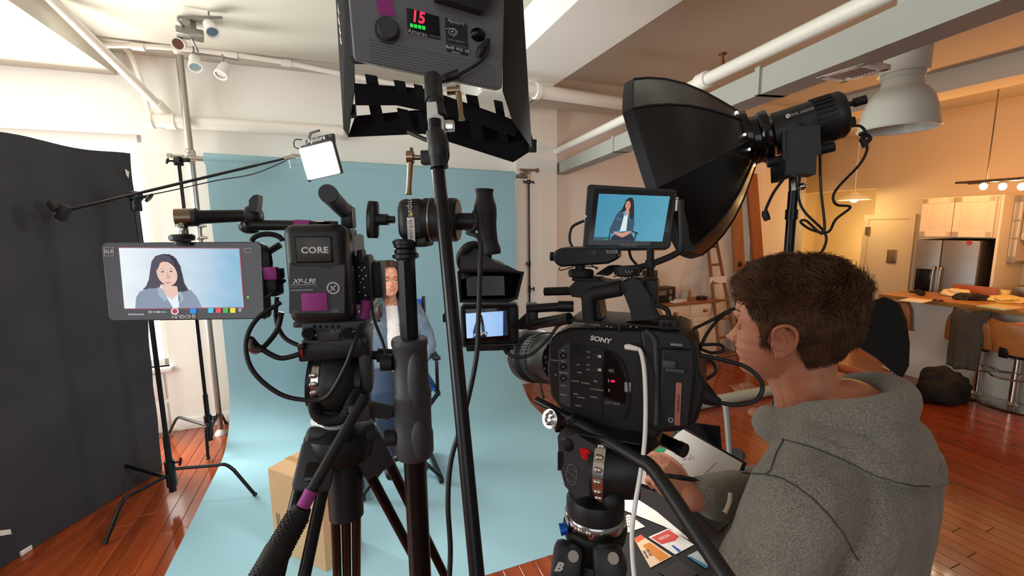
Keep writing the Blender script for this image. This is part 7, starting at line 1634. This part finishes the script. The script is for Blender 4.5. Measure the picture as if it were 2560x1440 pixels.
text('B', .022, Mb, PRT, tp, bold=.001, shear=.25, ext=.0001)
# pan handle sweeping down to the right
one('pan_handle', BLK, tp, lambda g: (g.tube([P(1434, 1050, .795), P(1600, 1150, .70)], .0102, 18), g.tube(smooth_path([P(1600, 1150, .70), P(1626, 1166, .685), P(1660, 1210, .66), P(1740, 1330, .60), P(1860, 1510, .52)], 5), .0112, 20)))
# ------------------------------------------------------------------ light with softbox at the upper right
SA = (P(1660, 432, 1.25)-P(1866, 345, 1.14)); SAx = SA.normalized(); KS = SA.length/.22
sb0 = P(1866, 345, 1.14); MS = Matrix.Translation(sb0) @ SAx.to_track_quat('Z', 'Y').to_matrix().to_4x4() @ RZ(30)
sbx = thing('softbox', 'large black softbox on the continuous light at the upper right', 'softbox', sb0)
SBM = mat('softbox_cloth', '0d0d0e', .33, bump=.25, bscale=24, spec=.6); SIN = mat('softbox_lining', 'd8d8d8', .3, metal=.6)
prof = [(r*1.06, h*KS) for r, h in [(.058, -.005), (.070, .0), (.104, .025), (.143, .055), (.182, .092), (.214, .132), (.236, .17), (.250, .205)]]
def dish(prof, n=8, sub=4, sag=.03):
    vs = []; N = n*sub
    for r, h in prof:
        for k in range(N):
            u = (k % sub)/sub; a = 2*PI*k/N; c = math.cos(PI/n)/math.cos((u-.5)*2*PI/n) if True else 1
            kk = 1-sag*0; rr = r*(c*.55+.45*1)-r*.02*math.sin(u*PI); vs.append((rr*math.cos(a), rr*math.sin(a), h))
    m = len(prof); return vs, [[i*N+k, i*N+(k+1) % N, (i+1)*N+(k+1) % N, (i+1)*N+k] for i in range(m-1) for k in range(N)]
g = G(); v_, f_ = dish(prof); g.add(v_, f_, MS); o = build(g, 'outer_cloth', SBM, sbx, fix=False, angle=22); 
g = G(); v_, f_ = dish([(r*.985, h+.003) for r, h in prof]); g.add(v_, f_, MS); build(g, 'inner_lining', SIN, sbx, fix=False, angle=22)
g = G(); v_, f_ = dish([(r*1.06, h*KS) for r, h in [(.250, .203), (.2525, .207), (.2525, .232), (.2495, .232), (.2495, .205)]]); g.add(v_, f_, MS); build(g, 'front_lip', mat('grey_lip', '26272b', .7), sbx, fix=False, angle=22)
g = G(); v_, f_ = dish([(.258, .208*KS), (.0001, .208*KS)]); g.add(v_, f_, MS); build(g, 'front_diffuser', mat('softbox_front', 'f4f4f4', .6, emit='fff6ea', estr=5), sbx, fix=False)
for k in range(8):
    a = 2*PI*(k)/8; one('rib', BLK2, sbx, lambda g: g.tube([MS @ Vector((r*math.cos(a)*1.004, r*math.sin(a)*1.004, h)) for r, h in prof], .0026, 6))
one('speed_ring', BLKG, sbx, lambda g: g.lathe([(.05, -.018), (.068, -.016), (.072, -.004), (.068, .008), (.05, .010)], MS, 36))
one('glare_slit', em('lamp_leak', 'fff8ee', 9), sbx, lambda g: [g.ell((.0035, .0035, .0035*s), MS @ T((.0735*math.cos(a), .0735*math.sin(a), .004))) for a, s in [(k*.52, 1+.5*(k % 2)) for k in range(12)]])
light('AREA', 'softbox_beam', MS @ Vector((0, 0, .26)), 26, (1, .97, .93), .44, None, aim=MS @ Vector((0, 0, 1.2))+Vector((0, .35, -.15)))
lh = thing('studio_light', 'black barrel-shaped studio lamp head behind the softbox', 'studio light', P(1990, 330, 1.12))
LA = (P(2106, 285, 1.06)-P(1880, 352, 1.14)).normalized(); l0 = P(1872, 355, 1.145); ML2 = frame(l0, LA)
MLz = Matrix.Translation(l0) @ LA.to_track_quat('Z', 'Y').to_matrix().to_4x4()
LL = (P(2106, 285, 1.06)-l0).length
one('reflector_mount', BLKG, lh, lambda g: g.lathe([(.0, -.01), (.056, -.01), (.062, .0), (.060, .022), (.066, .03), (.066, .045), (.058, .052), (0, .052)], MLz, 36))
one('barrel', BLK, lh, lambda g: g.lathe([(0, .05), (.052, .05), (.053, .06), (.053, LL-.025), (.056, LL-.02), (.056, LL-.004), (.05, LL+.004), (0, LL+.004)], MLz, 36))
one('cooling_fin', BLK2, lh, lambda g: [g.box((.04, .006, .004), ML2 @ T((LL*.80, 0, 0)) @ RX(a) @ T((0, 0, .0545))) for a in range(-60, 200, 14)])
one('rear_knob', BLK2, lh, lambda g: (g.cyl(ML2 @ Vector((LL, 0, .018)), ML2 @ Vector((LL+.03, 0, .018)), .006, n=12), g.cyl(ML2 @ Vector((LL+.026, 0, .018)), ML2 @ Vector((LL+.05, 0, .018)), .0105, n=16)))
one('power_socket', BLK2, lh, lambda g: g.box((.02, .03, .02), ML2 @ T((LL+.008, -.01, -.025)), .004))
Mbz = fw(2010, 360, 1.055, 0)
one('ballast_box', GRYP, lh, lambda g: (g.slab(pd([(1988, 318, 1.03), (2050, 312, 1.03), (2053, 384, 1.03), (2042, 388, 1.03), (2040, 436, 1.03), (1982, 432, 1.03), (1984, 370, 1.03)]), _w*.03),))
one('yoke', BLK, lh, lambda g: (g.slab(pd([(1956, 400, 1.06), (1974, 398, 1.06), (1976, 444, 1.06), (1958, 446, 1.06)]), _w*.05), g.tube(pd([(1962, 330, 1.07), (1964, 400, 1.07)]), .009, 10), g.cyl(P(2015, 300, 1.03), P(2015, 300, 1.02), .009, n=18)))
one('under_rail', BLK2, lh, lambda g: g.tube(pd([(1918, 408, 1.10), (2085, 366, 1.05)]), .012, 10))
xs_ = ML2 @ Vector((LL*.45, -.054, .012))
def LTM(px, py):
    y_ = -.0535; n = (ML2.to_3x3() @ Vector((0, 1, 0))); c = onp(px, py, ML2 @ Vector((0, y_, 0)), n); q_ = ML2.inverted() @ c; return ML2 @ T((q_.x, q_.y-.0005, q_.z))
one('printed_badge', PRT, lh, lambda g: disc(g, LTM(1970, 290).translation, -(ML2.to_3x3() @ Vector((0, 1, 0))), .0052, 24, 0), smooth=False)
text('COOL LIGHTS', .0085, LTM(2001, 281), PRTG, lh, ext=.0001, bold=.0003)
text('c', .006, LTM(1970, 290) @ T((0, -.0006, 0)), BLKG, lh, ext=.0001)
c = P(1984, 470, 1.10); base = Vector((c.x, c.y, 0))
st = thing('light_stand', 'black light stand with a chrome spigot holding the softbox lamp', 'light stand', base)
one('spigot', CHR, st, lambda g: (g.cyl(P(1984, 478, 1.10), P(1984, 440, 1.10), .011, n=20), g.cyl(P(1992, 466, 1.10), P(2010, 466, 1.08), .004, n=8), g.ell(.009, T(P(2006, 466, 1.08)))))
zt_ = P(1984, 478, 1.10).z
one('pole', BLKM, st, lambda g: (g.cyl(Vector((c.x, c.y, .05)), Vector((c.x, c.y, zt_)), .0115, n=20), g.cyl(Vector((c.x, c.y, zt_-.07)), Vector((c.x, c.y, zt_-.045)), .0145, n=20), g.cyl(Vector((c.x, c.y, .05)), Vector((c.x, c.y, .9)), .0145, n=20)))
for k in range(3):
    a = 2*PI*k/3+.9; d = Vector((math.cos(a), math.sin(a), 0)); one('leg', BLKM, st, lambda g: (g.tube([base+Vector((0, 0, .5))+d*.015, base+d*.42+Vector((0, 0, .012))], .009, 8), g.tube([base+Vector((0, 0, .12))+d*.015, base+d*.22+Vector((0, 0, .24))], .006, 6)))
cable('cable', pd([(2116, 318, 1.06), (2150, 315, 1.06), (2166, 335, 1.06), (2160, 350, 1.06), (2168, 372, 1.06), (2150, 410, 1.06), (2098, 465, 1.06), (2083, 492, 1.06), (2092, 512, 1.06), (2126, 518, 1.06), (2090, 548, 1.06), (2070, 580, 1.06), (2030, 575, 1.07), (2002, 556, 1.07), (2016, 552, 1.07), (2060, 582, 1.06), (2052, 470, 1.05), (2050, 380, 1.05)]), .0030, CB1, None, 'tangled black mains cable hanging from the rear of the studio lamp')
cable('cable', pd([(2000, 440, 1.08), (1996, 490, 1.09), (2012, 530, 1.08), (2062, 582, 1.07), (2060, 620, 1.07), (2040, 642, 1.07)]), .0030, CB1, None, 'black cable curving from the spigot down behind the hair')
cable('hanging_lead', pd([(1960, 446, 1.07), (1935, 480, 1.07), (1918, 515, 1.07), (1913, 530, 1.07)]), .0034, CB1, None, 'short hanging lead with a round plug left of the lamp stand')
o = one('cable_plug', BLK2, None, lambda g: g.tube(pd([(1912, 527, 1.07), (1914, 538, 1.07), (1919, 551, 1.07)]), [.0065, .0085, .007], 14)); tag(o, 'round black plug at the end of the short hanging lead', 'plug')
one('cable_knot', BLK2, lh, lambda g: (g.tube(smooth_path(pd([(2150, 338, 1.06), (2162, 334, 1.06), (2176, 345, 1.06), (2168, 356, 1.06), (2152, 352, 1.06), (2160, 340, 1.06)]), 4), .004, 7), g.tube(pd([(2160, 350, 1.06), (2163, 368, 1.06)]), [.009, .006], 10)))
# ------------------------------------------------------------------ trolley top with notepad, papers and stickers
TZ = 1.03
def ont(x, y, l=0): return onz(x, y, TZ+l)
c_ = [ont(x, y) for x, y in ((1545, 1205), (1640, 1165), (1850, 1310), (1850, 1560), (1640, 1640), (1520, 1500))]
tr_ = thing('equipment_case', 'black flat-topped case with stickers and papers between tripod and man', 'case', Vector((sum(p.x for p in c_)/6, sum(p.y for p in c_)/6, 0)))
one('lid', mat('black_case', '1c1a1c', .55, bump=.2, bscale=200), tr_, lambda g: g.slab(c_, (0, 0, -.03)))
one('body', BLK2, tr_, lambda g: g.slab([p*.97+Vector((c_[0].lerp(c_[3], .5)))*.03-Vector((0, 0, .03+.03*0)) for p in c_], (0, 0, -.62)))
cen = Vector((sum(p.x for p in c_)/6, sum(p.y for p in c_)/6, 0))
for k, p in enumerate(c_):
    if k in (0, 2, 3, 5): one('leg', BLKM, tr_, lambda g: g.cyl(Vector((p.x*.9+cen.x*.1, p.y*.9+cen.y*.1, 0)), Vector((p.x*.9+cen.x*.1, p.y*.9+cen.y*.1, .42)), .014, n=12))
one('strap', mat('strap', '242124', .8), tr_, lambda g: g.slab([ont(x, y, .0005) for x, y in ((1618, 1178), (1650, 1172), (1830, 1300), (1800, 1330))], (0, 0, .002)))
def sticker(name, pts, m, label, cat, lift=.002, t=.0006, extra=()):
    s = thing(name, label, cat, ont(*pts[0], lift)); one('card', m, s, lambda g: g.slab([ont(x, y, lift) for x, y in pts], (0, 0, t)), smooth=False)
    for nm, mm, pp in extra: one(nm, mm, s, lambda g: g.slab([ont(x, y, lift+t) for x, y in pp], (0, 0, .0002)), smooth=False)
    return s
PAP = mat('white_paper', 'e4dfd8', .7)
def prt(s, h, x, y, ang, m, parent, lift=.0032, **k):
    d = (ont(x+10, y+10*math.tan(math.radians(ang)))-ont(x, y)).normalized(); Mx = frame(ont(x, y, lift), d, (0, 0, 1)) @ RX(-90); return text(s, h, Mx, m, parent, ext=.0001, **k)
sticker('long_paper', [(1562, 1237), (1576, 1237), (1640, 1278), (1715, 1340), (1722, 1350), (1660, 1316), (1556, 1274)], PAP, 'long narrow white paper lying beside the tripod head', 'paper')
s = sticker('white_card', [(1556, 1294), (1572, 1286), (1613, 1317), (1568, 1332), (1556, 1332)], PAP, 'white card with black scribbled symbols next to the white cable', 'card')
ink = mat('black_ink', '1a1a1c', .6); s_ = s
one('ink_mark', ink, s_, lambda g: [g.tube([ont(a, b, .003), ont(c, d, .003)], .0006, 4) for a, b, c, d in ((1560, 1296, 1578, 1292), (1560, 1302, 1580, 1298), (1561, 1309, 1582, 1305), (1566, 1316, 1578, 1315), (1571, 1310, 1573, 1321), (1563, 1296, 1566, 1308))])['kind'] = 'stuff'
s = sticker('festival_pass', [(1621, 1343), (1672, 1321), (1735, 1362), (1688, 1387)], PAP, 'white pass with a red block reading MEDIA on the case lid', 'card', extra=(('red_block', mat('pass_red', 'cc4a46', .5), [(1628, 1344), (1671, 1324), (1698, 1341), (1688, 1352), (1654, 1361)]), ('blue_block', mat('pass_blue', '1c5ea8', .5), [(1678, 1364), (1684, 1363), (1703, 1377), (1697, 1381)])))
prt('MEDIA', .0125, 1661, 1343, -24, PAP, s)
s = sticker('orange_pass', [(1585, 1347), (1601, 1337), (1680, 1391), (1626, 1420)], mat('pass_cream', 'e8c8a8', .6), 'orange and cream pass reading 2018 on the case lid', 'card', extra=(('orange_tab', mat('pass_orange', 'e0623c', .5), [(1585, 1347), (1601, 1337), (1613, 1345), (1594, 1357)]), ('orange_block', mat('pass_amber', 'd88434', .5), [(1606, 1364), (1624, 1356), (1674, 1392), (1650, 1404)])))
prt('2018', .0115, 1622, 1381, 60, ink, s); prt('MEDIA', .009, 1614, 1386, 60, ink, s)
sticker('blue_pass', [(1718, 1390), (1744, 1377), (1772, 1415), (1765, 1422)], mat('pass_grey', 'b4b8bc', .6), 'pale card with a teal stripe beside the pan handle', 'card', extra=(('teal_stripe', mat('pass_teal', '2c7c98', .5), [(1720, 1392), (1727, 1391), (1772, 1416), (1765, 1422)]),))
sticker('dark_patch', [(1646, 1430), (1697, 1402), (1745, 1434), (1700, 1465)], mat('patch', '3a3230', .7), 'dark brown cloth patch at the bottom of the case lid', 'patch')
# notepad, green-edged board and laptop screen behind the hand
NP = [P(1702, 1072, 1.10), P(1856, 1158, 1.02), P(1800, 1270, .95), P(1586, 1200, 1.0)]
nn = (NP[1]-NP[0]).cross(NP[3]-NP[0]).normalized(); nn = -nn if nn.z < 0 else nn
def onn(x, y, l=0): return onp(x, y, NP[0]+nn*l, nn)
np_o = thing('notepad', 'large white notepad with a green edge under the writing hand', 'notepad', onn(1680, 1180))
one('board', mat('pad_back', '16161a', .6), np_o, lambda g: g.slab([onn(x, y, -.006) for x, y in ((1700, 1066), (1866, 1160), (1815, 1290), (1570, 1206))], nn*.004))
one('sheet', PAP, np_o, lambda g: g.slab([onn(x, y, 0) for x, y in ((1704, 1072), (1856, 1158), (1806, 1282), (1740, 1250), (1580, 1202))], nn*.001))
GR = mat('pad_green', '109a5c', .6)
for pp in (((1649, 1116), (1666, 1122), (1640, 1152), (1622, 1148), (1632, 1130)), ((1688, 1074), (1702, 1072), (1699, 1080), (1690, 1080))): one('green_edge', GR, np_o, lambda g: g.slab([onn(x, y, .0012) for x, y in pp], nn*.0006))
pen_ink = mat('pencil_line', '8c8a90', .7)
def scr(g):
    for l in (((1790, 1156), (1775, 1172), (1760, 1186), (1742, 1208)), ((1700, 1140), (1712, 1136), (1708, 1150), (1718, 1146)), ((1726, 1134), (1722, 1150), (1732, 1142), (1736, 1150)), ((1694, 1165), (1706, 1160), (1702, 1174)), ((1745, 1200), (1760, 1204), (1772, 1210)), ((1758, 1222), (1770, 1226), (1772, 1232))): g.tube([onn(x, y, .0012) for x, y in l], .0007, 4)
one('pencil_mark', pen_ink, np_o, scr)['kind'] = 'stuff'
lt = [P(1700, 1052, 1.35), P(1800, 1066, 1.35), P(1808, 1160, 1.30), P(1720, 1150, 1.30)]
lap = thing('laptop', 'black laptop screen standing behind the notepad', 'laptop', lt[3])
one('screen_lid', BLKG, lap, lambda g: g.slab(lt, _w*.008))
one('keyboard_base', BLK, lap, lambda g: g.slab([lt[2], lt[3], lt[3]-vr*.16, lt[2]-vr*.16], (0, 0, -.012)))
